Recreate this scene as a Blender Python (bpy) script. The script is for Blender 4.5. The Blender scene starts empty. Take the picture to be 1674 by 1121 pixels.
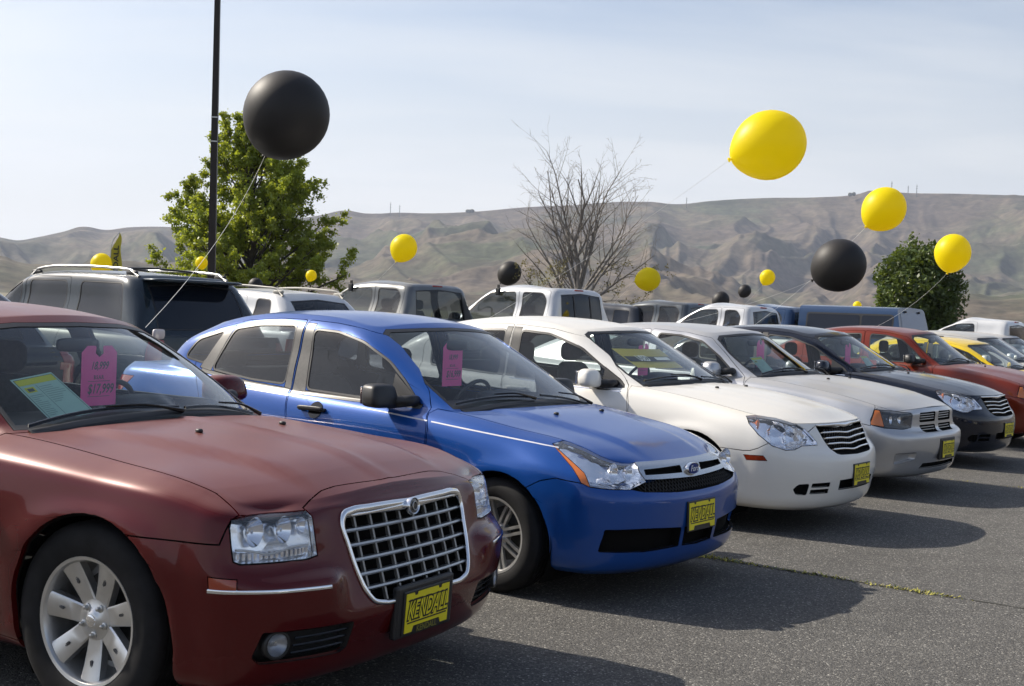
import bpy, bmesh, math, random
import numpy as np
from mathutils import Vector, Matrix

scene = bpy.context.scene
COL = scene.collection
random.seed(4); np.random.seed(4)
R = math.radians

# ------------------------------------------------------------------ camera, light
F_PX, HORIZON_DROP, EYE, ROLL = 2100.0, 52.3, 1.53, R(2.34)
cam_data = bpy.data.cameras.new("camera")
cam = bpy.data.objects.new("camera", cam_data); COL.objects.link(cam)
cam_data.lens = 36.0 * F_PX / 1674; cam_data.sensor_width = 36
cam_data.clip_start = 0.05; cam_data.clip_end = 20000
cam.location = (0, 0, EYE)
# camera turned a little downwards and rolled slightly
pitch = math.atan(-HORIZON_DROP / F_PX)
cam.rotation_euler = (Matrix.Rotation(pitch, 4, 'X') @ Matrix.Rotation(R(90), 4, 'X') @ Matrix.Rotation(ROLL, 4, 'Z')).to_euler()
scene.camera = cam

SUN_TO = Vector((-1.15, 0.50, 1.02)).normalized()
world = bpy.data.worlds.new("World"); scene.world = world; world.use_nodes = True
def setup_world():
    nt = world.node_tree; nt.nodes.clear()
    N = nt.nodes.new; L = nt.links.new
    sky = N('ShaderNodeTexSky'); sky.sky_type = 'NISHITA'; sky.sun_disc = False
    sky.sun_elevation = math.asin(SUN_TO.z)
    sky.sun_rotation = math.atan2(SUN_TO.x, SUN_TO.y)
    sky.altitude = 300; sky.air_density = 1.0; sky.dust_density = 3.0; sky.ozone_density = 1.6
    tc = N('ShaderNodeTexCoord'); sep = N('ShaderNodeSeparateXYZ'); L(tc.outputs['Generated'], sep.inputs[0])
    # high thin cloud: project direction on a plane overhead
    mx = N('ShaderNodeMath'); mx.operation = 'MAXIMUM'; L(sep.outputs[2], mx.inputs[0]); mx.inputs[1].default_value = 0.03
    add = N('ShaderNodeMath'); add.operation = 'ADD'; L(mx.outputs[0], add.inputs[0]); add.inputs[1].default_value = 0.16
    dv = N('ShaderNodeVectorMath'); dv.operation = 'DIVIDE'
    cmb = N('ShaderNodeCombineXYZ'); L(add.outputs[0], cmb.inputs[0]); L(add.outputs[0], cmb.inputs[1]); cmb.inputs[2].default_value = 1
    L(tc.outputs['Generated'], dv.inputs[0]); L(cmb.outputs[0], dv.inputs[1])
    mp = N('ShaderNodeMapping'); L(dv.outputs[0], mp.inputs['Vector']); mp.inputs['Scale'].default_value = (0.55, 1.3, 0.0); mp.inputs['Rotation'].default_value = (0, 0, R(12))
    nz = N('ShaderNodeTexNoise'); L(mp.outputs[0], nz.inputs['Vector']); nz.inputs['Scale'].default_value = 1.1; nz.inputs['Detail'].default_value = 7; nz.inputs['Roughness'].default_value = .55; nz.inputs['Distortion'].default_value = .3
    rp = N('ShaderNodeMapRange'); L(nz.outputs['Fac'], rp.inputs[0]); rp.inputs[1].default_value = .42; rp.inputs[2].default_value = .80; rp.inputs[3].default_value = 0.10; rp.inputs[4].default_value = .55
    # cloud thins out overhead, a pale veil thickens towards the horizon
    thin = N('ShaderNodeMapRange'); thin.interpolation_type = 'SMOOTHSTEP'; L(sep.outputs[2], thin.inputs[0]); thin.inputs[1].default_value = .22; thin.inputs[2].default_value = .75; thin.inputs[3].default_value = 1; thin.inputs[4].default_value = .12
    veil = N('ShaderNodeMapRange'); veil.interpolation_type = 'SMOOTHSTEP'; L(sep.outputs[2], veil.inputs[0]); veil.inputs[1].default_value = .0; veil.inputs[2].default_value = .26; veil.inputs[3].default_value = .78; veil.inputs[4].default_value = .0
    cl = N('ShaderNodeMath'); cl.operation = 'MULTIPLY'; L(rp.outputs[0], cl.inputs[0]); L(thin.outputs[0], cl.inputs[1])
    cv = N('ShaderNodeMath'); cv.operation = 'ADD'; cv.use_clamp = True; L(cl.outputs[0], cv.inputs[0]); L(veil.outputs[0], cv.inputs[1])
    mix = N('ShaderNodeMix'); mix.data_type = 'RGBA'; L(cv.outputs[0], mix.inputs[0]); L(sky.outputs[0], mix.inputs[6]); mix.inputs[7].default_value = SKY_CLOUD
    bg = N('ShaderNodeBackground'); L(mix.outputs[2], bg.inputs[0]); bg.inputs[1].default_value = SKY_STRENGTH
    out = N('ShaderNodeOutputWorld'); L(bg.outputs[0], out.inputs[0])
SKY_STRENGTH = 0.10
SKY_CLOUD = (7.4, 7.3, 6.9, 1)
setup_world()
sun_data = bpy.data.lights.new("sun", 'SUN'); sun_data.energy = 5.0; sun_data.angle = R(0.6); sun_data.color = (1.0, .92, .80)
sun = bpy.data.objects.new("sun", sun_data); COL.objects.link(sun)
sun.rotation_euler = (-SUN_TO).to_track_quat('-Z', 'Y').to_euler()
scene.view_settings.view_transform = 'Standard'; scene.view_settings.look = 'None'
scene.view_settings.gamma = 1; scene.view_settings.exposure = 0.60
scene.render.engine = 'CYCLES'
scene.cycles.max_bounces = 8; scene.cycles.transparent_max_bounces = 24
scene.cycles.volume_bounces = 0
scene.cycles.sample_clamp_indirect = 8

# ------------------------------------------------------------------ materials
MATS = {}
def mat(name, color=(.5, .5, .5), rough=.5, metal=0.0, coat=0.0, spec=.5, **kw):
    if name in MATS: return MATS[name]
    m = bpy.data.materials.new(name); m.use_nodes = True; MATS[name] = m
    b = m.node_tree.nodes['Principled BSDF']
    b.inputs['Base Color'].default_value = (*color, 1); b.inputs['Roughness'].default_value = rough
    b.inputs['Metallic'].default_value = metal; b.inputs['Coat Weight'].default_value = coat
    b.inputs['Specular IOR Level'].default_value = spec; b.inputs['Coat Roughness'].default_value = kw.get('coat_rough', .03)
    if kw.get('noise'):
        nt = m.node_tree; N = nt.nodes.new; L = nt.links.new
        tc = N('ShaderNodeTexCoord'); nz = N('ShaderNodeTexNoise'); L(tc.outputs['Object'], nz.inputs[0])
        nz.inputs['Scale'].default_value = kw.get('nscale', 12); nz.inputs['Detail'].default_value = 6
        mr = N('ShaderNodeMapRange'); L(nz.outputs['Fac'], mr.inputs[0]); mr.inputs[3].default_value = 1 - kw['noise']; mr.inputs[4].default_value = 1 + kw['noise']
        mr.inputs[1].default_value = .3; mr.inputs[2].default_value = .7
        mu = N('ShaderNodeVectorMath'); mu.operation = 'SCALE'; mu.inputs[0].default_value = color; L(mr.outputs[0], mu.inputs[3])
        L(mu.outputs[0], b.inputs['Base Color'])
        if kw.get('bump'):
            bp = N('ShaderNodeBump'); bp.inputs['Strength'].default_value = kw['bump']; bp.inputs['Distance'].default_value = .01
            L(nz.outputs['Fac'], bp.inputs['Height']); L(bp.outputs[0], b.inputs['Normal'])
    return m

def paint(name, color, metal=.35, rough=.32, dust=.45, dustcol=(.30, .27, .235), coat=1.0):
    """car paint under clear coat, with dust lying on the surfaces that face up"""
    if name in MATS: return MATS[name]
    m = bpy.data.materials.new(name); m.use_nodes = True; MATS[name] = m
    nt = m.node_tree; N = nt.nodes.new; L = nt.links.new
    b = nt.nodes['Principled BSDF']
    tc = N('ShaderNodeTexCoord'); geo = N('ShaderNodeNewGeometry')
    sep = N('ShaderNodeSeparateXYZ'); L(geo.outputs['Normal'], sep.inputs[0])
    up = N('ShaderNodeMapRange'); up.interpolation_type = 'SMOOTHSTEP'; L(sep.outputs[2], up.inputs[0]); up.inputs[1].default_value = .68; up.inputs[2].default_value = .985
    nz = N('ShaderNodeTexNoise'); L(tc.outputs['Object'], nz.inputs[0]); nz.inputs['Scale'].default_value = 3.5; nz.inputs['Detail'].default_value = 8; nz.inputs['Roughness'].default_value = .62
    mr = N('ShaderNodeMapRange'); L(nz.outputs['Fac'], mr.inputs[0]); mr.inputs[1].default_value = .25; mr.inputs[2].default_value = .75; mr.inputs[3].default_value = .65; mr.inputs[4].default_value = 1.15
    m1 = N('ShaderNodeMath'); m1.operation = 'MULTIPLY'; L(up.outputs[0], m1.inputs[0]); L(mr.outputs[0], m1.inputs[1])
    m2 = N('ShaderNodeMath'); m2.operation = 'MULTIPLY'; L(m1.outputs[0], m2.inputs[0]); m2.inputs[1].default_value = dust; m2.use_clamp = True
    # road film low on the flanks
    so = N('ShaderNodeSeparateXYZ'); L(tc.outputs['Object'], so.inputs[0])
    low = N('ShaderNodeMapRange'); L(so.outputs[2], low.inputs[0]); low.inputs[1].default_value = .55; low.inputs[2].default_value = .2; low.inputs[3].default_value = .0; low.inputs[4].default_value = .05
    lm = N('ShaderNodeMath'); lm.operation = 'MULTIPLY'; L(low.outputs[0], lm.inputs[0]); L(mr.outputs[0], lm.inputs[1])
    mxx = N('ShaderNodeMath'); mxx.operation = 'MAXIMUM'; L(m2.outputs[0], mxx.inputs[0]); L(lm.outputs[0], mxx.inputs[1])
    mix = N('ShaderNodeMix'); mix.data_type = 'RGBA'; L(mxx.outputs[0], mix.inputs[0]); mix.inputs[6].default_value = (*color, 1); mix.inputs[7].default_value = (*dustcol, 1)
    L(mix.outputs[2], b.inputs['Base Color'])
    def lerp(a, c):
        q = N('ShaderNodeMapRange'); L(mxx.outputs[0], q.inputs[0]); q.inputs[3].default_value = a; q.inputs[4].default_value = c; return q
    L(lerp(metal, 0).outputs[0], b.inputs['Metallic']); L(lerp(rough, .75).outputs[0], b.inputs['Roughness'])
    L(lerp(coat, coat * .25).outputs[0], b.inputs['Coat Weight']); L(lerp(.03, .5).outputs[0], b.inputs['Coat Roughness'])
    b.inputs['Specular IOR Level'].default_value = .15; b.inputs['Coat IOR'].default_value = 1.42
    # faint flake
    vz = N('ShaderNodeTexNoise'); L(tc.outputs['Object'], vz.inputs[0]); vz.inputs['Scale'].default_value = 5; vz.inputs['Detail'].default_value = 2
    bp = N('ShaderNodeBump'); bp.inputs['Strength'].default_value = .02; bp.inputs['Distance'].default_value = .02; L(vz.outputs['Fac'], bp.inputs['Height']); L(bp.outputs[0], b.inputs['Coat Normal'])
    return m

def glass(name, tint, base=0.04, rough=0.0, film=.035, filmcol=(.35, .36, .36)):
    """thin pane: transparent with a mirror reflection that grows at grazing angles and a light film of dust"""
    if name in MATS: return MATS[name]
    m = bpy.data.materials.new(name); m.use_nodes = True; MATS[name] = m
    nt = m.node_tree; nt.nodes.clear(); N = nt.nodes.new; L = nt.links.new
    tr = N('ShaderNodeBsdfTransparent'); tr.inputs[0].default_value = (*tint, 1)
    gl = N('ShaderNodeBsdfGlossy'); gl.inputs['Roughness'].default_value = rough; gl.inputs[0].default_value = (1, 1, 1, 1)
    df = N('ShaderNodeBsdfDiffuse'); df.inputs[0].default_value = (*filmcol, 1)
    lw = N('ShaderNodeLayerWeight'); lw.inputs[0].default_value = .5
    fr = N('ShaderNodeMath'); fr.operation = 'POWER'; L(lw.outputs['Facing'], fr.inputs[0]); fr.inputs[1].default_value = 4.1   # grazing rise, the same from both sides of the pane
    mr = N('ShaderNodeMapRange'); L(fr.outputs[0], mr.inputs[0]); mr.inputs[3].default_value = base; mr.inputs[4].default_value = .95
    m0 = N('ShaderNodeMixShader'); m0.inputs[0].default_value = film; L(tr.outputs[0], m0.inputs[1]); L(df.outputs[0], m0.inputs[2])
    m1 = N('ShaderNodeMixShader'); L(mr.outputs[0], m1.inputs[0]); L(m0.outputs[0], m1.inputs[1]); L(gl.outputs[0], m1.inputs[2])
    o = N('ShaderNodeOutputMaterial'); L(m1.outputs[0], o.inputs[0])
    return m

mat('black_trim', (.018, .018, .019), .45); mat('black_gloss', (.01, .01, .011), .12)
mat('cavity', (.006, .006, .006), .9, spec=.1)
mat('rubber', (.016, .016, .017), .75, noise=.25, nscale=30); mat('tyre', (.013, .013, .014), .75, spec=.22, noise=.3, nscale=14)
mat('chrome', (.82, .83, .85), .08, 1.0); mat('satin_metal', (.50, .50, .49), .32, .9); mat('alloy', (.60, .60, .59), .30, .85, noise=.12, nscale=9)
mat('alloy_dark', (.10, .10, .10), .5, .6); mat('reflector', (.92, .93, .95), .12, 1.0); mat('reflector_soft', (.80, .82, .85), .32, .75)
mat('amber', (.55, .13, .015), .2, coat=1); mat('amber_dark', (.30, .035, .008), .2, coat=1); mat('tail_red', (.25, .01, .012), .2, coat=1)
mat('interior', (.035, .036, .038), .8, noise=.2, nscale=20); mat('seat_cloth', (.075, .078, .082), .9, noise=.2, nscale=40)
mat('seat_tan', (.33, .25, .17), .8, noise=.15, nscale=30); mat('dash', (.028, .028, .030), .65)
mat('grey_plastic', (.16, .16, .155), .5, noise=.15, nscale=25)
mat('plate_yellow', (.85, .72, .015), .4); mat('ink_black', (.012, .012, .012), .45)
mat('tag_pink', (.95, .12, .40), .7, noise=.04); mat('paper_green', (.42, .62, .55), .8); mat('paper_yellow', (.62, .62, .06), .8); mat('ink_grey', (.10, .12, .12), .8)
mat('paper_white', (.6, .62, .6), .8)
glass('windscreen_glass', (.88, .94, .92), base=.02, film=.02); glass('side_glass', (.28, .31, .34), base=.05, film=.03)
mat('privacy_glass', (.006, .009, .016), .04, spec=.45); glass('clear_glass', (.80, .86, .84), base=.04, film=.02); glass('lens', (.97, .98, 1), base=.05, film=.07, filmcol=(.72, .77, .84))

def faceted(name, color, rough, scale, strength):
    """bright metal pressed into small facets, as inside a lamp"""
    m = mat(name, color, rough, 1.0); nt = m.node_tree; N = nt.nodes.new; L = nt.links.new; b = nt.nodes['Principled BSDF']
    tc = N('ShaderNodeTexCoord'); v = N('ShaderNodeTexVoronoi'); L(tc.outputs['Object'], v.inputs[0]); v.inputs['Scale'].default_value = scale
    bp = N('ShaderNodeBump'); bp.inputs['Strength'].default_value = strength; bp.inputs['Distance'].default_value = .02; L(v.outputs['Distance'], bp.inputs['Height']); L(bp.outputs[0], b.inputs['Normal'])
MATS.pop('reflector_soft'); faceted('reflector_soft', (.93, .94, .96), .16, 17, .38)
# ------------------------------------------------------------------ object helpers
def tag(o, label=None, cat=None, group=None, kind=None):
    if label: o['label'] = label
    if cat: o['category'] = cat
    if group: o['group'] = group
    if kind: o['kind'] = kind
    return o
def empty(name, loc=(0, 0, 0), rz=0, **kw):
    o = bpy.data.objects.new(name, None); COL.objects.link(o); o.location = loc; o.rotation_euler = (0, 0, rz)
    o.empty_display_size = .2
    return tag(o, **kw)
def mesh_obj(name, V, Fc, m, parent=None, smooth=True, N=None, loc=None):
    me = bpy.data.meshes.new(name); me.from_pydata([tuple(map(float, v)) for v in V], [], [tuple(f) for f in Fc]); me.update()
    ms = m if isinstance(m, (list, tuple)) else [m]
    for k in ms: me.materials.append(MATS[k] if isinstance(k, str) else k)
    if smooth: me.shade_smooth()
    if N is not None: me.normals_split_custom_set_from_vertices([tuple(map(float, n)) for n in N])
    o = bpy.data.objects.new(name, me); COL.objects.link(o)
    if parent is not None: o.parent = parent
    if loc is not None: o.location = loc
    return o
def bm_obj(name, bm, m, parent=None, smooth=False, loc=None, angle=None):
    me = bpy.data.meshes.new(name); bm.to_mesh(me); bm.free()
    ms = m if isinstance(m, (list, tuple)) else [m]
    for k in ms: me.materials.append(MATS[k] if isinstance(k, str) else k)
    if smooth: me.shade_smooth()
    if angle: me.set_sharp_from_angle(angle=R(angle))
    o = bpy.data.objects.new(name, me); COL.objects.link(o)
    if parent is not None: o.parent = parent
    if loc is not None: o.location = loc
    return o
def add_box(bm, c, s, rot=None, bevel=0, seg=2, taper=None):
    r = bmesh.ops.create_cube(bm, size=1); vs = r['verts']
    for v in vs:
        v.co = Vector((v.co.x * s[0], v.co.y * s[1], v.co.z * s[2]))
        if taper and v.co.z > 0: v.co.x *= taper[0]; v.co.y *= taper[1]
    if bevel:
        es = list({e for v in vs for e in v.link_edges})
        b = bmesh.ops.bevel(bm, geom=es, offset=bevel, segments=seg, affect='EDGES', profile=.5)
        vs = list({v for f in b['faces'] for v in f.verts} | {v for v in vs if v.is_valid})
    if rot is not None:
        M = rot if isinstance(rot, Matrix) else Matrix.Rotation(rot[1], 3, rot[0])
        for v in vs: v.co = M @ v.co
    for v in vs: v.co += Vector(c)
    return vs
def frames(P, closed=False):
    P = np.asarray(P, float); T = np.gradient(P, axis=0)
    if closed: T = np.roll(P, -1, 0) - np.roll(P, 1, 0)
    T /= np.linalg.norm(T, axis=1)[:, None] + 1e-12
    return T
def add_tube(bm, P, r, seg=8, closed=False, caps=True, flat=None, up=(0, 0, 1)):
    P = np.asarray(P, float); n = len(P); T = frames(P, closed)
    rr = np.broadcast_to(np.asarray(r, float), (n,))
    rings = []; prev = None
    for i in range(n):
        t = T[i]; u = np.cross(t, up) if prev is None else np.cross(np.cross(t, prev), t)
        if np.linalg.norm(u) < 1e-6: u = np.cross(t, (1, 0, .01))
        u = u / np.linalg.norm(u); prev = u; w = np.cross(u, t)
        ring = []
        for k in range(seg):
            a = 2 * math.pi * (k + .5) / seg
            ring.append(bm.verts.new(P[i] + rr[i] * (math.cos(a) * u * (flat or 1) + math.sin(a) * w)))
        rings.append(ring)
    for i in range(n if closed else n - 1):
        A, B = rings[i], rings[(i + 1) % n]
        for k in range(seg): bm.faces.new((A[k], A[(k + 1) % seg], B[(k + 1) % seg], B[k]))
    if caps and not closed:
        bm.faces.new(rings[0]); bm.faces.new(rings[-1][::-1])
def add_lathe(bm, prof, seg=32, axis='Y', center=(0, 0, 0), sharp=False):
    """prof: (radius, height) pairs; closed rings around axis"""
    rings = []
    for (r, h) in prof:
        ring = []
        for k in range(seg):
            a = 2 * math.pi * k / seg; c, s = math.cos(a) * r, math.sin(a) * r
            p = (c, h, s) if axis == 'Y' else ((c, s, h) if axis == 'Z' else (h, c, s))
            ring.append(bm.verts.new(Vector(p) + Vector(center)))
        rings.append(ring)
    for A, B in zip(rings, rings[1:]):
        for k in range(seg): bm.faces.new((A[k], A[(k + 1) % seg], B[(k + 1) % seg], B[k]))
    return rings
def add_prism(bm, poly, d0, d1, fr):
    """poly 2d points -> prism; fr(a, b, d) maps to 3d"""
    A = [bm.verts.new(fr(a, b, d0)) for a, b in poly]; B = [bm.verts.new(fr(a, b, d1)) for a, b in poly]
    n = len(poly); bm.faces.new(A); bm.faces.new(B[::-1])
    for i in range(n): bm.faces.new((A[i], B[i], B[(i + 1) % n], A[(i + 1) % n]))
def text_mesh(txt, size, bold=0.0, xs=1.0, shear=0.0, spacing=1.0, depth=0.0):
    cu = bpy.data.curves.new('lettering', 'FONT'); cu.body = txt; cu.size = size; cu.offset = bold; cu.align_x = 'CENTER'; cu.align_y = 'CENTER'
    cu.shear = shear; cu.space_character = spacing; cu.extrude = depth; cu.resolution_u = 3
    o = bpy.data.objects.new('lettering', cu); COL.objects.link(o)
    dg = bpy.context.evaluated_depsgraph_get(); me = bpy.data.meshes.new_from_object(o.evaluated_get(dg))
    bpy.data.objects.remove(o); bpy.data.curves.remove(cu)
    for v in me.vertices: v.co.x *= xs
    return me
def round_poly(pts, r=.02, seg=4):
    out = []; n = len(pts); rs = r if isinstance(r, (list, tuple)) else [r] * n
    for i in range(n):
        p0, p1, p2 = [np.array(pts[j % n], float) for j in (i - 1, i, i + 1)]
        a, b = p0 - p1, p2 - p1; la, lb = np.linalg.norm(a), np.linalg.norm(b); a /= la; b /= lb
        d = min(rs[i], la * .45, lb * .45)
        if d < 1e-4: out.append(p1); continue
        for k in range(seg + 1):
            t = k / seg; q = (1 - t) ** 2 * (p1 + a * d) + 2 * t * (1 - t) * p1 + t * t * (p1 + b * d); out.append(q)
    return [tuple(q) for q in out]
def hermite(P, n, g0=None, g1=None):
    """smooth curve through control points P[k] (k along axis 0), n samples per span; ghosts optional"""
    P = np.asarray(P, float); K = len(P)
    A = P[1:] - P[:-1]; d = np.linalg.norm(A, axis=-1, keepdims=True) + 1e-9
    sl = A / d
    T = np.zeros_like(P)
    T[1:-1] = (sl[:-1] * d[1:] + sl[1:] * d[:-1]) / (d[1:] + d[:-1])
    def ghost(g, p, s, dd):
        gd = np.linalg.norm(p - g, axis=-1, keepdims=True) + 1e-9
        return ((p - g) / gd * dd + s * gd) / (gd + dd)
    T[0] = sl[0] if g0 is None else ghost(np.asarray(g0, float), P[0], sl[0], d[0])
    T[-1] = sl[-1] if g1 is None else (lambda g: (sl[-1] * (np.linalg.norm(g - P[-1], axis=-1, keepdims=True)) + (g - P[-1]) / (np.linalg.norm(g - P[-1], axis=-1, keepdims=True) + 1e-9) * d[-1]) / (np.linalg.norm(g - P[-1], axis=-1, keepdims=True) + d[-1]))(np.asarray(g1, float))
    out = []
    for k in range(K - 1):
        for j in range(n):
            t = j / n; h00 = 2 * t**3 - 3 * t * t + 1; h10 = t**3 - 2 * t * t + t; h01 = -2 * t**3 + 3 * t * t; h11 = t**3 - t * t
            out.append(h00 * P[k] + h10 * d[k] * T[k] + h01 * P[k + 1] + h11 * d[k] * T[k + 1])
    out.append(P[-1])
    return np.array(out)
def mirror_y(p):
    q = np.array(p, float); q[..., 1] *= -1; return q
def tab(t, x):
    """smooth 1-d table lookup; t is a list of (x, value) in any order"""
    if not isinstance(t, (list, tuple)): return float(t) + 0 * np.asarray(x, float)
    t = sorted(t); t = [q for i, q in enumerate(t) if i == 0 or q[0] - t[i - 1][0] > .004]; xs = [a for a, _ in t]; ys = [b for _, b in t]
    if len(xs) == 1: return ys[0] + 0 * np.asarray(x, float)
    x = np.asarray(x, float); i = np.clip(np.searchsorted(xs, x) - 1, 0, len(xs) - 2)
    xs = np.array(xs); ys = np.array(ys); d = np.diff(xs); s = np.diff(ys) / d
    m = np.concatenate([[s[0]], (s[:-1] * d[1:] + s[1:] * d[:-1]) / (d[1:] + d[:-1]) if len(d) > 1 else [], [s[-1]]])
    t_ = np.clip((x - xs[i]) / d[i], 0, 1)
    return (2 * t_**3 - 3 * t_**2 + 1) * ys[i] + (t_**3 - 2 * t_**2 + t_) * d[i] * m[i] + (-2 * t_**3 + 3 * t_**2) * ys[i + 1] + (t_**3 - t_**2) * d[i] * m[i + 1]
def sstep(a, b, x):
    t = np.clip((x - a) / (b - a), 0, 1); return t * t * (3 - 2 * t)
# ------------------------------------------------------------------ car body surfaces
class Surf:
    """right half (y < 0) of a vehicle shell as a quad net, cut along projected outlines into named regions"""
    def __init__(s): s.V = []; s.F = []; s.reg = []; s.n = 0
    def grid(s, G, name, flip=False):
        a, b = G.shape[:2]; base = s.n; s.V.append(G.reshape(-1, 3)); s.n += a * b
        for i in range(a - 1):
            for j in range(b - 1):
                f = (base + i * b + j, base + i * b + j + 1, base + (i + 1) * b + j + 1, base + (i + 1) * b + j)
                s.F.append(f[::-1] if flip else f); s.reg.append(name)
    def weld(s, disp=None):
        V = np.concatenate(s.V); key = {}; remap = np.zeros(len(V), int); out = []
        for i, p in enumerate(np.round(V * 4000).astype(int)):
            k = tuple(p)
            if k not in key: key[k] = len(out); out.append(V[i])
            remap[i] = key[k]
        V = np.array(out); V[np.abs(V[:, 1]) < 2e-4, 1] = 0
        if disp is not None: V = disp(V)
        F = []; reg = []
        for f, r in zip(s.F, s.reg):
            g = []
            for i in f:
                j = remap[i]
                if j not in g: g.append(j)
            if len(g) > 2: F.append(g); reg.append(r)
        # normals, with the mirror half counted at the centre line
        Nn = np.zeros_like(V)
        for f in F:
            p = V[f]; c = np.cross(p[1] - p[0], p[2] - p[0]) if len(f) == 3 else np.cross(p[2] - p[0], p[3] - p[1])
            for i in f: Nn[i] += c
        Nn[V[:, 1] == 0, 1] = 0
        Nn /= np.linalg.norm(Nn, axis=1)[:, None] + 1e-12
        s.Vw, s.Fw, s.Nw, s.regw = V, F, Nn, reg

def rail(sp, xf, w, zf, zs, p=2.4, xr=None, wr=None, zr=None, pr=3.0, x5=.42, inset=0.0):
    """one lengthwise line of the lower body: 19 control points from front centre round the flank to rear centre"""
    WB = sp['wb']; xs = sp['stations']  # x at stations 5..13
    xr = sp['xr'] if xr is None else xr
    wt = w if isinstance(w, list) else [(0, w)]
    zt = zs if isinstance(zs, list) else [(0, zs)]
    P = []
    W5 = float(tab(wt, xs[0])); z5 = float(tab(zt, xs[0])); zf = zf if isinstance(zf, (list, tuple)) else (zf, None)
    for k in range(5):
        th = R(18 * k); y = W5 * math.sin(th) ** (2 / p); x = xs[0] + (xf - xs[0]) * math.cos(th) ** (2 / p)
        q = (y / W5) ** 2
        if zf[1] is not None:  # own height at the corner
            q1 = min(1, (y / W5) / .9); z = zf[0] + (zf[1] - zf[0]) * q1 ** 1.6 if k < 4 else (zf[1] * .55 + z5 * .45)
        else: z = zf[0] + (z5 - zf[0]) * q
        P.append((x, -y, z))
    for x in xs: P.append((x, -float(tab(wt, x)), float(tab(zt, x))))
    W13 = float(tab(wt, xs[-1])); z13 = float(tab(zt, xs[-1])); zr = z13 if zr is None else zr
    for k in range(4, -1, -1):
        th = R(18 * k); y = W13 * math.sin(th) ** (2 / pr); x = xs[-1] + (xr - xs[-1]) * math.cos(th) ** (2 / pr)
        P.append((x, -y, zr + (z13 - zr) * (y / W13) ** 2))
    return np.array(P)

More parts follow.
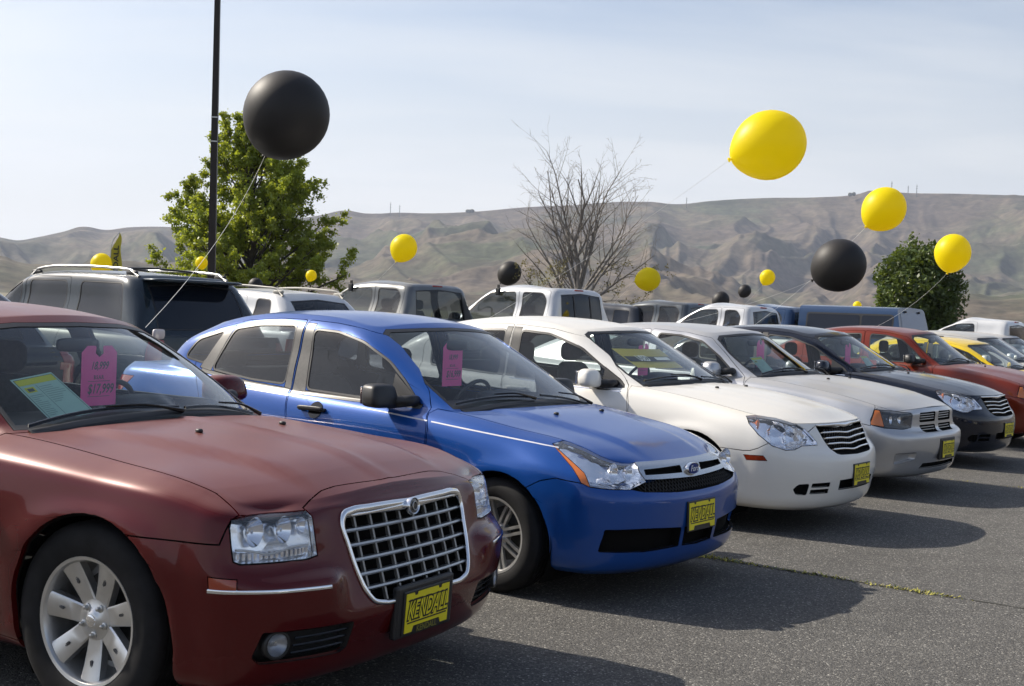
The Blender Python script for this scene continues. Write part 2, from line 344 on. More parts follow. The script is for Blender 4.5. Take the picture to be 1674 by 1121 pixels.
def build_shell(sp):
    """sp: spec dict with rails (bottom to top), hood / deck / greenhouse tables"""
    n, m = sp.get('nu', 6), sp.get('nv', 5)
    S = Surf(); WB = sp['wb']
    rails = [rail(sp, **r) for r in sp['rails']]
    fine = [hermite(P, n, g0=mirror_y(P[1]), g1=mirror_y(P[-2])) for P in rails]
    W = hermite(np.array(fine), m)          # (levels, u, 3)
    S.grid(W, 'wrap', flip=True)
    top = fine[-1]
    kA, kC = 7, sp.get('kC', 12)            # stations of windscreen and rear pillar foot
    # ---- windscreen foot (cowl) and rear deck edge across the car
    def across(P, xc, zc, rows, pw=2.0):    # centre -> P
        out = []
        for i in range(3):
            t = i / 3; tt = t
            out.append((xc + (P[0] - xc) * tt ** 2.2, P[1] * t, zc + (P[2] - zc) * tt ** pw))
        out.append(P); out = np.array(out)
        return hermite(out, n * rows // 3, g0=mirror_y(out[1])) if rows % 3 == 0 else None
    A, C = top[kA * n], top[kC * n]
    cowl = across(A, *sp['cowl'], 3)
    deck = across(C, *sp['deck'], 3)
    # ---- bonnet: Coons patch
    def coons(c0, c1, d0, d1, pz=2.2):
        a, b = len(d1), len(c0); G = np.zeros((a, b, 3)); s = np.linspace(0, 1, b)[None, :, None]; t = np.linspace(0, 1, a)[:, None, None]
        sz = s ** pz; s3 = np.concatenate([s, s, sz], 2)
        G = (1 - t) * c0[None] + t * c1[None] + (1 - s3) * d0[:, None] + s3 * d1[:, None]
        G -= (1 - t) * (1 - s3) * c0[0] + t * (1 - s3) * c1[0] + (1 - t) * s3 * c0[-1] + t * s3 * c1[-1]
        return G
    kf = sp.get('kf', 3)
    def centre_line(side, P0, P1, ztab):
        x = P0[0] + (P1[0] - P0[0]) * (side[:, 0] - side[0, 0]) / (side[-1, 0] - side[0, 0])
        z = tab(ztab, x) if ztab else P0[2] + (P1[2] - P0[2]) * np.linspace(0, 1, len(x))
        e = np.linspace(0, 1, len(x)); z = z + (P0[2] - z[0]) * (1 - e) + (P1[2] - z[-1]) * e
        return np.stack([x, 0 * x, z], 1)
    c0 = top[:kf * n + 1]; side = top[kf * n:kA * n + 1]
    cw = cowl if kf == 3 else hermite(cowl[::n], 1)
    if len(cw) != len(c0):
        idx = np.linspace(0, len(cowl) - 1, len(c0)); cw = np.stack([np.interp(idx, range(len(cowl)), cowl[:, k]) for k in range(3)], 1)
    H = coons(c0, cw, centre_line(side, c0[0], cowl[0], sp.get('hoodz')), side)
    S.grid(H, 'hood', flip=True)
    # ---- rear deck
    kr = 19 - 1 - 3; c1 = top[kr * n:][::-1]; side2 = top[kC * n:kr * n + 1]
    D = coons(deck, c1, centre_line(side2, deck[0], c1[0], sp.get('deckz')), side2)
    S.grid(D, 'deck', flip=True)
    # ---- greenhouse
    base = np.concatenate([cowl, top[kA * n + 1:kC * n + 1], deck[::-1][1:]])
    gh = sp['gh']; ns = kC - kA
    # roof rail control points: front 0..3, side, rear 0..3
    def ghrail(xf, xfc, zf, zfc, w, wf, side_z, xr, xrc, zr, zrc, wrr, ex=2.0):
        pts = []
        for i in range(3):
            t = i / 3; pts.append((xf + (xfc - xf) * t ** ex, -wf * t, zf + (zfc - zf) * t ** 2))
        pts.append((xfc, -wf, zfc))
        xs = np.linspace(xfc, xrc, ns + 1)
        for i in range(1, ns):
            x = xs[i]; pts.append((x, -float(tab(w, x)), float(tab(side_z, x))))
        pts.append((xrc, -wrr, zrc))
        for i in (2, 1, 0):
            t = i / 3; pts.append((xr + (xrc - xr) * t ** ex, -wrr * t, zr + (zrc - zr) * t ** 2))
        pts = np.array(pts)
        # the corner is taken tighter than a plain spline would
        return hermite(pts, n, g0=mirror_y(pts[1]), g1=mirror_y(pts[-2]))
    Rls = [base] + [ghrail(**g) for g in gh]
    mv = sp.get('ngh', 5)
    Gh = hermite(np.array(Rls), mv)
    S.grid(Gh, 'gh', flip=True)
    rt = Rls[-1]
    front = rt[:3 * n + 1]; sd = rt[3 * n:(3 + ns) * n + 1]; rear = rt[(3 + ns) * n:][::-1]
    x = sd[:, 0]
    RF = coons(front, rear, centre_line(sd, front[0], rear[0], sp['roofz']), sd, pz=2.0)
    S.grid(RF, 'roof', flip=True)
    if sp.get('under', True):
        bot = fine[0]; G = np.stack([bot * (1, f, 1) for f in (1, .66, .33, 0)], 0)[::-1]
        S.grid(G, 'under', flip=True)
    S.top = top; S.cowl = cowl; S.rt = rt; S.W = W; S.sp = sp
    S.weld(sp.get('disp'))
    return S

PROJ = {'side': ((1, 0, 0), (0, 0, 1)), 'front': ((0, 1, 0), (0, 0, 1)), 'plan': ((1, 0, 0), (0, 1, 0)),
        'diag': ((.707107, .707107, 0), (0, 0, 1)), 'rdiag': ((.707107, -.707107, 0), (0, 0, 1))}
def cut_regions(S, cuts):
    """cuts: list of dict(tag, poly, ax=(i,j), on=set of source regions or None, cond=fn(centre, normal)->bool, over=tags that may be cut)"""
    bm = bmesh.new(); nl = bm.verts.layers.float_vector.new('nrm'); tg = bm.faces.layers.int.new('tg'); vs = [bm.verts.new(v) for v in S.Vw]
    for v, nn in zip(vs, S.Nw): v[nl] = nn
    names = []
    def tid(nm):
        if nm not in names: names.append(nm)
        return names.index(nm)
    for f, r in zip(S.Fw, S.regw):
        try: fc = bm.faces.new([vs[i] for i in f])
        except ValueError: continue
        fc[tg] = tid(r)
    bm.normal_update()
    src = {'wrap', 'hood', 'deck', 'gh', 'roof', 'under'}
    for c in cuts:
        U, Wd = [Vector(q) for q in PROJ[c.get('ax', 'side')]]
        poly = [(float(q[0]), float(q[1])) if len(q) == 2 else (Vector(q).dot(U), Vector(q).dot(Wd)) for q in c['poly']]; over = c.get('over'); cond = c.get('cond')
        okt = {k for k, nm in enumerate(names) if (over is None or nm in over)}
        xs = [p[0] for p in poly]; ys = [p[1] for p in poly]; x0, x1, y0, y1 = min(xs), max(xs), min(ys), max(ys)
        cand = []
        for f in bm.faces:
            if f[tg] not in okt: continue
            a = [v.co.dot(U) for v in f.verts]
            if min(a) > x1 or max(a) < x0: continue
            b = [v.co.dot(Wd) for v in f.verts]
            if min(b) > y1 or max(b) < y0: continue
            if cond and not cond(f.calc_center_median(), f.normal): continue
            cand.append(f)
        if not cand: continue
        np_ = len(poly)
        cset = dict.fromkeys(cand)
        for k in range(np_):
            (ax_, ay_), (bx_, by_) = poly[k], poly[(k + 1) % np_]
            ex0, ex1, ey0, ey1 = min(ax_, bx_), max(ax_, bx_), min(ay_, by_), max(ay_, by_)
            dx, dy = bx_ - ax_, by_ - ay_
            if dx * dx + dy * dy < 1e-10: continue
            loc = []
            for f in cset:
                a = [v.co.dot(U) for v in f.verts]
                if min(a) > ex1 or max(a) < ex0: continue
                b = [v.co.dot(Wd) for v in f.verts]
                if min(b) > ey1 or max(b) < ey0: continue
                sd = [(x - ax_) * dy - (y - ay_) * dx for x, y in zip(a, b)]
                if min(sd) >= 0 or max(sd) <= 0: continue
                loc.append(f)
            if not loc: continue
            co = U * ax_ + Wd * ay_; no = U * dy - Wd * dx
            geom = list({v for f in loc for v in f.verts}) + list({e for f in loc for e in f.edges}) + loc
            r = bmesh.ops.bisect_plane(bm, geom=geom, dist=1e-5, plane_co=co, plane_no=no)
            for g in r['geom']:
                if isinstance(g, bmesh.types.BMFace) and g.is_valid: cset[g] = None
            cset = {f: None for f in cset if f.is_valid}
        def inside(px, py):
            w = False; q = np_ - 1
            for k in range(np_):
                xi, yi = poly[k]; xj, yj = poly[q]
                if (yi > py) != (yj > py) and px < (xj - xi) * (py - yi) / (yj - yi) + xi: w = not w
                q = k
            return w
        t = tid(c['tag'])
        for f in cset:
            if f[tg] not in okt: continue
            cc = f.calc_center_median()
            if cond and not cond(cc, f.normal): continue
            if inside(cc.dot(U), cc.dot(Wd)): f[tg] = t
    out = {}
    bm.verts.index_update()
    VV = np.array([v.co[:] for v in bm.verts]); NN = np.array([v[nl][:] for v in bm.verts]); NN /= np.linalg.norm(NN, axis=1)[:, None] + 1e-9
    for f in bm.faces: out.setdefault(names[f[tg]], []).append([v.index for v in f.verts])
    bm.free()
    return {k: Region(VV, NN, fs) for k, fs in out.items()}

class Region:
    def __init__(s, V, N, F):
        used = sorted({i for f in F for i in f}); mp = {o: k for k, o in enumerate(used)}
        s.V = V[used].copy(); s.N = N[used].copy(); s.F = [[mp[i] for i in f] for f in F]
    def copy(s): r = Region.__new__(Region); r.V = s.V.copy(); r.N = s.N.copy(); r.F = [list(f) for f in s.F]; return r
    def mirrored(s):
        r = s.copy(); r.V[:, 1] *= -1; r.N[:, 1] *= -1; r.F = [f[::-1] for f in r.F]; return r
    def both(s):
        """join with the mirror half, welded on the centre line"""
        n = len(s.V); V2 = s.V * (1, -1, 1); N2 = s.N * (1, -1, 1)
        cen = np.abs(s.V[:, 1]) < 1e-4; mp = np.arange(n) + n; mp[cen] = np.arange(n)[cen]
        return Region(np.concatenate([s.V, V2]), np.concatenate([s.N, N2]), s.F + [[int(mp[i]) for i in f][::-1] for f in s.F])
    @staticmethod
    def merge(rs):
        V = []; N = []; F = []; o = 0
        for r in rs: V.append(r.V); N.append(r.N); F += [[i + o for i in f] for f in r.F]; o += len(r.V)
        V = np.concatenate(V); N = np.concatenate(N); key = {}; mp = []
        for i, k in enumerate(map(tuple, np.round(V * 1e5).astype(int))): mp.append(key.setdefault(k, i))
        return Region(V, N, [[mp[i] for i in f] for f in F])
    def border(s):
        cnt = {}
        for f in s.F:
            for a, b in zip(f, f[1:] + f[:1]):
                cnt[(a, b)] = 1
        return [(a, b) for (a, b) in cnt if (b, a) not in cnt]
    def shrink(s, g):
        mv = {}
        for a, b in s.border():
            e = s.V[b] - s.V[a]; L = np.linalg.norm(e)
            if L < 1e-7: continue
            inn = np.cross(s.N[a] + s.N[b], e); inn /= np.linalg.norm(inn) + 1e-12
            for q in (a, b): mv.setdefault(q, []).append(inn)
        for q, l in mv.items():
            v = np.sum(l, 0); nn = np.linalg.norm(v)
            if nn > 1e-6: s.V[q] += v / nn * g / max(.5, nn / len(l))
        return s
    def offset(s, d, dirv=None): s.V = s.V + (s.N * d if dirv is None else np.array(dirv) * d); return s
    def solid(s, depth, dirv=None, back=False, sides=True):
        """arrays with side walls going `depth` along -normal (or dirv)"""
        V = [s.V]; N = [s.N]; F = [list(f) for f in s.F]; n = len(s.V)
        inner = s.V - s.N * depth if dirv is None else s.V + np.array(dirv) * depth
        bd = s.border(); idx = sorted({i for e in bd for i in e}); 
        wn = {}
        for a, b in bd:
            e = s.V[b] - s.V[a]; o = np.cross(e, s.N[a] + s.N[b]); o /= np.linalg.norm(o) + 1e-12
            wn.setdefault(a, []).append(o); wn.setdefault(b, []).append(o)
        m1 = {i: n + k for k, i in enumerate(idx)}; m2 = {i: n + len(idx) + k for k, i in enumerate(idx)}
        ww = np.array([np.mean(wn[i], 0) for i in idx]).reshape(-1, 3); ww = ww / (np.linalg.norm(ww, axis=1)[:, None] + 1e-9)
        V += [s.V[idx], inner[idx]]; N += [ww, ww]
        for a, b in bd: F.append([m1[b], m1[a], m2[a], m2[b]])
        if back:
            o = n + 2 * len(idx); V.append(inner); N.append(-s.N); F += [[i + o for i in f][::-1] for f in s.F]
        return np.concatenate(V), np.concatenate(N), F
    def emit(s, name, m, parent, depth=.012, gap=0.0, back=False, dirv=None):
        r = s
        if gap: r = s.copy().shrink(gap)
        if depth: V, N, F = r.solid(depth, dirv, back)
        else: V, N, F = r.V, r.N, r.F
        return mesh_obj(name, V, F, m, parent, N=N)

def surf_point(S, axes, a, b, cond=None):
    """nearest shell point and normal to a projected position"""
    V = S.Vw; d = (V[:, axes[0]] - a) ** 2 + (V[:, axes[1]] - b) ** 2
    if cond is not None: d = d + np.where(cond(V, S.Nw), 0, 1e3)
    i = np.argsort(d)[:6]; w = 1 / (d[i] + 1e-6); w /= w.sum()
    # local plane fit along the remaining axis
    k = 3 - axes[0] - axes[1]; n = (S.Nw[i] * w[:, None]).sum(0); n /= np.linalg.norm(n); p = (V[i] * w[:, None]).sum(0)
    q = p.copy(); q[axes[0]] = a; q[axes[1]] = b
    if abs(n[k]) > .15: q[k] = p[k] - ((a - p[axes[0]]) * n[axes[0]] + (b - p[axes[1]]) * n[axes[1]]) / n[k]
    return q, n
def ribbon(S, pts, axes, width, lift, cond=None, thick=.002):
    """thin strip lying on the shell along projected points"""
    P = []; Nn = []
    for a, b in pts:
        q, n = surf_point(S, axes, a, b, cond); P.append(q); Nn.append(n)
    P = np.array(P); Nn = np.array(Nn)
    # smooth a little
    for _ in range(2):
        P[1:-1] = .5 * P[1:-1] + .25 * (P[:-2] + P[2:]); Nn[1:-1] = .5 * Nn[1:-1] + .25 * (Nn[:-2] + Nn[2:])
    T = frames(P); side = np.cross(Nn, T); side /= np.linalg.norm(side, axis=1)[:, None]
    V = []; NN = []; F = []; k = 0
    for p, n, s in zip(P, Nn, side):
        V += [p + s * width / 2 - n * .004, p + s * width / 2 * .8 + n * (lift), p - s * width / 2 * .8 + n * (lift), p - s * width / 2 - n * .004]; NN += [s * .7 + n * .7, n + s * .25, n - s * .25, n * .7 - s * .7]
    for i in range(len(P) - 1):
        for c in range(3): a = 4 * i + c; F.append((a, a + 1, a + 5, a + 4))
    NN = np.array(NN); NN /= np.linalg.norm(NN, axis=1)[:, None]
    return np.array(V), F, NN
# ------------------------------------------------------------------ vehicle specs (metres; x forward from the front axle, y left, z up)
def arch_disp(sp):
    """flares over the wheels, and the moulded lines of the bonnet"""
    def d(V):
        V = V.copy(); x, y, z = V.T; s = np.sign(y)
        for cx, cz, Rr, amt in sp['arches']:
            r = np.hypot(x - cx, z - cz)
            on = (np.abs(y) > .6) & (z < sp.get('flare_top', .84))
            bump = amt * np.exp(-((r - Rr - .015) / .045) ** 2) * sstep(sp.get('flare_top', .84), sp.get('flare_top', .84) - .12, z) * sstep(.12, .3, z)
            V[:, 1] += s * np.where(on, bump, 0)
        f = sp.get('extra')
        return f(V) if f else V
    return d

def focus_spec():
    sp = dict(wb=2.615, xr=-3.575, stations=[.42, 0, -.42, -.95, -1.5, -2.0, -2.45, -2.9, -3.15], kC=12)
    sp['rails'] = [
        dict(xf=.70, w=[(0, .76)], zf=.155, zs=.17, xr=-3.40),
        dict(xf=.755, w=[(.4, .81), (-.5, .80), (-2, .80), (-3, .79)], zf=.19, zs=.20, xr=-3.50),
        dict(xf=.80, w=[(.4, .845), (-.5, .825), (-2, .825), (-3, .84)], zf=.33, zs=.34, xr=-3.56),
        dict(xf=.815, w=[(.4, .856), (-.5, .85), (-2, .85), (-3, .85)], zf=.47, zs=.50, xr=-3.575),
        dict(xf=.81, w=[(.4, .856), (-.5, .862), (-2, .862), (-3, .85)], zf=(.555, .59), zs=[(.42, .62), (-.5, .65), (-3, .66)], xr=-3.57, zr=.62),
        dict(xf=.775, w=[(.4, .842), (-.5, .860), (-2, .862), (-3, .845)], p=2.25, zf=(.61, .655), zs=[(.42, .70), (-.5, .75), (-3, .77)], xr=-3.54, zr=.72),
        dict(xf=.74, w=[(.4, .785), (0, .822), (-.5, .842), (-2, .846), (-3, .83)], p=2.1, zf=(.675, .70), zs=[(.42, .752), (-.42, .84), (-1.5, .87), (-3, .92)], xr=-3.52, zr=.86),
        dict(xf=.725, w=[(.4, .725), (0, .775), (-.5, .80), (-1.5, .815), (-3, .79)], p=2.1, zf=(.712, .725), zs=[(.42, .79), (0, .856), (-.42, .905), (-1.5, .943), (-2.4, .985), (-3, 1.02)], xr=-3.50, zr=.96),
        dict(xf=.68, w=[(.4, .62), (0, .70), (-.42, .725), (-.95, .765), (-1.5, .778), (-2.45, .765), (-3, .72)], zf=(.742, .745), p=2.3,
             zs=[(.42, .815), (0, .892), (-.42, .948), (-.95, .968), (-1.5, .985), (-2.0, 1.01), (-2.45, 1.045), (-3, 1.075)], xr=-3.47, zr=1.03)]
    sp['cowl'] = (-.27, .952); sp['deck'] = (-3.08, 1.105)
    sp['hoodz'] = [(.69, .744), (.5, .815), (.2, .885), (-.1, .94), (-.27, .952)]
    sp['deckz'] = None
    sp['gh'] = [
        dict(xf=-.66, xfc=-.785, zf=1.19, zfc=1.165, w=[(-1.2, .70), (-2, .703), (-2.7, .69)], wf=.648, side_z=[(-.8, 1.165), (-1.5, 1.20), (-2.75, 1.22)], xr=-2.96, xrc=-2.83, zr=1.27, zrc=1.23, wrr=.64),
        dict(xf=-1.06, xfc=-1.135, zf=1.422, zfc=1.365, w=[(-1.2, .585), (-1.6, .605), (-2, .61), (-2.7, .58)], wf=.572, side_z=[(-1.17, 1.368), (-1.4, 1.400), (-1.8, 1.418), (-2.2, 1.40), (-2.65, 1.335)], xr=-2.78, xrc=-2.66, zr=1.395, zrc=1.335, wrr=.56),
        dict(xf=-1.09, xfc=-1.18, zf=1.436, zfc=1.40, w=[(-1.2, .53), (-1.6, .55), (-2, .555), (-2.7, .52)], wf=.52, side_z=[(-1.21, 1.405), (-1.45, 1.44), (-1.8, 1.456), (-2.2, 1.44), (-2.62, 1.375)], xr=-2.74, xrc=-2.62, zr=1.41, zrc=1.372, wrr=.50)]
    sp['roofz'] = [(-1.09, 1.436), (-1.4, 1.474), (-1.75, 1.490), (-2.2, 1.477), (-2.74, 1.41)]
    sp['arches'] = [(.025, .31, .355, .012), (-2.615, .308, .345, .012)]
    def extra(V):
        x, y, z = V.T; ay = np.abs(y)
        hood = (x > -.42) & (x < .8) & (z > .7)
        yr = .30 + .16 * sstep(.7, -.4, x)
        V[:, 2] += np.where(hood, .017 * sstep(yr + .03, yr - .02, ay) * sstep(.70, .45, x) * sstep(-.42, -.2, x), 0)
        return V
    sp['extra'] = extra; sp['disp'] = arch_disp(sp)
    return sp

def limo_spec():   # the big dark red saloon
    sp = dict(wb=3.05, xr=-4.14, stations=[.45, 0, -.62, -1.1, -1.7, -2.25, -2.8, -3.3, -3.6], kC=12, kf=3)
    q = dict(p=2.8)
    sp['rails'] = [
        dict(xf=.66, w=.80, zf=.165, zs=.18, xr=-3.9, **q),
        dict(xf=.77, w=[(.4, .87), (-.6, .86), (-3, .86)], zf=.205, zs=.215, xr=-4.05, **q),
        dict(xf=.84, w=[(.4, .905), (-.6, .89), (-3, .90)], zf=.33, zs=.35, xr=-4.12, **q),
        dict(xf=.875, w=[(.4, .922), (-.6, .915), (-3, .92)], zf=(.50, .50), zs=.52, xr=-4.14, **q),
        dict(xf=.868, w=[(.4, .926), (-.6, .93), (-3, .925)], zf=(.565, .565), zs=.60, xr=-4.13, **q),
        dict(xf=.80, w=[(.4, .918), (-.6, .935), (-3, .925)], zf=(.612, .612), zs=.70, xr=-4.10, p=2.9),
        dict(xf=.775, w=[(.4, .905), (-.6, .925), (-3, .92)], zf=(.70, .70), zs=[(.45, .77), (-.6, .82), (-3.6, .84)], xr=-4.08, p=2.9),
        dict(xf=.755, w=[(.4, .885), (0, .895), (-.6, .90), (-3, .895)], zf=(.785, .77), zs=[(.45, .83), (0, .865), (-.6, .905), (-3.6, .93)], xr=-4.05, p=2.9),
        dict(xf=.70, w=[(.4, .79), (0, .77), (-.3, .75), (-.62, .735), (-1.1, .79), (-2, .81), (-3, .81), (-3.5, .80)], zf=(.845, .805), p=3.0,
             zs=[(.45, .875), (0, .928), (-.62, .972), (-1.1, .985), (-2, 1.0), (-3, 1.03), (-3.6, 1.03)], xr=-4.0, zr=1.0)]
    sp['cowl'] = (-.42, .998); sp['deck'] = (-3.42, 1.06)
    sp['hoodz'] = [(.70, .845), (.5, .905), (.2, .955), (-.1, .985), (-.42, .998)]
    sp['gh'] = [
        dict(xf=-.78, xfc=-.93, zf=1.22, zfc=1.17, w=[(-1.2, .745), (-2, .75), (-3, .73)], wf=.672, side_z=[(-.93, 1.17), (-1.7, 1.21), (-3.1, 1.22)], xr=-3.28, xrc=-3.12, zr=1.25, zrc=1.22, wrr=.68),
        dict(xf=-1.12, xfc=-1.25, zf=1.412, zfc=1.348, w=[(-1.3, .615), (-1.8, .64), (-2.3, .64), (-3, .61)], wf=.598, side_z=[(-1.25, 1.348), (-1.55, 1.385), (-2, 1.405), (-2.5, 1.39), (-2.95, 1.34)], xr=-3.08, xrc=-2.95, zr=1.385, zrc=1.335, wrr=.59),
        dict(xf=-1.15, xfc=-1.29, zf=1.428, zfc=1.385, w=[(-1.3, .55), (-1.8, .575), (-2.3, .575), (-3, .55)], wf=.54, side_z=[(-1.29, 1.385), (-1.55, 1.42), (-2, 1.442), (-2.5, 1.43), (-2.9, 1.375)], xr=-3.04, xrc=-2.9, zr=1.40, zrc=1.37, wrr=.53)]
    sp['roofz'] = [(-1.15, 1.428), (-1.5, 1.465), (-1.95, 1.483), (-2.5, 1.468), (-3.04, 1.40)]
    sp['arches'] = [(.045, .35, .405, .020), (-3.05, .355, .395, .02)]
    def extra(V):
        x, y, z = V.T; ay = np.abs(y)
        hood = (x > -.6) & (x < .8) & (z > .75)
        yr = .42 + .10 * sstep(.7, -.4, x)
        V[:, 2] += np.where(hood, .019 * sstep(yr + .035, yr - .02, ay) * sstep(.72, .4, x) * sstep(-.62, -.3, x), 0)
        V[:, 2] += np.where(hood, .009 * np.exp(-(ay / .022) ** 2) * sstep(.72, .6, x), 0)
        k = sstep(.545, .425, ay) * ((x > .60) & (z < .80)) * sstep(.40, .44, z); lin = .762 + (.78 - z) * .315 - .16 * (ay / .9) ** 2.4
        V[:, 0] = x * (1 - k) + lin * k
        return V
    sp['extra'] = extra; sp['disp'] = arch_disp(sp)
    return sp

def sebring_spec():
    sp = dict(wb=2.766, xr=-3.87, stations=[.43, 0, -.50, -1.0, -1.55, -2.1, -2.6, -3.1, -3.35], kC=12)
    sp['rails'] = [
        dict(xf=.84, w=.78, zf=.16, zs=.18, xr=-3.7),
        dict(xf=.91, w=[(.4, .83), (-.5, .83), (-2, .83), (-3, .82)], zf=.195, zs=.21, xr=-3.80),
        dict(xf=.965, w=[(.4, .868), (-.5, .86), (-2, .86), (-3, .865)], zf=.33, zs=.35, xr=-3.86),
        dict(xf=.985, w=[(.4, .885), (-.5, .885), (-2, .885), (-3, .88)], zf=.46, zs=.50, xr=-3.87),
        dict(xf=.965, w=[(.4, .885), (-.5, .895), (-2, .895), (-3, .885)], zf=(.56, .59), zs=[(.42, .62), (-.5, .65), (-3, .67)], xr=-3.86, zr=.65),
        dict(xf=.91, w=[(.4, .872), (-.5, .892), (-2, .895), (-3, .88)], zf=(.63, .66), zs=[(.42, .70), (-.5, .76), (-3, .79)], xr=-3.83, zr=.75),
        dict(xf=.88, w=[(.4, .84), (0, .855), (-.5, .87), (-2, .875), (-3, .86)], zf=(.70, .72), zs=[(.42, .775), (-.5, .86), (-1.5, .88), (-3, .93)], xr=-3.80, zr=.88),
        dict(xf=.855, w=[(.4, .79), (0, .808), (-.5, .825), (-1.5, .84), (-3, .82)], zf=(.755, .765), zs=[(.42, .825), (0, .885), (-.5, .945), (-1.5, .965), (-3, 1.02)], xr=-3.77, zr=.98),
        dict(xf=.83, w=[(.4, .725), (0, .735), (-.5, .75), (-1, .785), (-1.55, .80), (-2.45, .785), (-3.2, .745)], zf=(.795, .80), p=2.6,
             zs=[(.42, .852), (0, .925), (-.5, .985), (-1, 1.0), (-1.55, 1.01), (-2.1, 1.025), (-2.6, 1.05), (-3.2, 1.075)], xr=-3.72, zr=1.04)]
    sp['cowl'] = (-.34, 1.0); sp['deck'] = (-3.28, 1.10)
    sp['hoodz'] = [(.83, .797), (.6, .88), (.3, .94), (0, .98), (-.34, 1.0)]
    sp['gh'] = [
        dict(xf=-.70, xfc=-.86, zf=1.21, zfc=1.185, w=[(-1.2, .725), (-2, .73), (-2.7, .70)], wf=.665, side_z=[(-.86, 1.185), (-1.6, 1.22), (-2.9, 1.22)], xr=-3.1, xrc=-2.95, zr=1.27, zrc=1.23, wrr=.655),
        dict(xf=-1.05, xfc=-1.18, zf=1.422, zfc=1.365, w=[(-1.2, .60), (-1.6, .62), (-2.1, .622), (-2.8, .59)], wf=.585, side_z=[(-1.18, 1.365), (-1.45, 1.405), (-1.8, 1.425), (-2.3, 1.405), (-2.8, 1.33)], xr=-2.9, xrc=-2.78, zr=1.39, zrc=1.33, wrr=.57),
        dict(xf=-1.08, xfc=-1.22, zf=1.436, zfc=1.40, w=[(-1.2, .54), (-1.6, .56), (-2.1, .56), (-2.8, .53)], wf=.53, side_z=[(-1.22, 1.40), (-1.45, 1.44), (-1.8, 1.462), (-2.3, 1.44), (-2.75, 1.37)], xr=-2.86, xrc=-2.74, zr=1.405, zrc=1.366, wrr=.51)]
    sp['roofz'] = [(-1.08, 1.436), (-1.4, 1.478), (-1.8, 1.498), (-2.3, 1.478), (-2.86, 1.405)]
    sp['arches'] = [(.01, .33, .378, .018), (-2.766, .33, .365, .014)]
    def extra(V):
        x, y, z = V.T; ay = np.abs(y)
        hood = (x > -.5) & (x < .9) & (z > .74)
        for q, e in ((.13, .05), (.27, .09), (.42, .13)):
            yr = q + e * sstep(.8, -.4, x)
            V[:, 2] += np.where(hood, .0045 * sstep(yr + .02, yr - .015, ay) * sstep(.83, .6, x) * sstep(-.5, -.3, x), 0)
        return V
    sp['extra'] = extra; sp['disp'] = arch_disp(sp)
    return sp

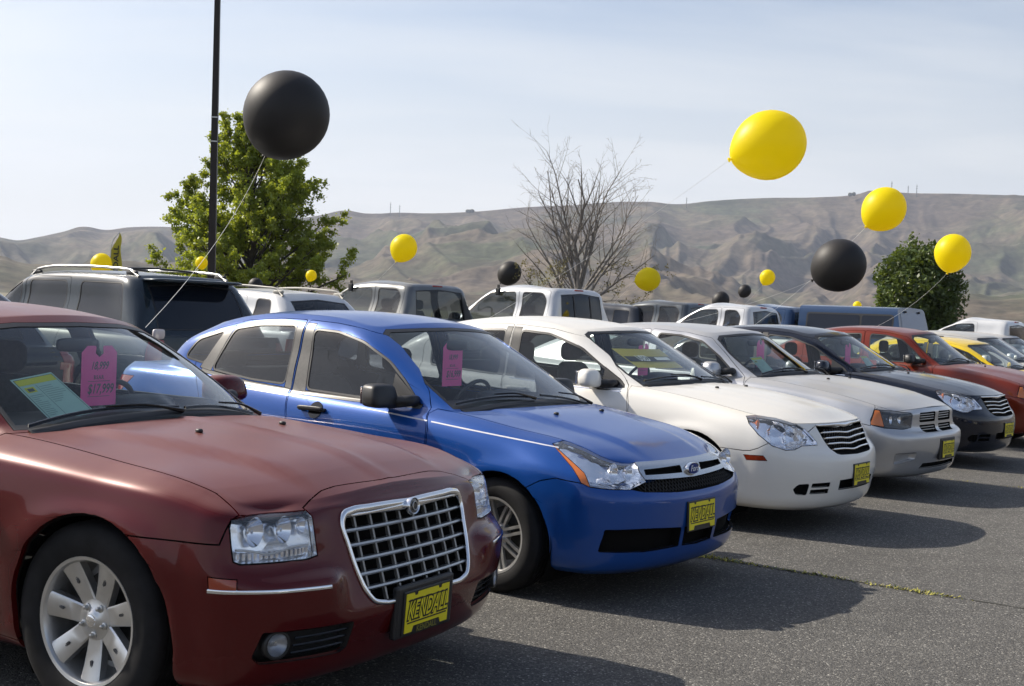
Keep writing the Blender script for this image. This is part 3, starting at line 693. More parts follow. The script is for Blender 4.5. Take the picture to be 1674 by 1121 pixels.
def charger_spec():
    sp = dict(wb=3.05, xr=-4.18, stations=[.45, 0, -.62, -1.1, -1.7, -2.25, -2.85, -3.4, -3.65], kC=12)
    sp['rails'] = [
        dict(xf=.78, w=.80, zf=.165, zs=.18, xr=-3.95, p=2.8),
        dict(xf=.88, w=[(.4, .86), (-.6, .86), (-3, .86)], zf=.205, zs=.215, xr=-4.08, p=2.8),
        dict(xf=.93, w=[(.4, .90), (-.6, .89), (-3, .90)], zf=.33, zs=.35, xr=-4.15, p=2.8),
        dict(xf=.96, w=[(.4, .92), (-.6, .915), (-3, .92)], zf=(.47, .47), zs=.50, xr=-4.18, p=2.9),
        dict(xf=.95, w=[(.4, .925), (-.6, .93), (-3, .925)], zf=(.56, .57), zs=.62, xr=-4.17, p=2.9),
        dict(xf=.885, w=[(.4, .915), (-.6, .932), (-3, .925)], zf=(.60, .62), zs=.70, xr=-4.14, p=2.9),
        dict(xf=.87, w=[(.4, .895), (-.6, .92), (-3, .915)], zf=(.69, .69), zs=[(.45, .77), (-.6, .84), (-2, .86), (-3.6, .92)], xr=-4.1, zr=.85, p=2.9),
        dict(xf=.87, w=[(.4, .86), (0, .875), (-.6, .885), (-3, .88)], zf=(.765, .745), zs=[(.45, .825), (0, .88), (-.6, .935), (-2, .95), (-2.8, .98), (-3.6, 1.02)], xr=-4.06, zr=.98, p=2.9),
        dict(xf=.84, w=[(.4, .80), (0, .79), (-.62, .765), (-1.1, .80), (-2, .815), (-3, .80), (-3.5, .78)], zf=(.805, .775), p=2.9,
             zs=[(.45, .855), (0, .93), (-.62, .992), (-1.1, 1.0), (-2, 1.01), (-2.7, 1.03), (-3.6, 1.08)], xr=-4.02, zr=1.05)]
    sp['cowl'] = (-.42, 1.01); sp['deck'] = (-3.62, 1.10)
    sp['hoodz'] = [(.84, .807), (.6, .885), (.3, .94), (0, .98), (-.42, 1.01)]
    sp['gh'] = [
        dict(xf=-.76, xfc=-.93, zf=1.22, zfc=1.185, w=[(-1.2, .735), (-2, .74), (-3, .70)], wf=.675, side_z=[(-.93, 1.185), (-1.7, 1.22), (-3.1, 1.20)], xr=-3.32, xrc=-3.12, zr=1.26, zrc=1.21, wrr=.655),
        dict(xf=-1.06, xfc=-1.19, zf=1.412, zfc=1.362, w=[(-1.3, .61), (-1.8, .632), (-2.3, .63), (-3, .59)], wf=.597, side_z=[(-1.19, 1.362), (-1.5, 1.395), (-1.9, 1.41), (-2.4, 1.385), (-2.95, 1.30)], xr=-2.98, xrc=-2.86, zr=1.375, zrc=1.315, wrr=.575),
        dict(xf=-1.09, xfc=-1.23, zf=1.427, zfc=1.395, w=[(-1.3, .55), (-1.8, .572), (-2.3, .57), (-3, .54)], wf=.54, side_z=[(-1.23, 1.395), (-1.5, 1.43), (-1.9, 1.447), (-2.4, 1.425), (-2.85, 1.345)], xr=-2.94, xrc=-2.82, zr=1.39, zrc=1.35, wrr=.515)]
    sp['roofz'] = [(-1.09, 1.427), (-1.5, 1.467), (-1.85, 1.479), (-2.4, 1.46), (-2.94, 1.39)]
    sp['arches'] = [(0, .355, .39, .016), (-3.05, .355, .39, .016)]
    def extra(V):
        x, y, z = V.T; ay = np.abs(y)
        hood = (x > -.6) & (x < .9) & (z > .74)
        yr = .42 + .12 * sstep(.7, -.4, x)
        V[:, 2] += np.where(hood, .016 * sstep(yr + .06, yr - .04, ay) * sstep(.80, .45, x) * sstep(-.62, -.3, x), 0)
        return V
    sp['extra'] = extra; sp['disp'] = arch_disp(sp)
    return sp

def upright_spec(wb=2.8, front=.85, xr=-3.85, xA=-.62, xC=-3.6, belt=1.12, roof=1.76, W=.90, gw=.70, back=.16, deckz=None, rear_top_drop=.03, pw=0):
    """tall vehicles: sport utility (xC near the tail) or pickup cab (xC ahead of the bed)"""
    mid = [xA + (xC - xA) * t for t in (.28, .52, .76)]
    xs = [.45, 0, xA] + mid + [xA + (xC - xA) * .9, xC, min(xC - .12, xr + .18)]
    sp = dict(wb=wb, xr=xr, stations=xs, kC=12, nu=4, nv=3, ngh=4)
    h = belt; dk = deckz or belt
    def zz(a, b, c): return [(.45, a), (xA, b), (xC, c)]
    g = dict(pr=6.0, p=3.0)
    sp['rails'] = [
        dict(xf=front - .12, w=W - .10, zf=.28, zs=.30, xr=xr + .15, **g),
        dict(xf=front - .03, w=W - .05, zf=.34, zs=.36, xr=xr + .02, **g),
        dict(xf=front, w=W, zf=.55, zs=.58, xr=xr, **g),
        dict(xf=front - .01, w=W, zf=.70, zs=zz(.76, .8, .8), xr=xr + .01, **g),
        dict(xf=front - .06, w=W - .01, zf=.85, zs=zz(.90, .97, .98), xr=xr + .02, zr=.98, **g),
        dict(xf=front - .10, w=W - .04, zf=.95, zs=zz(.99, h - .06, dk - .06), xr=xr + .03, zr=dk - .06, **g),
        dict(xf=front - .15, w=[(.4, W - .12), (xA, W - .10), (xC, W - .075)], zf=1.0, zs=[(.45, 1.03), (xA, h - .01), (xC + .2, h), (xC, h if not deckz else (h + dk) / 2), (xC - .3, dk)], xr=xr + .04, zr=dk, **g)]
    sp['cowl'] = (xA + .14, h - .01); sp['deck'] = (xC - .05, dk if deckz else h)
    rt = roof; xe = xC + back
    sp['gh'] = [
        dict(xf=xA - .30, xfc=xA - .42, zf=(h + rt) / 2 + .03, zfc=(h + rt) / 2, w=gw + .05, wf=gw + .02, side_z=(h + rt) / 2, xr=xC + back * .45 - .05, xrc=xC + back * .45, zr=(h + rt) / 2, zrc=(h + rt) / 2, wrr=gw + .03),
        dict(xf=xA - .66, xfc=xA - .74, zf=rt - .085, zfc=rt - .13, w=[(xA - .7, gw - .03), ((xA + xC) / 2, gw - .01), (xe, gw - .03)], wf=gw - .04, side_z=[(xA - .74, rt - .13), (xA - 1.1, rt - .085), ((xA + xC) / 2, rt - .07), (xe, rt - .10)], xr=xe - .03, xrc=xe, zr=rt - .09, zrc=rt - .11, wrr=gw - .05),
        dict(xf=xA - .72, xfc=xA - .82, zf=rt - .06, zfc=rt - .075, w=gw - .085, wf=gw - .11, side_z=[(xA - .82, rt - .075), (xA - 1.1, rt - .045), ((xA + xC) / 2, rt - .03), (xe, rt - .06)], xr=xe + .03, xrc=xe + .06, zr=rt - .045, zrc=rt - .06, wrr=gw - .11)]
    sp['roofz'] = [(xA - .72, rt - .06), (xA - 1.15, rt - .012), ((xA + xC) / 2, rt), (xe + .03, rt - .045)]
    sp['arches'] = [(0, .37, .43, .02), (-wb, .37, .43, .02)]
    sp['disp'] = arch_disp(sp)
    return sp

POSE = dict(red=(-1.0455, 5.337, -29.3), blue=(.436, 7.611, -36.2), white=(1.853, 10.2, -36.2), silver=(3.28, 12.45, -37.6), black=(4.88, 15.15, -37.8))
# ------------------------------------------------------------------ vehicle builder
from mathutils.bvhtree import BVHTree
def make_bvh(S):
    rg = Region(S.Vw, S.Nw, S.Fw).both(); S.rg = rg
    S.bvh = BVHTree.FromPolygons([Vector(v) for v in rg.V], rg.F)
def shoot(S, o, d):
    h = S.bvh.ray_cast(Vector(o), Vector(d).normalized())
    if h[0] is None: return None, None
    f = S.rg.F[h[2]]; w = [1 / (((S.rg.V[i] - np.array(h[0])) ** 2).sum() ** .5 + 1e-6) for i in f]
    n = sum(S.rg.N[i] * k for i, k in zip(f, w)); n = n / np.linalg.norm(n)
    return np.array(h[0]), n
def on_front(S, y, z): return shoot(S, (3, y, z), (-1, 0, 0))
def on_side(S, x, z, s=-1): return shoot(S, (x, 3 * s, z), (0, -s, 0))
def on_top(S, x, y): return shoot(S, (x, y, 3), (0, 0, -1))
def strip_obj(S, name, hits, width, lift, m, parent, sub=2):
    P = [h[0] for h in hits if h[0] is not None]; Nn = [h[1] for h in hits if h[0] is not None]
    P = np.array(P); Nn = np.array(Nn)
    for _ in range(2):
        P[1:-1] = .5 * P[1:-1] + .25 * (P[:-2] + P[2:]); Nn[1:-1] = .5 * Nn[1:-1] + .25 * (Nn[:-2] + Nn[2:])
    T = frames(P); side = np.cross(Nn, T); side /= np.linalg.norm(side, axis=1)[:, None]
    ww = np.broadcast_to(np.asarray(width, float), (len(P),))
    V = []; NN = []; F = []
    for p, n, s, w in zip(P, Nn, side, ww):
        V += [p + s * w / 2 - n * .004, p + s * w * .4 + n * lift, p - s * w * .4 + n * lift, p - s * w / 2 - n * .004]; NN += [s * .8 + n * .6, n + s * .3, n - s * .3, n * .6 - s * .8]
    for i in range(len(P) - 1):
        for c in range(3): a = 4 * i + c; F.append((a, a + 1, a + 5, a + 4))
    for e in (0, 4 * (len(P) - 1)): F.append((e, e + 1, e + 2, e + 3))
    NN = np.array(NN); NN /= np.linalg.norm(NN, axis=1)[:, None]
    return mesh_obj(name, V, F, m, parent, N=NN)
def lerp_path(pts, n=8):
    out = []
    for a, b in zip(pts, pts[1:]):
        for k in range(n): out.append(tuple(np.array(a) + (np.array(b) - np.array(a)) * k / n))
    return out + [tuple(pts[-1])]
def smooth_path(pts, n=6): return [tuple(q) for q in hermite(np.array(pts, float), n)]
def expand(poly, d):
    P = np.array(poly, float); A = 0
    for a, b in zip(P, np.roll(P, -1, 0)): A += a[0] * b[1] - a[1] * b[0]
    s = 1 if A > 0 else -1; out = []
    for i in range(len(P)):
        e0 = P[i] - P[i - 1]; e1 = P[(i + 1) % len(P)] - P[i]
        n0 = np.array([e0[1], -e0[0]]) / (np.linalg.norm(e0) + 1e-9); n1 = np.array([e1[1], -e1[0]]) / (np.linalg.norm(e1) + 1e-9)
        n = n0 + n1; L = np.linalg.norm(n); n = n / (L + 1e-9) / max(.55, L / 2); out.append(tuple(P[i] + s * n * d))
    return out
def p2(poly, ax):
    U, W = [np.array(q, float) for q in PROJ[ax]]
    return [tuple(q) if len(q) == 2 else (float(np.dot(q, U)), float(np.dot(q, W))) for q in poly]
def bowl(rg, depth, dirv, scale=.9):
    """open box behind a region: side walls and a back, for lamp housings and air intakes"""
    r = rg; bd = r.border(); c = r.V.mean(0); inner = c + (r.V - c) * scale + np.array(dirv) * depth
    V = np.concatenate([r.V, inner]); n = len(r.V); F = [[i + n for i in f] for f in r.F]
    V = np.concatenate([V, r.V, inner]); 
    for a, b in bd: F.append([a + 2 * n, b + 2 * n, b + 3 * n, a + 3 * n])
    return V, F

def wheel_mesh_parts(kind, Rt, Rr, w=.20, detail=True):
    """dict of bmeshes in wheel coordinates: axis y, outer face towards -y"""
    out = {}; seg = 56 if detail else 28
    bm = bmesh.new(); h = w / 2
    prof = [(Rr - .006, -h * .86), (Rr + .004, -h * .95), (Rr + .02, -h * 1.02), ((Rr + Rt) / 2, -h * 1.08), (Rt - .035, -h * 1.03), (Rt - .012, -h * .90), (Rt - .002, -h * .74)]
    if detail:
        for g in (-.5, -.17, .17, .5):
            prof += [(Rt, h * (g - .06)), (Rt - .009, h * (g - .045)), (Rt - .009, h * (g + .045)), (Rt, h * (g + .06))]
    prof += [(Rt - .002, h * .74), (Rt - .012, h * .9), (Rt - .035, h * 1.03), ((Rr + Rt) / 2, h * 1.08), (Rr + .01, h)]
    add_lathe(bm, prof, seg)
    out['tyre'] = (bm, 'tyre')
    bm = bmesh.new(); lip = 'alloy'
    add_lathe(bm, [(Rr - .002, -h * .84), (Rr + .006, -h * .93), (Rr + .004, -h * .97), (Rr - .008, -h * .94), (Rr - .016, -h * .80), (Rr - .020, -h * .3), (Rr - .03, h * .6), (.06, h * .62)], seg)
    out['rim'] = (bm, lip)
    bm = bmesh.new(); add_lathe(bm, [(0.001, h * .25), (Rr * .72, h * .25), (Rr * .72, h * .40)], 32); add_lathe(bm, [(.001, h * .02), (.055, 0), (.06, h * .25)], 20)
    out['brake_disc'] = (bm, 'alloy_dark')
    sp = []
    def spoke(ang, w0, w1, r0, r1, d0, d1, th, slot=False, off=0.0, curve=0.0):
        b = bmesh.new(); n = 7; rows = []
        for i in range(n):
            t = i / (n - 1); r = r0 + (r1 - r0) * t; ww = w0 + (w1 - w0) * t ** 1.3; d = d0 + (d1 - d0) * t ** 1.5 - curve * math.sin(math.pi * t)
            rows.append([(x, y, r) for x, y in ((off - ww, d + th), (off - ww, d + .004), (off - ww * .82, d), (off + ww * .82, d), (off + ww, d + .004), (off + ww, d + th))])
        M = Matrix.Rotation(ang, 3, 'Y'); vv = [[b.verts.new(M @ Vector(p)) for p in row] for row in rows]
        for A, B in zip(vv, vv[1:]):
            for k in range(5): b.faces.new((A[k], A[k + 1], B[k + 1], B[k]))
        b.faces.new(vv[0]); b.faces.new(vv[-1][::-1])
        return b
    hz = -h * .62
    if kind == 'seven':
        for k in range(7): sp.append(spoke(2 * math.pi * k / 7 + .1, .033, .047, .035, Rr - .008, hz + .012, hz - .022, .035))
        for k in range(7):   # narrow slot in each spoke
            b = bmesh.new(); vs = add_box(b, (0, hz - .0065, Rr * .74), (.011, .004, .055), bevel=.004, seg=1); M = Matrix.Rotation(2 * math.pi * k / 7 + .1, 3, 'Y')
            for v in b.verts: v.co = M @ v.co
            out.setdefault('slots', []).append(b)
    elif kind == 'twin':
        for k in range(8):
            a = 2 * math.pi * k / 8 + .2
            for o in (-.017, .017): sp.append(spoke(a, .0085, .0085, .04, Rr - .006, hz + .004, hz - .008, .022, off=o, curve=.006))
    else:
        for k in range(5): sp.append(spoke(2 * math.pi * k / 5 + .3, .034, .045, .035, Rr - .006, hz + .005, hz - .015, .03))
    out['spokes'] = sp
    bm = bmesh.new(); add_lathe(bm, [(.001, hz - .010), (.026, hz - .010), (.032, hz - .006), (.045, hz + .004), (.074, hz + .008), (.078, hz + .02), (.075, hz + .04)], 28); out['hub'] = (bm, 'alloy')
    bm = bmesh.new(); add_lathe(bm, [(.001, hz - .0145), (.016, hz - .0145), (.022, hz - .012), (.026, hz - .004)], 24); out['hub_cap'] = (bm, 'chrome')
    lug = bmesh.new(); add_lathe(lug, [(.001, -.016), (.007, -.014), (.009, -.002), (.014, 0), (.0145, .004)], 10); out['lug'] = lug; out['lugpos'] = [(math.sin(2 * math.pi * k / 5 + .3) * .054, hz + .002, math.cos(2 * math.pi * k / 5 + .3) * .054) for k in range(5)]
    return out
WHEEL_CACHE = {}
def make_wheel(car, pos, kind, Rt, Rr, side, steer=0, detail=True, w=.2):
    key = (kind, Rt, Rr, detail)
    wh = bpy.data.objects.new('wheel', None); COL.objects.link(wh); wh.parent = car; wh.location = pos; wh.empty_display_size = .1
    wh.rotation_euler = (0, R(17 if side < 0 else -40), (math.pi if side > 0 else 0) + R(steer)); wh.rotation_mode = 'XYZ'
    if key in WHEEL_CACHE:
        for nm, me in WHEEL_CACHE[key]:
            o = bpy.data.objects.new(nm, me[0]); COL.objects.link(o); o.parent = wh
            if me[1]: o.location = me[1]
        return wh
    P = wheel_mesh_parts(kind, Rt, Rr, w, detail); rec = []
    def put(nm, bm, m, angle=40, loc=None):
        o = bm_obj(nm, bm, m, wh, smooth=True, angle=angle, loc=loc); rec.append((nm, (o.data, loc))); return o
    for nm in ('tyre', 'rim', 'brake_disc', 'hub', 'hub_cap'): put(nm, *P[nm], angle=35)
    for b in P.get('slots', []): put('spoke_slot', b, 'alloy_dark')
    if detail:
        for b in P['spokes']: put('spoke', b, 'alloy', 30)
        lo = put('lug_nut', P['lug'], 'satin_metal', loc=P['lugpos'][0])
        for q in P['lugpos'][1:]:
            o = lo.copy(); COL.objects.link(o); o.parent = wh; o.location = q; rec.append(('lug_nut', (lo.data, q)))
    else:
        bm = bmesh.new()
        for b in P['spokes']:
            me = bpy.data.meshes.new('t'); b.to_mesh(me); b.free(); bm.from_mesh(me); bpy.data.meshes.remove(me)
        put('spokes', bm, 'alloy', 30); P['lug'].free()
    WHEEL_CACHE[key] = rec
    return wh

def superbox(c, s, e=.35, nu=18, nv=10, shear=(0, 0, 0), taper=0):
    """rounded block: superellipsoid, s = half sizes"""
    V = []; F = []
    def pw(a, p): return math.copysign(abs(a) ** p, a)
    for i in range(nv + 1):
        ph = -math.pi / 2 + math.pi * i / nv
        for j in range(nu):
            th = 2 * math.pi * j / nu
            x = pw(math.cos(ph), e) * pw(math.cos(th), e); y = pw(math.cos(ph), e) * pw(math.sin(th), e); z = pw(math.sin(ph), e)
            k = 1 + taper * z
            V.append((c[0] + s[0] * x * k + shear[0] * z, c[1] + s[1] * y * k + shear[1] * z + shear[2] * x, c[2] + s[2] * z))
    for i in range(nv):
        for j in range(nu): F.append((i * nu + j, i * nu + (j + 1) % nu, (i + 1) * nu + (j + 1) % nu, (i + 1) * nu + j))
    return V, F
def sb_obj(name, m, parent, *a, **k):
    V, F = superbox(*a, **k); o = mesh_obj(name, V, F, m, parent); return o

def add_mirror(S, door, x, z, side, m, w=.20, h=.125, reach=.20, foot=None, boxy=False):
    p, n = on_side(S, foot[0] if foot else x, foot[1] if foot else z, side)
    if p is None: return
    y0 = p[1]; c = (x, y0 + side * reach, z)
    sb_obj('mirror_housing', m, door, c, (.075, w / 2, h / 2), e=.42 if boxy else .62, shear=(-.012, 0, .015 * side), taper=-.08 if boxy else -.1)
    bm = bmesh.new(); P = [(p[0], y0 - side * .03, p[2]), (p[0] + .01, y0 + side * .05, p[2] + .005), (x + .01, y0 + side * (reach - w * .3), z - h * .33)]
    add_tube(bm, smooth_path(P, 4), [.034] * 9, 10, flat=1.0); bm_obj('mirror_arm', bm, 'black_trim', door, smooth=True)
    bm = bmesh.new(); vs = add_box(bm, (c[0] - .068, c[1], c[2]), (.012, w * .78, h * .74), bevel=.005); bm_obj('mirror_glass', bm, 'chrome', door)
    # trim corner that carries the mirror
def seat(car, x, y, m='seat_cloth', lean=.16, zc=.46, top=1.04, head=True, w=.25):
    s = sb_obj('seat', m, car, (x, y, zc), (.26, w, .075), e=.4)
    sb_obj('seat_back', m, s, (x - .30, y, (zc + top) / 2 + .02), (.065, w * .95, (top - zc) / 2), e=.45, shear=(-.09, 0, 0), taper=-.06)
    if head: sb_obj('headrest', m, s, (x - .40, y, top + .11), (.05, .13, .085), e=.6)
    return s
def interior(S, car, cloth='seat_cloth', x0=-.62, belt=.95, rows=2, yw=.60, seat_x=-1.45, top=1.04, rear_x=-2.35):
    for s in (-1, 1): seat(car, seat_x, s * .37, cloth, top=top)
    V, F = superbox((rear_x, 0, .50), (.26, yw, .08), e=.35); b = mesh_obj('rear_bench', V, F, cloth, car)
    sb_obj('bench_back', cloth, b, (rear_x - .32, 0, .80), (.07, yw, .27), e=.35, shear=(-.09, 0, 0))
    for s in (-1, 1): sb_obj('headrest', cloth, b, (rear_x - .42, s * .36, 1.12), (.04, .12, .06), e=.6)
    V, F = superbox((x0 - .16, 0, belt - .13), (.27, yw + .06, .13), e=.35, nu=24); d = mesh_obj('dashboard', V, F, 'dash', car)
    sb_obj('instrument_hood', 'dash', d, (x0 - .27, .37, belt + .005), (.12, .17, .05), e=.6)
    bm = bmesh.new(); a = R(25); c = Vector((x0 - .52, .37, belt - .06)); P = []
    for k in range(28):
        t = 2 * math.pi * k / 28; P.append(c + Vector((-math.sin(a) * math.cos(t) * -.185, math.sin(t) * .185, math.cos(a) * math.cos(t) * .185)))
    add_tube(bm, P, .0135, 8, closed=True); sw = bm_obj('steering_wheel', bm, 'black_trim', car, smooth=True)
    bm = bmesh.new(); vs = add_box(bm, c, (.05, .11, .09), bevel=.02)
    for q in (-1, 1): add_tube(bm, [c, c + Vector((0, q * .17, -.01))], .016, 6)
    add_tube(bm, [c, c + Vector((.30, 0, -.12))], .03, 8); bm_obj('steering_hub', bm, 'black_trim', sw, smooth=False)
def rear_view_mirror(S, car, z=1.33, x=None):
    p, n = on_front(S, 0, z); 
    if p is None: return
    x = p[0] - .10; sb_obj('rear_view_mirror', 'black_trim', car, (x, 0, z - .035), (.02, .12, .032), e=.5)
def wiper(S, car, foot, tip, blade, m='black_gloss'):
    """foot, tip in plan (x, y); blade length centred on the arm's tip"""
    pf, nf = on_top(S, *foot); pt, nt = on_top(S, *tip)
    if pf is None or pt is None: return
    bm = bmesh.new(); a = pf + nf * .015; b = pt + nt * .032; m1 = (a + b) / 2 + nt * .02
    add_tube(bm, smooth_path([a, m1, b], 5), [.011, .010, .008, .0065, .006, .0055, .005, .005, .005, .0045, .004], 6); o = bm_obj('wiper', bm, m, car)
    hits = []
    for k in range(13):
        t = k / 12; q = np.array(blade[0]) * (1 - t) + np.array(blade[1]) * t; h = on_top(S, q[0], q[1])
        if h[0] is not None: hits.append((h[0] + h[1] * .012, h[1]))
    if len(hits) > 3: strip_obj(S, 'wiper_blade', hits, .012, .008, m, o)
def number_plate(car, y, z, S=None, x=None, frame='wide', pitchdeg=0, dark=False, w=.305, h=.155):
    if x is None:
        p, n = on_front(S, y, z); x = p[0] + .012
    o = bpy.data.objects.new('number_plate', None); COL.objects.link(o); o.parent = car; o.location = (x, y, z)
    o.rotation_euler = (0, R(pitchdeg), 0); o.empty_display_size = .05
    if frame == 'wide':
        bm = bmesh.new(); add_box(bm, (-.022, 0, .004), (.03, w + .085, h + .045), bevel=.01); bm_obj('plate_bracket', bm, 'black_trim', o)
    bm = bmesh.new(); add_box(bm, (-.006, 0, 0), (.012, w + .012, h + .012), bevel=.004); bm_obj('plate_frame', bm, 'black_trim', o)
    # yellow face with the notches of the frame
    yl = [(-w/2, -h/2), (-w/2 + .05, -h/2), (-w/2 + .06, -h/2 + .022), (w/2 - .06, -h/2 + .022), (w/2 - .05, -h/2), (w/2, -h/2), (w/2, h/2), (w * .33, h/2), (w * .31, h/2 - .012), (w * .25, h/2 - .012), (w * .23, h/2), (-w * .23, h/2), (-w * .25, h/2 - .012), (-w * .31, h/2 - .012), (-w * .33, h/2), (-w/2, h/2)]
    bm = bmesh.new(); add_prism(bm, [(a * .97, b * .96) for a, b in yl], .0, .0022, lambda a, b, d: (d, a, b)); bm_obj('plate_face', bm, 'plate_yellow', o)
    def lay(txt, size, bold, xs, yy, m, d, sh, nm):
        me = text_mesh(txt, size, bold, xs, sh); 
        for v in me.vertices: v.co = Vector((d, v.co.x, v.co.y + yy))
        me.materials.append(MATS[m]); t = bpy.data.objects.new(nm, me); COL.objects.link(t); t.parent = o
    lay('KENDALL', .098, .0080, .655, .006, 'ink_black', .0032, .28, 'lettering')
    lay('KENDALL', .098, .0006, .655, .006, 'plate_yellow', .0042, .28, 'lettering')
    for zz in (.047, -.038):
        bm = bmesh.new(); add_box(bm, (.003, 0, zz), (.0015, w * .88, .005)); bm_obj('line', bm, 'ink_black', o)
    if frame == 'wide': lay('KENDALL', .034, .0006, .95, -.069, 'plate_dim', .0045, 0, 'lettering')
    return o
mat('plate_dim', (.22, .20, .03), .5)
def reflector(parent, c, r, d=(1, 0, 0), depth=None, m='reflector', bulb=True, nm='reflector'):
    """round lamp bowl facing d"""
    depth = depth or r * .8; bm = bmesh.new()
    pr = [(r * 1.04, .0), (r, .0)] + [(r * math.sqrt(1 - k / 7) if k < 7 else .004, -depth * k / 7) for k in range(1, 8)]
    add_lathe(bm, pr, 28, 'Z')
    q = Vector(d).to_track_quat('Z', 'Y')
    if bulb: add_lathe(bm, [(.001, -depth * .3), (r * .16, -depth * .32), (r * .2, -depth * .8), (r * .26, -depth)], 12, 'Z')
    for v in bm.verts: v.co = q @ v.co + Vector(c)
    return bm_obj(nm, bm, m, parent, smooth=True, angle=50)

def build_car(sp, name, label, cat, pose, paint_m, f, group=None, detail=2, shell=None):
    """f: feature dict for the cuts and fittings"""
    S = shell or build_shell(sp)
    if not hasattr(S, 'bvh'): make_bvh(S)
    car = empty(name, (pose[0], pose[1], pose[3] if len(pose) > 3 else 0), R(pose[2]), label=label, cat=cat, group=group)
    side = lambda c, n: c.y < -.35 and n.y < -.1
    cuts = []
    for k, (cx, cz, Rr_, _) in enumerate(sp['arches']):
        poly = [(cx + Rr_ * math.cos(a), cz + Rr_ * math.sin(a)) for a in np.linspace(-.25, math.pi + .25, 30)] + [(cx - Rr_ * .96, -.05), (cx + Rr_ * .96, -.05)]
        cuts.append(dict(tag='arch', poly=poly, over={'wrap', 'under'}, cond=lambda c, n: c.y < -.45))
    L = {'wrap', 'gh'}
    def add(tag_, poly, ax='side', over=L, cond=side, r=0):
        poly = p2(poly, ax)
        if r: poly = round_poly(poly, r)
        cuts.append(dict(tag=tag_, poly=poly, ax=ax, over=over, cond=cond))
    if 'bumper' in f: add('front_bumper', f['bumper'], 'side', {'wrap'} | ({'hood'} if f.get('nose_in_hood') else set()), lambda c, n: c.x > 0)
    if 'nosepanel' in f: add('front_bumper', f['nosepanel'][1], f['nosepanel'][0], {'hood', 'wrap'}, lambda c, n: c.x > 0)
    if 'fender' in f: add('fender', f['fender'], over={'wrap'})
    if 'hood_lip' in f: add('hood', f['hood_lip'][1], f['hood_lip'][0], {'hood', 'wrap', 'front_bumper', 'fender'}, lambda c, n: c.x > .40)
    if 'hood_fill' in f: add('hood', f['hood_fill'], 'front', {'wrap'}, lambda c, n: c.x > .4)
    for d in ('front_door', 'rear_door'):
        if d in f: add(d, f[d], r=f.get('door_r', .03))
    for w_, host in (('front_window', 'front_door'), ('rear_window', 'rear_door'), ('quarter_window', 'rear_door'), ('side_window', None), ('side_window_b', None)):
        if w_ in f:
            pl = round_poly(p2(f[w_], 'side'), f.get('win_r', .03))
            ov = {host, 'wrap', 'gh', 'front_door', 'rear_door'} if host else {'wrap', 'gh', 'roof'}
            add(w_ + '_trim', expand(pl, f.get('trim', .014)), over=ov); add(w_, pl, over={w_ + '_trim'})
    for t_, pl, *rest in f.get('pillar_trim', []):
        add(t_, pl, over=L | {'front_door', 'rear_door'} | (set(rest[0]) if rest else set()))
    fr = lambda c, n: n.x > .1
    if 'windscreen' in f:
        pl = f['windscreen']; add('windscreen_seal', expand(pl, .016), 'front', {'gh', 'roof', 'wrap'}, lambda c, n: n.x > .1 and c.x < f.get('wsx', -.15)); add('windscreen', pl, 'front', {'windscreen_seal'}, fr)
    if 'backlight' in f:
        pl = f['backlight']; add('backlight_seal', expand(pl, .014), 'front', {'gh', 'roof', 'wrap'}, lambda c, n: n.x < -.1); add('backlight', pl, 'front', {'backlight_seal'}, lambda c, n: n.x < -.1)
    for h_ in f.get('holes', []):    # name, projection, polygon, over
        add(h_['tag'], h_['poly'], h_.get('ax', 'front'), h_.get('over', {'front_bumper', 'wrap', 'hood', 'fender', 'gh'}), h_.get('cond', lambda c, n: c.x > .1), h_.get('r', 0))
    for h_ in f.get('tails', []):
        add(h_['tag'], h_['poly'], h_.get('ax', 'rdiag'), {'wrap', 'deck', 'rear_bumper', 'gh'}, h_.get('cond', lambda c, n: c.x < -2), h_.get('r', 0))
    if 'tailgate' in f: add('tailgate', f['tailgate'], 'front', {'wrap', 'gh', 'deck'}, lambda c, n: n.x < -.3, .03)
    RG = cut_regions(S, cuts); S.RG = RG
    g = .0028
    # ---- painted shell
    def flip_add(nm, rg, m, par=None, **k):
        """both sides as separate objects; returns (right, left)"""
        a = rg.emit(nm, m, par[0] if par else car, **k); b = rg.mirrored().emit(nm, m, par[1] if par else car, **k); return a, b
    body = Region.merge([RG[k] for k in ('wrap', 'gh', 'roof', 'deck') if k in RG]).both()
    body.emit('body_shell', paint_m, car, gap=g, depth=.014)
    if f.get('lining', True):
        solid = [k for k in ('wrap', 'fender', 'front_bumper', 'hood', 'front_door', 'rear_door', 'deck') if k in RG]
        lin = Region.merge([RG[k] for k in solid]).both(); lin.shrink(-.006); lin.offset(-.022); lin.emit('inner_body', 'cavity', car, depth=0)
        hl = Region.merge([RG[k] for k in ('gh', 'roof') if k in RG]).both().offset(-.018); hl.emit('headliner', 'grey_plastic' if f.get('light_liner') else 'interior', car, depth=0)
    if 'under' in RG: RG['under'].both().emit('underbody', 'cavity', car, depth=0)
    if 'hood' in RG: RG['hood'].both().emit('bonnet' if False else 'hood', paint_m, car, gap=g, depth=.02)
    if 'front_bumper' in RG: RG['front_bumper'].both().emit('front_bumper', paint_m, car, gap=g, depth=.02)
    if 'tailgate' in RG: RG['tailgate'].both().emit('tailgate', f.get('tailgate_m', paint_m), car, gap=g, depth=.02)
    if 'fender' in RG: flip_add('fender', RG['fender'], paint_m, gap=g, depth=.03)
    doors = {}
    for d in ('front_door', 'rear_door'):
        if d in RG: doors[d] = flip_add('door', RG[d], paint_m, gap=g, depth=.02)
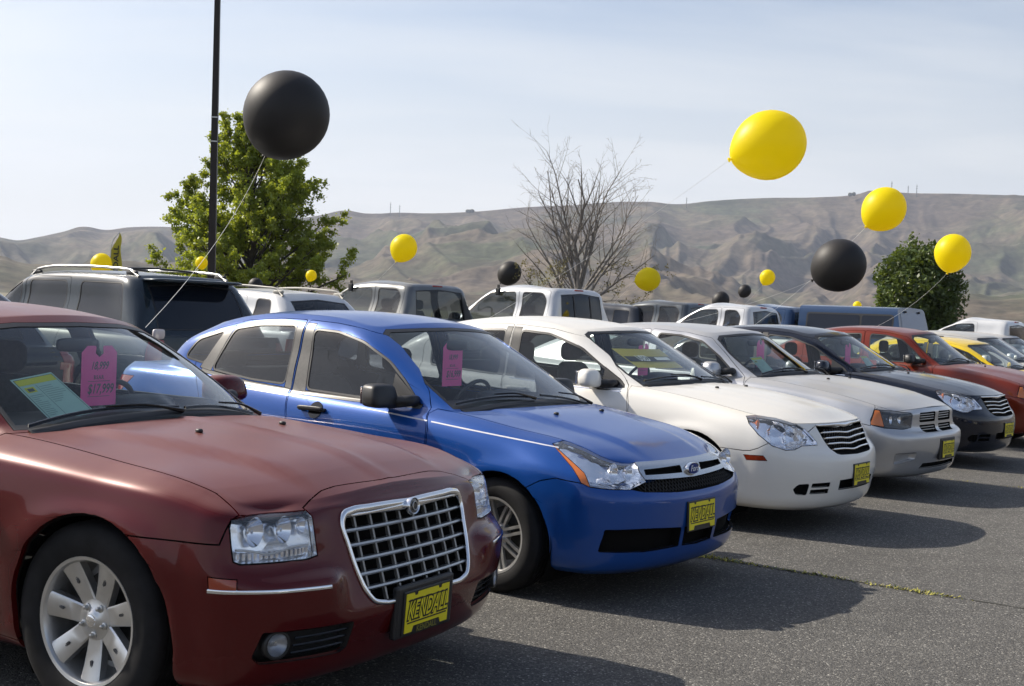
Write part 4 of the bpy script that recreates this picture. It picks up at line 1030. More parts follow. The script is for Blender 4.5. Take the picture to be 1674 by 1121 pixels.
    for w_, host in (('front_window', 'front_door'), ('rear_window', 'rear_door'), ('quarter_window', 'rear_door'), ('side_window', None), ('side_window_b', None)):
        if w_ not in RG: continue
        par = doors.get(host) or (car, car); gm = f.get(w_ + '_glass', f.get('glass', 'side_glass'))
        flip_add('window_trim', RG[w_ + '_trim'], f.get('window_trim_m', 'black_trim'), par, depth=.01)
        flip_add('window', RG[w_].copy().offset(-.005), gm, par, depth=0)
    for t_, pl, *rest in f.get('pillar_trim', []):
        if t_ in RG: flip_add('pillar_trim', RG[t_], rest[1] if len(rest) > 1 else 'pillar_black', doors.get('front_door' if 'front' in t_ else 'rear_door') or (car, car), gap=.0015, depth=.012)
    if 'windscreen' in RG:
        w0 = RG['windscreen'].both().offset(-.003).emit('windscreen', 'windscreen_glass', car, depth=0)
        RG['windscreen_seal'].both().emit('windscreen_seal', 'black_trim', w0, depth=.008)
    if 'backlight' in RG:
        w0 = RG['backlight'].both().offset(-.003).emit('rear_windscreen', f.get('backlight_glass', 'windscreen_glass'), car, depth=0)
        RG['backlight_seal'].both().emit('rear_seal', 'black_trim', w0, depth=.008)
    # ---- recesses and lamps
    for h_ in f.get('holes', []):
        t_ = h_['tag']
        if t_ not in RG: continue
        kind = h_['kind']
        if kind == 'recess':
            central = h_.get('central', True); sides = [RG[t_].both()] if central else [RG[t_], RG[t_].mirrored()]
            h_['obj'] = []
            for q in sides:
                V, F = bowl(q, h_.get('depth', .05), h_.get('dir', (-1, 0, 0)), h_.get('scale', .97)); h_['obj'].append(mesh_obj(h_.get('name', 'air_intake'), V, F, h_.get('m', 'cavity'), car, smooth=False))
        elif kind == 'lamp':
            h_['obj'] = []
            for s, q in ((-1, RG[t_]), (1, RG[t_].mirrored())):
                root = q.copy().offset(-.0015).emit(h_.get('name', 'headlight'), 'lens', car, depth=.0, gap=.002)
                dv = np.array(h_.get('dir', (-.8, .45, 0))) * (1, -s, 1); dv = dv / np.linalg.norm(dv)
                V, F = bowl(q.copy().shrink(.003), h_.get('depth', .07), dv, .80); mesh_obj('lamp_housing', V, F, h_.get('m', 'reflector_soft'), root, smooth=False)
                # dark seal round the lens
                h_['obj'].append((s, root))
                for (px, py, pz, rr, *mm) in h_.get('bowls', []):
                    reflector(root, (px, -s * py if False else py * (-s), pz), rr, d=(1, s * .12, .02), m=mm[0] if mm else 'reflector')
                if h_.get('extra'): h_['extra'](root, s, S)
        elif kind == 'panel':   # a patch of the shell in another material
            for s, q in ((-1, RG[t_]), (1, RG[t_].mirrored())) if not h_.get('central') else ((0, RG[t_].both()),):
                par = car
                q.copy().offset(h_.get('lift', 0)).emit(h_.get('name', 'panel'), h_['m'], par, gap=.001, depth=.01)
    for h_ in f.get('tails', []):
        if h_['tag'] in RG:
            for q in (RG[h_['tag']], RG[h_['tag']].mirrored()): q.copy().offset(.002).emit('tail_light', h_.get('m', 'tail_red'), car, gap=.001, depth=.012)
    # ---- wheel wells, wheels
    for k, (cx, cz, Rr_, _) in enumerate(sp['arches']):
        for s in (-1, 1):
            bm = bmesh.new(); rings = []
            for yy, rr in ((.86, Rr_ + .012), (.55, Rr_ + .012)):
                rings.append([bm.verts.new((cx + rr * math.cos(a), s * yy * (f.get('wellw', 1)), cz + rr * math.sin(a))) for a in np.linspace(-.6, math.pi + .6, 24)])
            for a in range(23): bm.faces.new((rings[0][a], rings[0][a + 1], rings[1][a + 1], rings[1][a]))
            bm.faces.new(rings[1]); bm_obj('wheel_well', bm, 'cavity', car)
    kd, Rt, Rrim = f['wheel']
    for k, cx in enumerate((0, -sp['wb'])):
        for s in (-1, 1):
            make_wheel(car, (cx, s * (f['track'] - .10), Rt), kd, Rt, Rrim, s, f.get('steer', 0) if k == 0 else 0, detail=(detail > 1 and k == 0))
    if 'bed' in f and 'deck' in RG: pass
    if 'inside' in f: interior(S, car, **f['inside'])
    return car, S, doors
mat('pillar_black', (.11, .105, .095), .38, noise=.12, nscale=60)
# ------------------------------------------------------------------ front row cars
paint('paint_blue', (.008, .068, .30), metal=.22, rough=.28, coat=.85, dust=.19, dustcol=(.15, .14, .17))
paint('paint_red', (.085, .0022, .003), metal=.16, rough=.26, coat=.75, dust=.46, dustcol=(.26, .125, .10))
paint('paint_white', (.78, .76, .71), metal=0, rough=.35, dust=.35, dustcol=(.50, .45, .36))
paint('paint_silver', (.48, .49, .51), metal=.65, rough=.33, dust=.45, dustcol=(.42, .38, .31))
paint('paint_navy', (.005, .008, .018), metal=.2, rough=.22, dust=.20, dustcol=(.19, .17, .14))
paint('paint_orange', (.17, .022, .008), metal=.35, rough=.3, dust=.42, dustcol=(.20, .13, .11))
paint('paint_yellow', (.72, .50, .015), metal=.0, rough=.35, dust=.35, dustcol=(.45, .38, .22))
paint('paint_pearl', (.52, .51, .48), metal=.4, rough=.33, dust=.45, dustcol=(.40, .37, .31))

def emblem_oval(car, p, r, m1='chrome', m2='badge_blue', txt=None, wings=False):
    o = bpy.data.objects.new('badge', None); COL.objects.link(o); o.parent = car; o.location = tuple(p); o.rotation_euler = (0, R(-8), 0); o.empty_display_size = .03
    bm = bmesh.new(); add_lathe(bm, [(.001, .011), (r * .80, .011), (r * .84, .014), (r * .93, .016), (r, .010), (r, -.004)], 36, 'Z')
    for v in bm.verts: v.co = Vector((v.co.z, v.co.x, v.co.y * .44 / .9 * (1.9 if txt is None else 1)))
    bm_obj('badge_ring', bm, m1, o, smooth=True, angle=40)
    bm = bmesh.new(); add_lathe(bm, [(.001, .0145), (r * .5, .0143), (r * .80, .0125)], 36, 'Z')
    for v in bm.verts: v.co = Vector((v.co.z, v.co.x, v.co.y * .44 / .9 * (1.9 if txt is None else 1)))
    bm_obj('badge_field', bm, m2, o, smooth=True)
    if txt:
        me = text_mesh(txt, r * .62, r * .006, 1.05, .35); me.materials.append(MATS['paper_bright'])
        for v in me.vertices: v.co = Vector((.0165, v.co.x, v.co.y))
        t = bpy.data.objects.new('lettering', me); COL.objects.link(t); t.parent = o
    return o
mat('badge_blue', (.010, .028, .17), .45, spec=.2); mat('paper_bright', (.75, .78, .8), .4)
mat('mesh_black', (.012, .012, .013), .5)

def nozzle(S, car, x, y):
    p, n = on_top(S, x, y)
    sb_obj('washer_nozzle', 'black_trim', car, p + n * .006, (.016, .012, .009), e=.7, nu=10, nv=6)
def car_bars(S, car, name, path_fn, spans, r, m, flat=1.0, lift=-.012):
    pass

def focus_car():
    sp = focus_spec()
    f = dict(wheel=('twin', .312, .205), track=.845, steer=-3, win_r=.035, trim=.012)
    f['bumper'] = [(.9, .05), (.9, .655), (.745, .656), (.60, .640), (.53, .655), (.40, .668), (.31, .645), (.20, .585), (.20, .05)]
    f['fender'] = [(.76, .655), (.76, .9), (.5, .9), (-.3, 1.2), (-.50, .965), (-.535, .93), (-.49, .85), (-.46, .55), (-.47, .235), (-.2, .235), (-.2, .05), (.2, .05), (.2, .585), (.31, .645), (.40, .668), (.53, .655), (.6, .64)]
    f['front_door'] = [(-.475, .24), (-.468, .55), (-.50, .85), (-.55, .945), (-.60, 1.045), (-.75, 1.16), (-.96, 1.29), (-1.08, 1.352), (-1.25, 1.388), (-1.44, 1.41), (-1.686, 1.423), (-1.66, 1.12), (-1.645, .97), (-1.60, .82), (-1.60, .24)]
    f['rear_door'] = [(-1.61, .24), (-1.61, .82), (-1.655, .97), (-1.67, 1.12), (-1.696, 1.423), (-1.936, 1.424), (-2.25, 1.40), (-2.52, 1.335), (-2.62, 1.26), (-2.60, 1.08), (-2.46, .93), (-2.36, .72), (-2.20, .55), (-2.13, .24)]
    f['front_window'] = [(-1.59, 1.362), (-1.395, 1.352), (-1.16, 1.30), (-.935, 1.20), (-.78, 1.09), (-.665, .985), (-.86, .985), (-1.12, .99), (-1.52, 1.005)]
    f['rear_window'] = [(-2.33, 1.335), (-2.1, 1.37), (-1.765, 1.382), (-1.745, 1.22), (-1.725, 1.025), (-2.02, 1.035), (-2.41, 1.075)]
    f['quarter_window'] = [(-2.43, 1.32), (-2.52, 1.11), (-2.72, 1.14), (-2.64, 1.255)]
    f['pillar_trim'] = [('front_b_trim', [(-1.605, 1.40), (-1.68, 1.405), (-1.655, 1.12), (-1.638, .985), (-1.53, .985), (-1.575, 1.2)], ['front_window_trim']),
                        ('rear_b_trim', [(-1.70, 1.405), (-1.755, 1.403), (-1.735, 1.2), (-1.712, 1.0), (-1.655, .99), (-1.675, 1.12)], ['rear_window_trim']),
                        ('rear_c_trim', [(-2.345, 1.36), (-2.42, 1.335), (-2.545, 1.075), (-2.425, 1.058)], ['rear_window_trim', 'quarter_window_trim']),
                        ('front_corner_trim', [(-.69, 1.02), (-.625, .968), (-.86, .968), (-.86, 1.14)], ['front_window', 'front_window_trim'], 'black_trim'),
                        ('front_sill_trim', [(-.62, .948), (-.62, .972), (-1.13, .978), (-1.64, .993), (-1.64, .968), (-1.13, .955)], ['front_window_trim'], 'pillar_black'),
                        ('rear_sill_trim', [(-1.66, .97), (-1.66, .995), (-2.05, 1.018), (-2.52, 1.072), (-2.52, 1.048), (-2.05, .993)], ['rear_window_trim'], 'pillar_black')]
    f['windscreen'] = [(.05, .966), (-.40, .968), (-.675, .974), (-.66, 1.09), (-.605, 1.235), (-.548, 1.345), (-.50, 1.37), (-.25, 1.384), (.05, 1.392)]
    f['backlight'] = [(.05, 1.14), (-.60, 1.16), (-.50, 1.33), (.05, 1.375)]
    hl = [(.335, -.775, .832), (.40, -.72, .850), (.496, -.68, .835), (.60, -.58, .805), (.660, -.485, .785), (.70, -.49, .70), (.728, -.468, .650), (.705, -.60, .618), (.646, -.73, .626), (.583, -.80, .636), (.541, -.82, .655), (.482, -.812, .727), (.404, -.80, .785)]
    am = [(.346, -.779, .828), (.375, -.787, .808), (.475, -.80, .753), (.545, -.795, .703), (.585, -.795, .62), (.54, -.83, .64), (.47, -.816, .727), (.39, -.80, .785)]
    def hextra(root, s, S):
        return None
    f['holes'] = [
        dict(tag='headlight', kind='lamp', ax='diag', poly=hl, depth=.075, over={'front_bumper', 'wrap', 'fender'}, bowls=[(.625, .645, .70, .052), (.655, .54, .695, .045)]),
        dict(tag='amber_lens', kind='panel', ax='diag', poly=am, over={'headlight'}, m='amber_film', name='indicator_lens'),
        dict(tag='grille_band', kind='panel', ax='front', poly=[(.05, .80), (-.20, .80), (-.40, .80), (-.480, .80), (-.478, .735), (-.470, .66), (-.36, .655), (.05, .645)], m='grille_silver', name='grille_surround', central=True, lift=.004, over={'front_bumper', 'wrap', 'fender'}),
        dict(tag='grille_slot', kind='recess', ax='front', poly=[(-.11, .714), (-.43, .708), (-.435, .681), (-.105, .676)], over={'grille_band'}, name='grille_slot', central=False, depth=.03, r=.006),
        dict(tag='lower_grille', kind='recess', ax='front', poly=[(.05, .645), (-.36, .655), (-.47, .657), (-.60, .622), (-.52, .605), (-.25, .586), (.05, .580)], name='lower_grille', depth=.03),
        dict(tag='intake', kind='recess', ax='front', poly=[(.05, .385), (-.172, .388), (-.165, .285), (.05, .275)], name='air_intake', depth=.05, over={'front_bumper'}),
        dict(tag='intake_side', kind='recess', ax='front', poly=[(-.21, .390), (-.50, .410), (-.745, .415), (-.755, .30), (-.5, .285), (-.205, .287)], name='air_intake', central=False, depth=.05, r=.01, over={'front_bumper'})]
    f['tails'] = [dict(tag='tail', ax='rdiag', poly=[(-3.38, -.80, .70), (-3.20, -.86, .98), (-3.42, -.70, .98), (-3.50, -.60, .72)])]
    f['inside'] = dict(cloth='seat_cloth', x0=-.62, belt=.95, seat_x=-1.40, top=1.05, rear_x=-2.25)
    car, S, doors = build_car(sp, 'parked_car', 'bright blue four-door sedan with a white pinstripe and black door mirrors', 'car', POSE['blue'], 'paint_blue', f, 'cars lined up in the front row')
    # grille mesh
    bm = bmesh.new()
    for k in range(34):
        y = -.5 + k * .0303
        for e in (-1, 1):
            a, _ = on_front(S, y, .59); b, _ = on_front(S, y + e * .05, .65)
            if a is not None and b is not None: add_tube(bm, [a + (-.012, 0, 0), b + (-.012, 0, 0)], .0028, 4)
    bm_obj('grille_mesh', bm, 'mesh_black', f['holes'][4]['obj'][0])
    p, n = on_front(S, 0, .688); emblem_oval(car, p + n * .008, .072, txt='Ford', m2='badge_blue')
    number_plate(car, -.015, .445, S, frame='slim', pitchdeg=-2)
    # door mirror, handles, stripe
    for s, (dr) in ((-1, doors['front_door'][0]), (1, doors['front_door'][1])):
        add_mirror(S, dr, -.80, 1.015, s, 'black_trim', w=.215, h=.135, reach=.17, foot=(-.68, .985), boxy=True)
        for dn, hx in (('front_door', -1.50), ('rear_door', -2.34)):
            d_ = doors[dn][0 if s < 0 else 1]; p, n = on_side(S, hx + .11, .885, s); q = p + n * .028
            sb_obj('handle', 'black_trim', d_, q, (.108, .014, .0145), e=.45, nu=16, nv=8)
            for e in (-.09, .09): sb_obj('handle_foot', 'black_trim', d_, p + (e, 0, 0) + n * .01, (.016, .022, .012), e=.6, nu=10, nv=6)
            bm = bmesh.new(); add_lathe(bm, [(.001, .0), (.045, .0015), (.055, .001)], 20, 'Z'); qq = Vector(n).to_track_quat('Z', 'Y')
            for v in bm.verts: v.co = qq @ v.co + Vector(p + (.02, 0, 0) + n * .0015)
            bm_obj('handle_cup', bm, 'black_gloss', d_, smooth=True)
    for s in (-1, 1):
        for seg_, dn in (([(-2.45, .992), (-2.04, .969), (-1.64, .952)], 'rear_door'), ([(-1.61, .951), (-1.2, .935), (-.8, .912), (-.515, .890)], 'front_door'), ([(-.485, .888), (-.08, .853), (.2, .829), (.335, .815)], None)):
            hits = [on_side(S, x, z, s) for x, z in lerp_path(seg_, 6)]
            strip_obj(S, 'pinstripe', hits, .011, .0008, 'stripe_white', doors[dn][0 if s < 0 else 1] if dn else car)
    for x, y in ((-.02, -.25), (-.02, .24)): nozzle(S, car, x, y)
    wiper(S, car, (-.33, -.03), (-.40, -.36), ((-.345, -.02), (-.44, -.66)))
    wiper(S, car, (-.30, .56), (-.37, .26), ((-.36, .06), (-.32, .56)))
    # dark strip at the foot of the glass
    strip_obj(S, 'cowl_panel', [on_top(S, -.300 - .075 * (y / .68) ** 2 - .015, y) for y in np.linspace(-.66, .66, 23)], .05, .004, 'black_trim', car)
    rear_view_mirror(S, car)
    return car, S, doors
mat('amber_film', (.62, .17, .03), .15, coat=1); mat('grille_silver', (.55, .57, .60), .22, .9); mat('stripe_white', (.62, .62, .66), .4)
def plain_doors(car, S, doors, z, xs, m, r=-1):
    for dn, hx in xs:
        for s in (-1, 1):
            d_ = doors[dn][0 if s < 0 else 1]; p, n = on_side(S, hx, z, s)
            if p is None: continue
            sb_obj('handle', m, d_, p + n * .026, (.105, .014, .016), e=.5, nu=14, nv=7)
            for e in (-.088, .088): sb_obj('handle_foot', m, d_, p + (e, 0, 0) + n * .01, (.016, .02, .013), e=.6, nu=8, nv=5)

def limo_car():
    sp = limo_spec(); sp['nv'] = 6; sp['nu'] = 7
    f = dict(wheel=('seven', .358, .230), track=.895, steer=0, wsx=-.3, glass='clear_glass')
    f['bumper'] = [(1, .05), (1, .80), (.70, .80), (.615, .80), (.60, .708), (.25, .707), (.25, .05)]
    f['nosepanel'] = ('plan', [(.672, .05), (.664, -.12), (.648, -.32), (.652, -.40), (.668, -.47), (.690, -.552), (.95, -.552), (.95, .05)])
    f['hood_fill'] = [(-.56, .797), (-.36, .80), (-.36, .95), (-.56, .95)]
    f['hood_lip'] = ('front', [(-.552, .798), (-.60, .798), (-.77, .797), (-.800, .800), (-.785, .86), (-.552, .9)])
    f['fender'] = [(.62, .707), (.66, .76), (.66, .95), (-.3, 1.3), (-.63, .985), (-.66, .93), (-.60, .5), (-.60, .235), (-.3, .235), (-.3, .05), (.2, .05), (.2, .707)]
    f['front_door'] = [(-.61, .24), (-.61, .6), (-.665, .95), (-.72, 1.0), (-1.0, 1.20), (-1.24, 1.35), (-1.5, 1.385), (-1.85, 1.405), (-1.80, 1.0), (-1.76, .7), (-1.76, .24)]
    f['rear_door'] = [(-1.77, .24), (-1.77, .7), (-1.81, 1.0), (-1.86, 1.405), (-2.3, 1.405), (-2.75, 1.37), (-2.9, 1.25), (-2.88, 1.03), (-2.75, .80), (-2.62, .6), (-2.52, .24)]
    f['front_window'] = [(-1.745, 1.352), (-1.5, 1.342), (-1.27, 1.30), (-1.05, 1.165), (-.86, 1.03), (-1.2, 1.025), (-1.70, 1.03)]
    f['rear_window'] = [(-1.91, 1.355), (-2.3, 1.36), (-2.66, 1.335), (-2.78, 1.22), (-2.79, 1.06), (-1.87, 1.035)]
    f['windscreen'] = [(.05, 1.013), (-.40, 1.010), (-.69, 1.000), (-.665, 1.12), (-.615, 1.24), (-.56, 1.32), (-.51, 1.35), (-.30, 1.374), (.05, 1.382)]
    f['backlight'] = [(.05, 1.09), (-.62, 1.09), (-.52, 1.31), (.05, 1.36)]
    hl = [(.618, -.850, .766), (.613, -.835, .790), (.64, -.77, .798), (.705, -.552, .799), (.730, -.547, .778), (.759, -.547, .645), (.751, -.59, .638), (.655, -.833, .642), (.640, -.850, .652), (.632, -.854, .70)]
    def inner(root, s, S):
        # prismatic lower strip and the bright divider that swings under the bowls
        bm = bmesh.new()
        for k in range(15):
            y = .567 + k * .0185; x = .735 - .5 * max(0, y - .60) ** 1.5 * 1.6
            add_box(bm, (x - .012, s * y, .663), (.008, .013, .026), bevel=.002, seg=1)
        bm_obj('lamp_prism', bm, 'reflector', root)
        P = [(.742, s * .560, .681), (.738, s * .62, .683), (.730, s * .655, .681), (.722, s * .69, .672), (.705, s * .74, .668), (.688, s * .775, .678), (.672, s * .80, .684), (.652, s * .838, .688)]
        bm = bmesh.new(); add_tube(bm, smooth_path([(p[0] - .016, p[1], p[2]) for p in P], 4), .0042, 6); bm_obj('lamp_divider', bm, 'satin_metal', root, smooth=True)
    f['holes'] = [
        dict(tag='headlight', kind='lamp', ax='diag', poly=hl, depth=.09, m='lamp_grey', extra=inner, over={'front_bumper', 'wrap', 'hood', 'fender'},
             bowls=[(.640, .745, .738, .050), (.678, .638, .737, .047), (.700, .573, .745, .030)]),
        dict(tag='turn', kind='panel', ax='diag', poly=[(.586, -.91, .602), (.667, -.86, .596), (.673, -.866, .562), (.590, -.91, .562)], m='amber_dark', name='indicator'),
        dict(tag='grille', kind='recess', ax='front', poly=[(.05, .786), (-.355, .784), (-.395, .773), (-.408, .745), (-.400, .66), (-.382, .56), (-.352, .485), (-.325, .455), (-.28, .443), (.05, .440)], name='grille', depth=.06, over={'front_bumper', 'wrap', 'hood'}),
        dict(tag='fog', kind='recess', ax='front', poly=[(-.43, .402), (-.79, .412), (-.80, .325), (-.775, .300), (-.46, .290), (-.43, .305)], name='fog_light_slot', central=False, depth=.045, r=.01, over={'front_bumper'}, m='black_trim')]
    f['tails'] = [dict(tag='tail', ax='rdiag', poly=[(-3.98, -.80, .74), (-3.90, -.88, .98), (-4.02, -.66, .98), (-4.08, -.62, .74)])]
    f['inside'] = dict(cloth='seat_cloth', x0=-.78, belt=1.0, seat_x=-1.62, top=1.08, rear_x=-2.55, yw=.66)
    car, S, doors = build_car(sp, 'parked_car', 'dark red dusty sedan with a large chrome egg-crate grille, nearest the camera', 'car', POSE['red'], 'paint_red', f, 'cars lined up in the front row')
    gr = f['holes'][2]['obj'][0]
    # --- egg-crate grille
    hw = lambda z: float(tab([(.44, .300), (.46, .338), (.52, .368), (.60, .388), (.70, .400), (.775, .395)], z))
    zz = [.500, .552, .604, .656, .708]
    def P(y, z, back): 
        p, n = on_front(S, y, z); return p + np.array((-back, 0, 0))
    for z in zz:
        w_ = hw(z) + .004; pts = [P(y, z, .010) for y in np.linspace(-w_, w_, 17)]
        bm = bmesh.new(); V = []
        for p in pts: V.append([bm.verts.new(p + np.array(d)) for d in ((-.022, 0, -.0065), (.001, 0, -.0065), (.005, 0, 0), (.001, 0, .0065), (-.022, 0, .0065))])
        for A, B in zip(V, V[1:]):
            for k in range(4): bm.faces.new((A[k], A[k + 1], B[k + 1], B[k]))
        bm_obj('grille_bar', bm, 'satin_metal', gr, smooth=False)
    for k in range(8):
        y = -.315 + .09 * k; lo = .447 if abs(y) < .29 else .452 + (abs(y) - .29) * .5; hi = .762
        pts = [P(y, z, .017) for z in np.linspace(lo, hi, 14)]
        bm = bmesh.new(); V = []
        for p in pts: V.append([bm.verts.new(p + np.array(d)) for d in ((-.014, -.0055, 0), (.0, -.0055, 0), (.003, 0, 0), (0, .0055, 0), (-.014, .0055, 0))])
        for A, B in zip(V, V[1:]):
            for j in range(4): bm.faces.new((A[j], A[j + 1], B[j + 1], B[j]))
        bm_obj('grille_bar', bm, 'grille_pewter', gr)
    # --- chrome surround, deeper along the top
    half = [(0, .774), (-.10, .777), (-.25, .778), (-.350, .776), (-.388, .766), (-.402, .742), (-.394, .66), (-.376, .56), (-.347, .488), (-.322, .460), (-.28, .447), (-.15, .444), (0, .443)]
    loop = smooth_path(half, 4); full = loop + [(-a, b) for a, b in loop[::-1]][1:-1]
    bm = bmesh.new(); pts = []; rr = []
    for a, b in full:
        p, n = on_front(S, a, b); pts.append(p + n * .002); rr.append(.0105 if b < .72 else .0105 + .006 * sstep(.72, .775, b))
    add_tube(bm, pts, rr, 10, closed=True, flat=.8); bm_obj('grille_surround', bm, 'chrome', gr, smooth=True)
    # winged bar behind the badge
    bm = bmesh.new(); ps = [on_front(S, y, .762 + .004 * (1 - abs(y) / .35))[0] + np.array((.004, 0, 0)) for y in np.linspace(-.37, .37, 25)]
    rs = [.006 + .012 * math.exp(-(y / .16) ** 2) for y in np.linspace(-.37, .37, 25)]
    add_tube(bm, ps, rs, 8, flat=.6); bm_obj('grille_wing', bm, 'chrome', gr, smooth=True)
    p, n = on_front(S, .0, .757); b = emblem_oval(car, p + n * .014, .036, m2='badge_dark')
    bm = bmesh.new(); pts = [(.0165 + .001, .016 * math.cos(t), .016 * math.sin(t)) for t in np.linspace(0, 2 * math.pi, 25)[:-1]]; add_tube(bm, pts, .0022, 6, closed=True); bm_obj('badge_ring', bm, 'satin_metal', b, smooth=True)
    number_plate(car, -.02, .385, S, x=.885, frame='wide', pitchdeg=3)
    # --- bumper brightwork, fog lamps with louvres
    for s in (-1, 1):
        pts = [(.585, .909, .556), (.64, .885, .556), (.696, .845, .556), (.75, .78, .554), (.788, .704, .552), (.822, .60, .549), (.834, .56, .548)]
        hits = []
        for x, y, z in smooth_path(pts, 3):
            h = shoot(S, (x + .5, s * (y + .5 * (y - .1)), z), (-.5, -s * .5 * (y - .1), 0)); 
            if h[0] is not None: hits.append(h)
        strip_obj(S, 'bumper_strip', hits, .014, .005, 'chrome', car)
        q, n = on_front(S, s * .735, .365); fl = f['holes'][3]['obj'][0 if s < 0 else 1]
        reflector(fl, q + np.array((-.004, 0, 0)), .040, d=(1, s * .35, 0), depth=.03, m='lamp_dim')
        bm = bmesh.new(); add_lathe(bm, [(.040, .002), (.047, .004), (.052, -.002), (.052, -.03)], 26, 'Z'); qq = Vector((1, s * .35, 0)).to_track_quat('Z', 'Y')
        for v in bm.verts: v.co = qq @ v.co + Vector(q) + Vector((-.002, 0, 0))
        bm_obj('fog_light_ring', bm, 'black_trim', fl, smooth=True)
        bm = bmesh.new(); add_lathe(bm, [(.001, .010), (.02, .0085), (.034, .004), (.040, 0)], 22, 'Z')
        for v in bm.verts: v.co = qq @ v.co + Vector(q) + Vector((-.002, 0, 0))
        bm_obj('fog_light_lens', bm, 'lens', fl, smooth=True)
        for z in (.325, .352, .379):
            bm = bmesh.new(); pp = [on_front(S, s * y, z)[0] + np.array((-.012, 0, 0)) for y in np.linspace(.44, .67, 9)]
            add_tube(bm, pp, .0045, 5); bm_obj('louvre', bm, 'black_gloss', fl)
    for x, y in ((-.06, -.28), (-.06, .235)): nozzle(S, car, x, y)
    for s in (-1, 1):
        add_mirror(S, doors['front_door'][0 if s < 0 else 1], -.98, 1.075, s, 'paint_red', w=.22, h=.135, reach=.14, foot=(-.86, 1.04))
    plain_doors(car, S, doors, .90, (('front_door', -1.62), ('rear_door', -2.62)), 'paint_red')
    wiper(S, car, (-.44, .02), (-.53, -.34), ((-.47, .02), (-.60, -.66)))
    wiper(S, car, (-.50, .60), (-.50, .30), ((-.47, .06), (-.525, .57)))
    strip_obj(S, 'cowl_panel', [on_top(S, -.448 - .13 * (y / .70) ** 2 - .012, y) for y in np.linspace(-.67, .67, 23)], .055, .004, 'black_trim', car)
    rear_view_mirror(S, car, z=1.33)
    return car, S, doors
mat('grille_pewter', (.30, .29, .27), .4, .7); mat('badge_dark', (.05, .055, .06), .2, .4, coat=1); faceted('lamp_grey', (.90, .92, .95), .18, 12, .35); mat('lamp_dim', (.35, .36, .38), .3, .9)
mat('lamp_black', (.03, .03, .035), .3, .3)

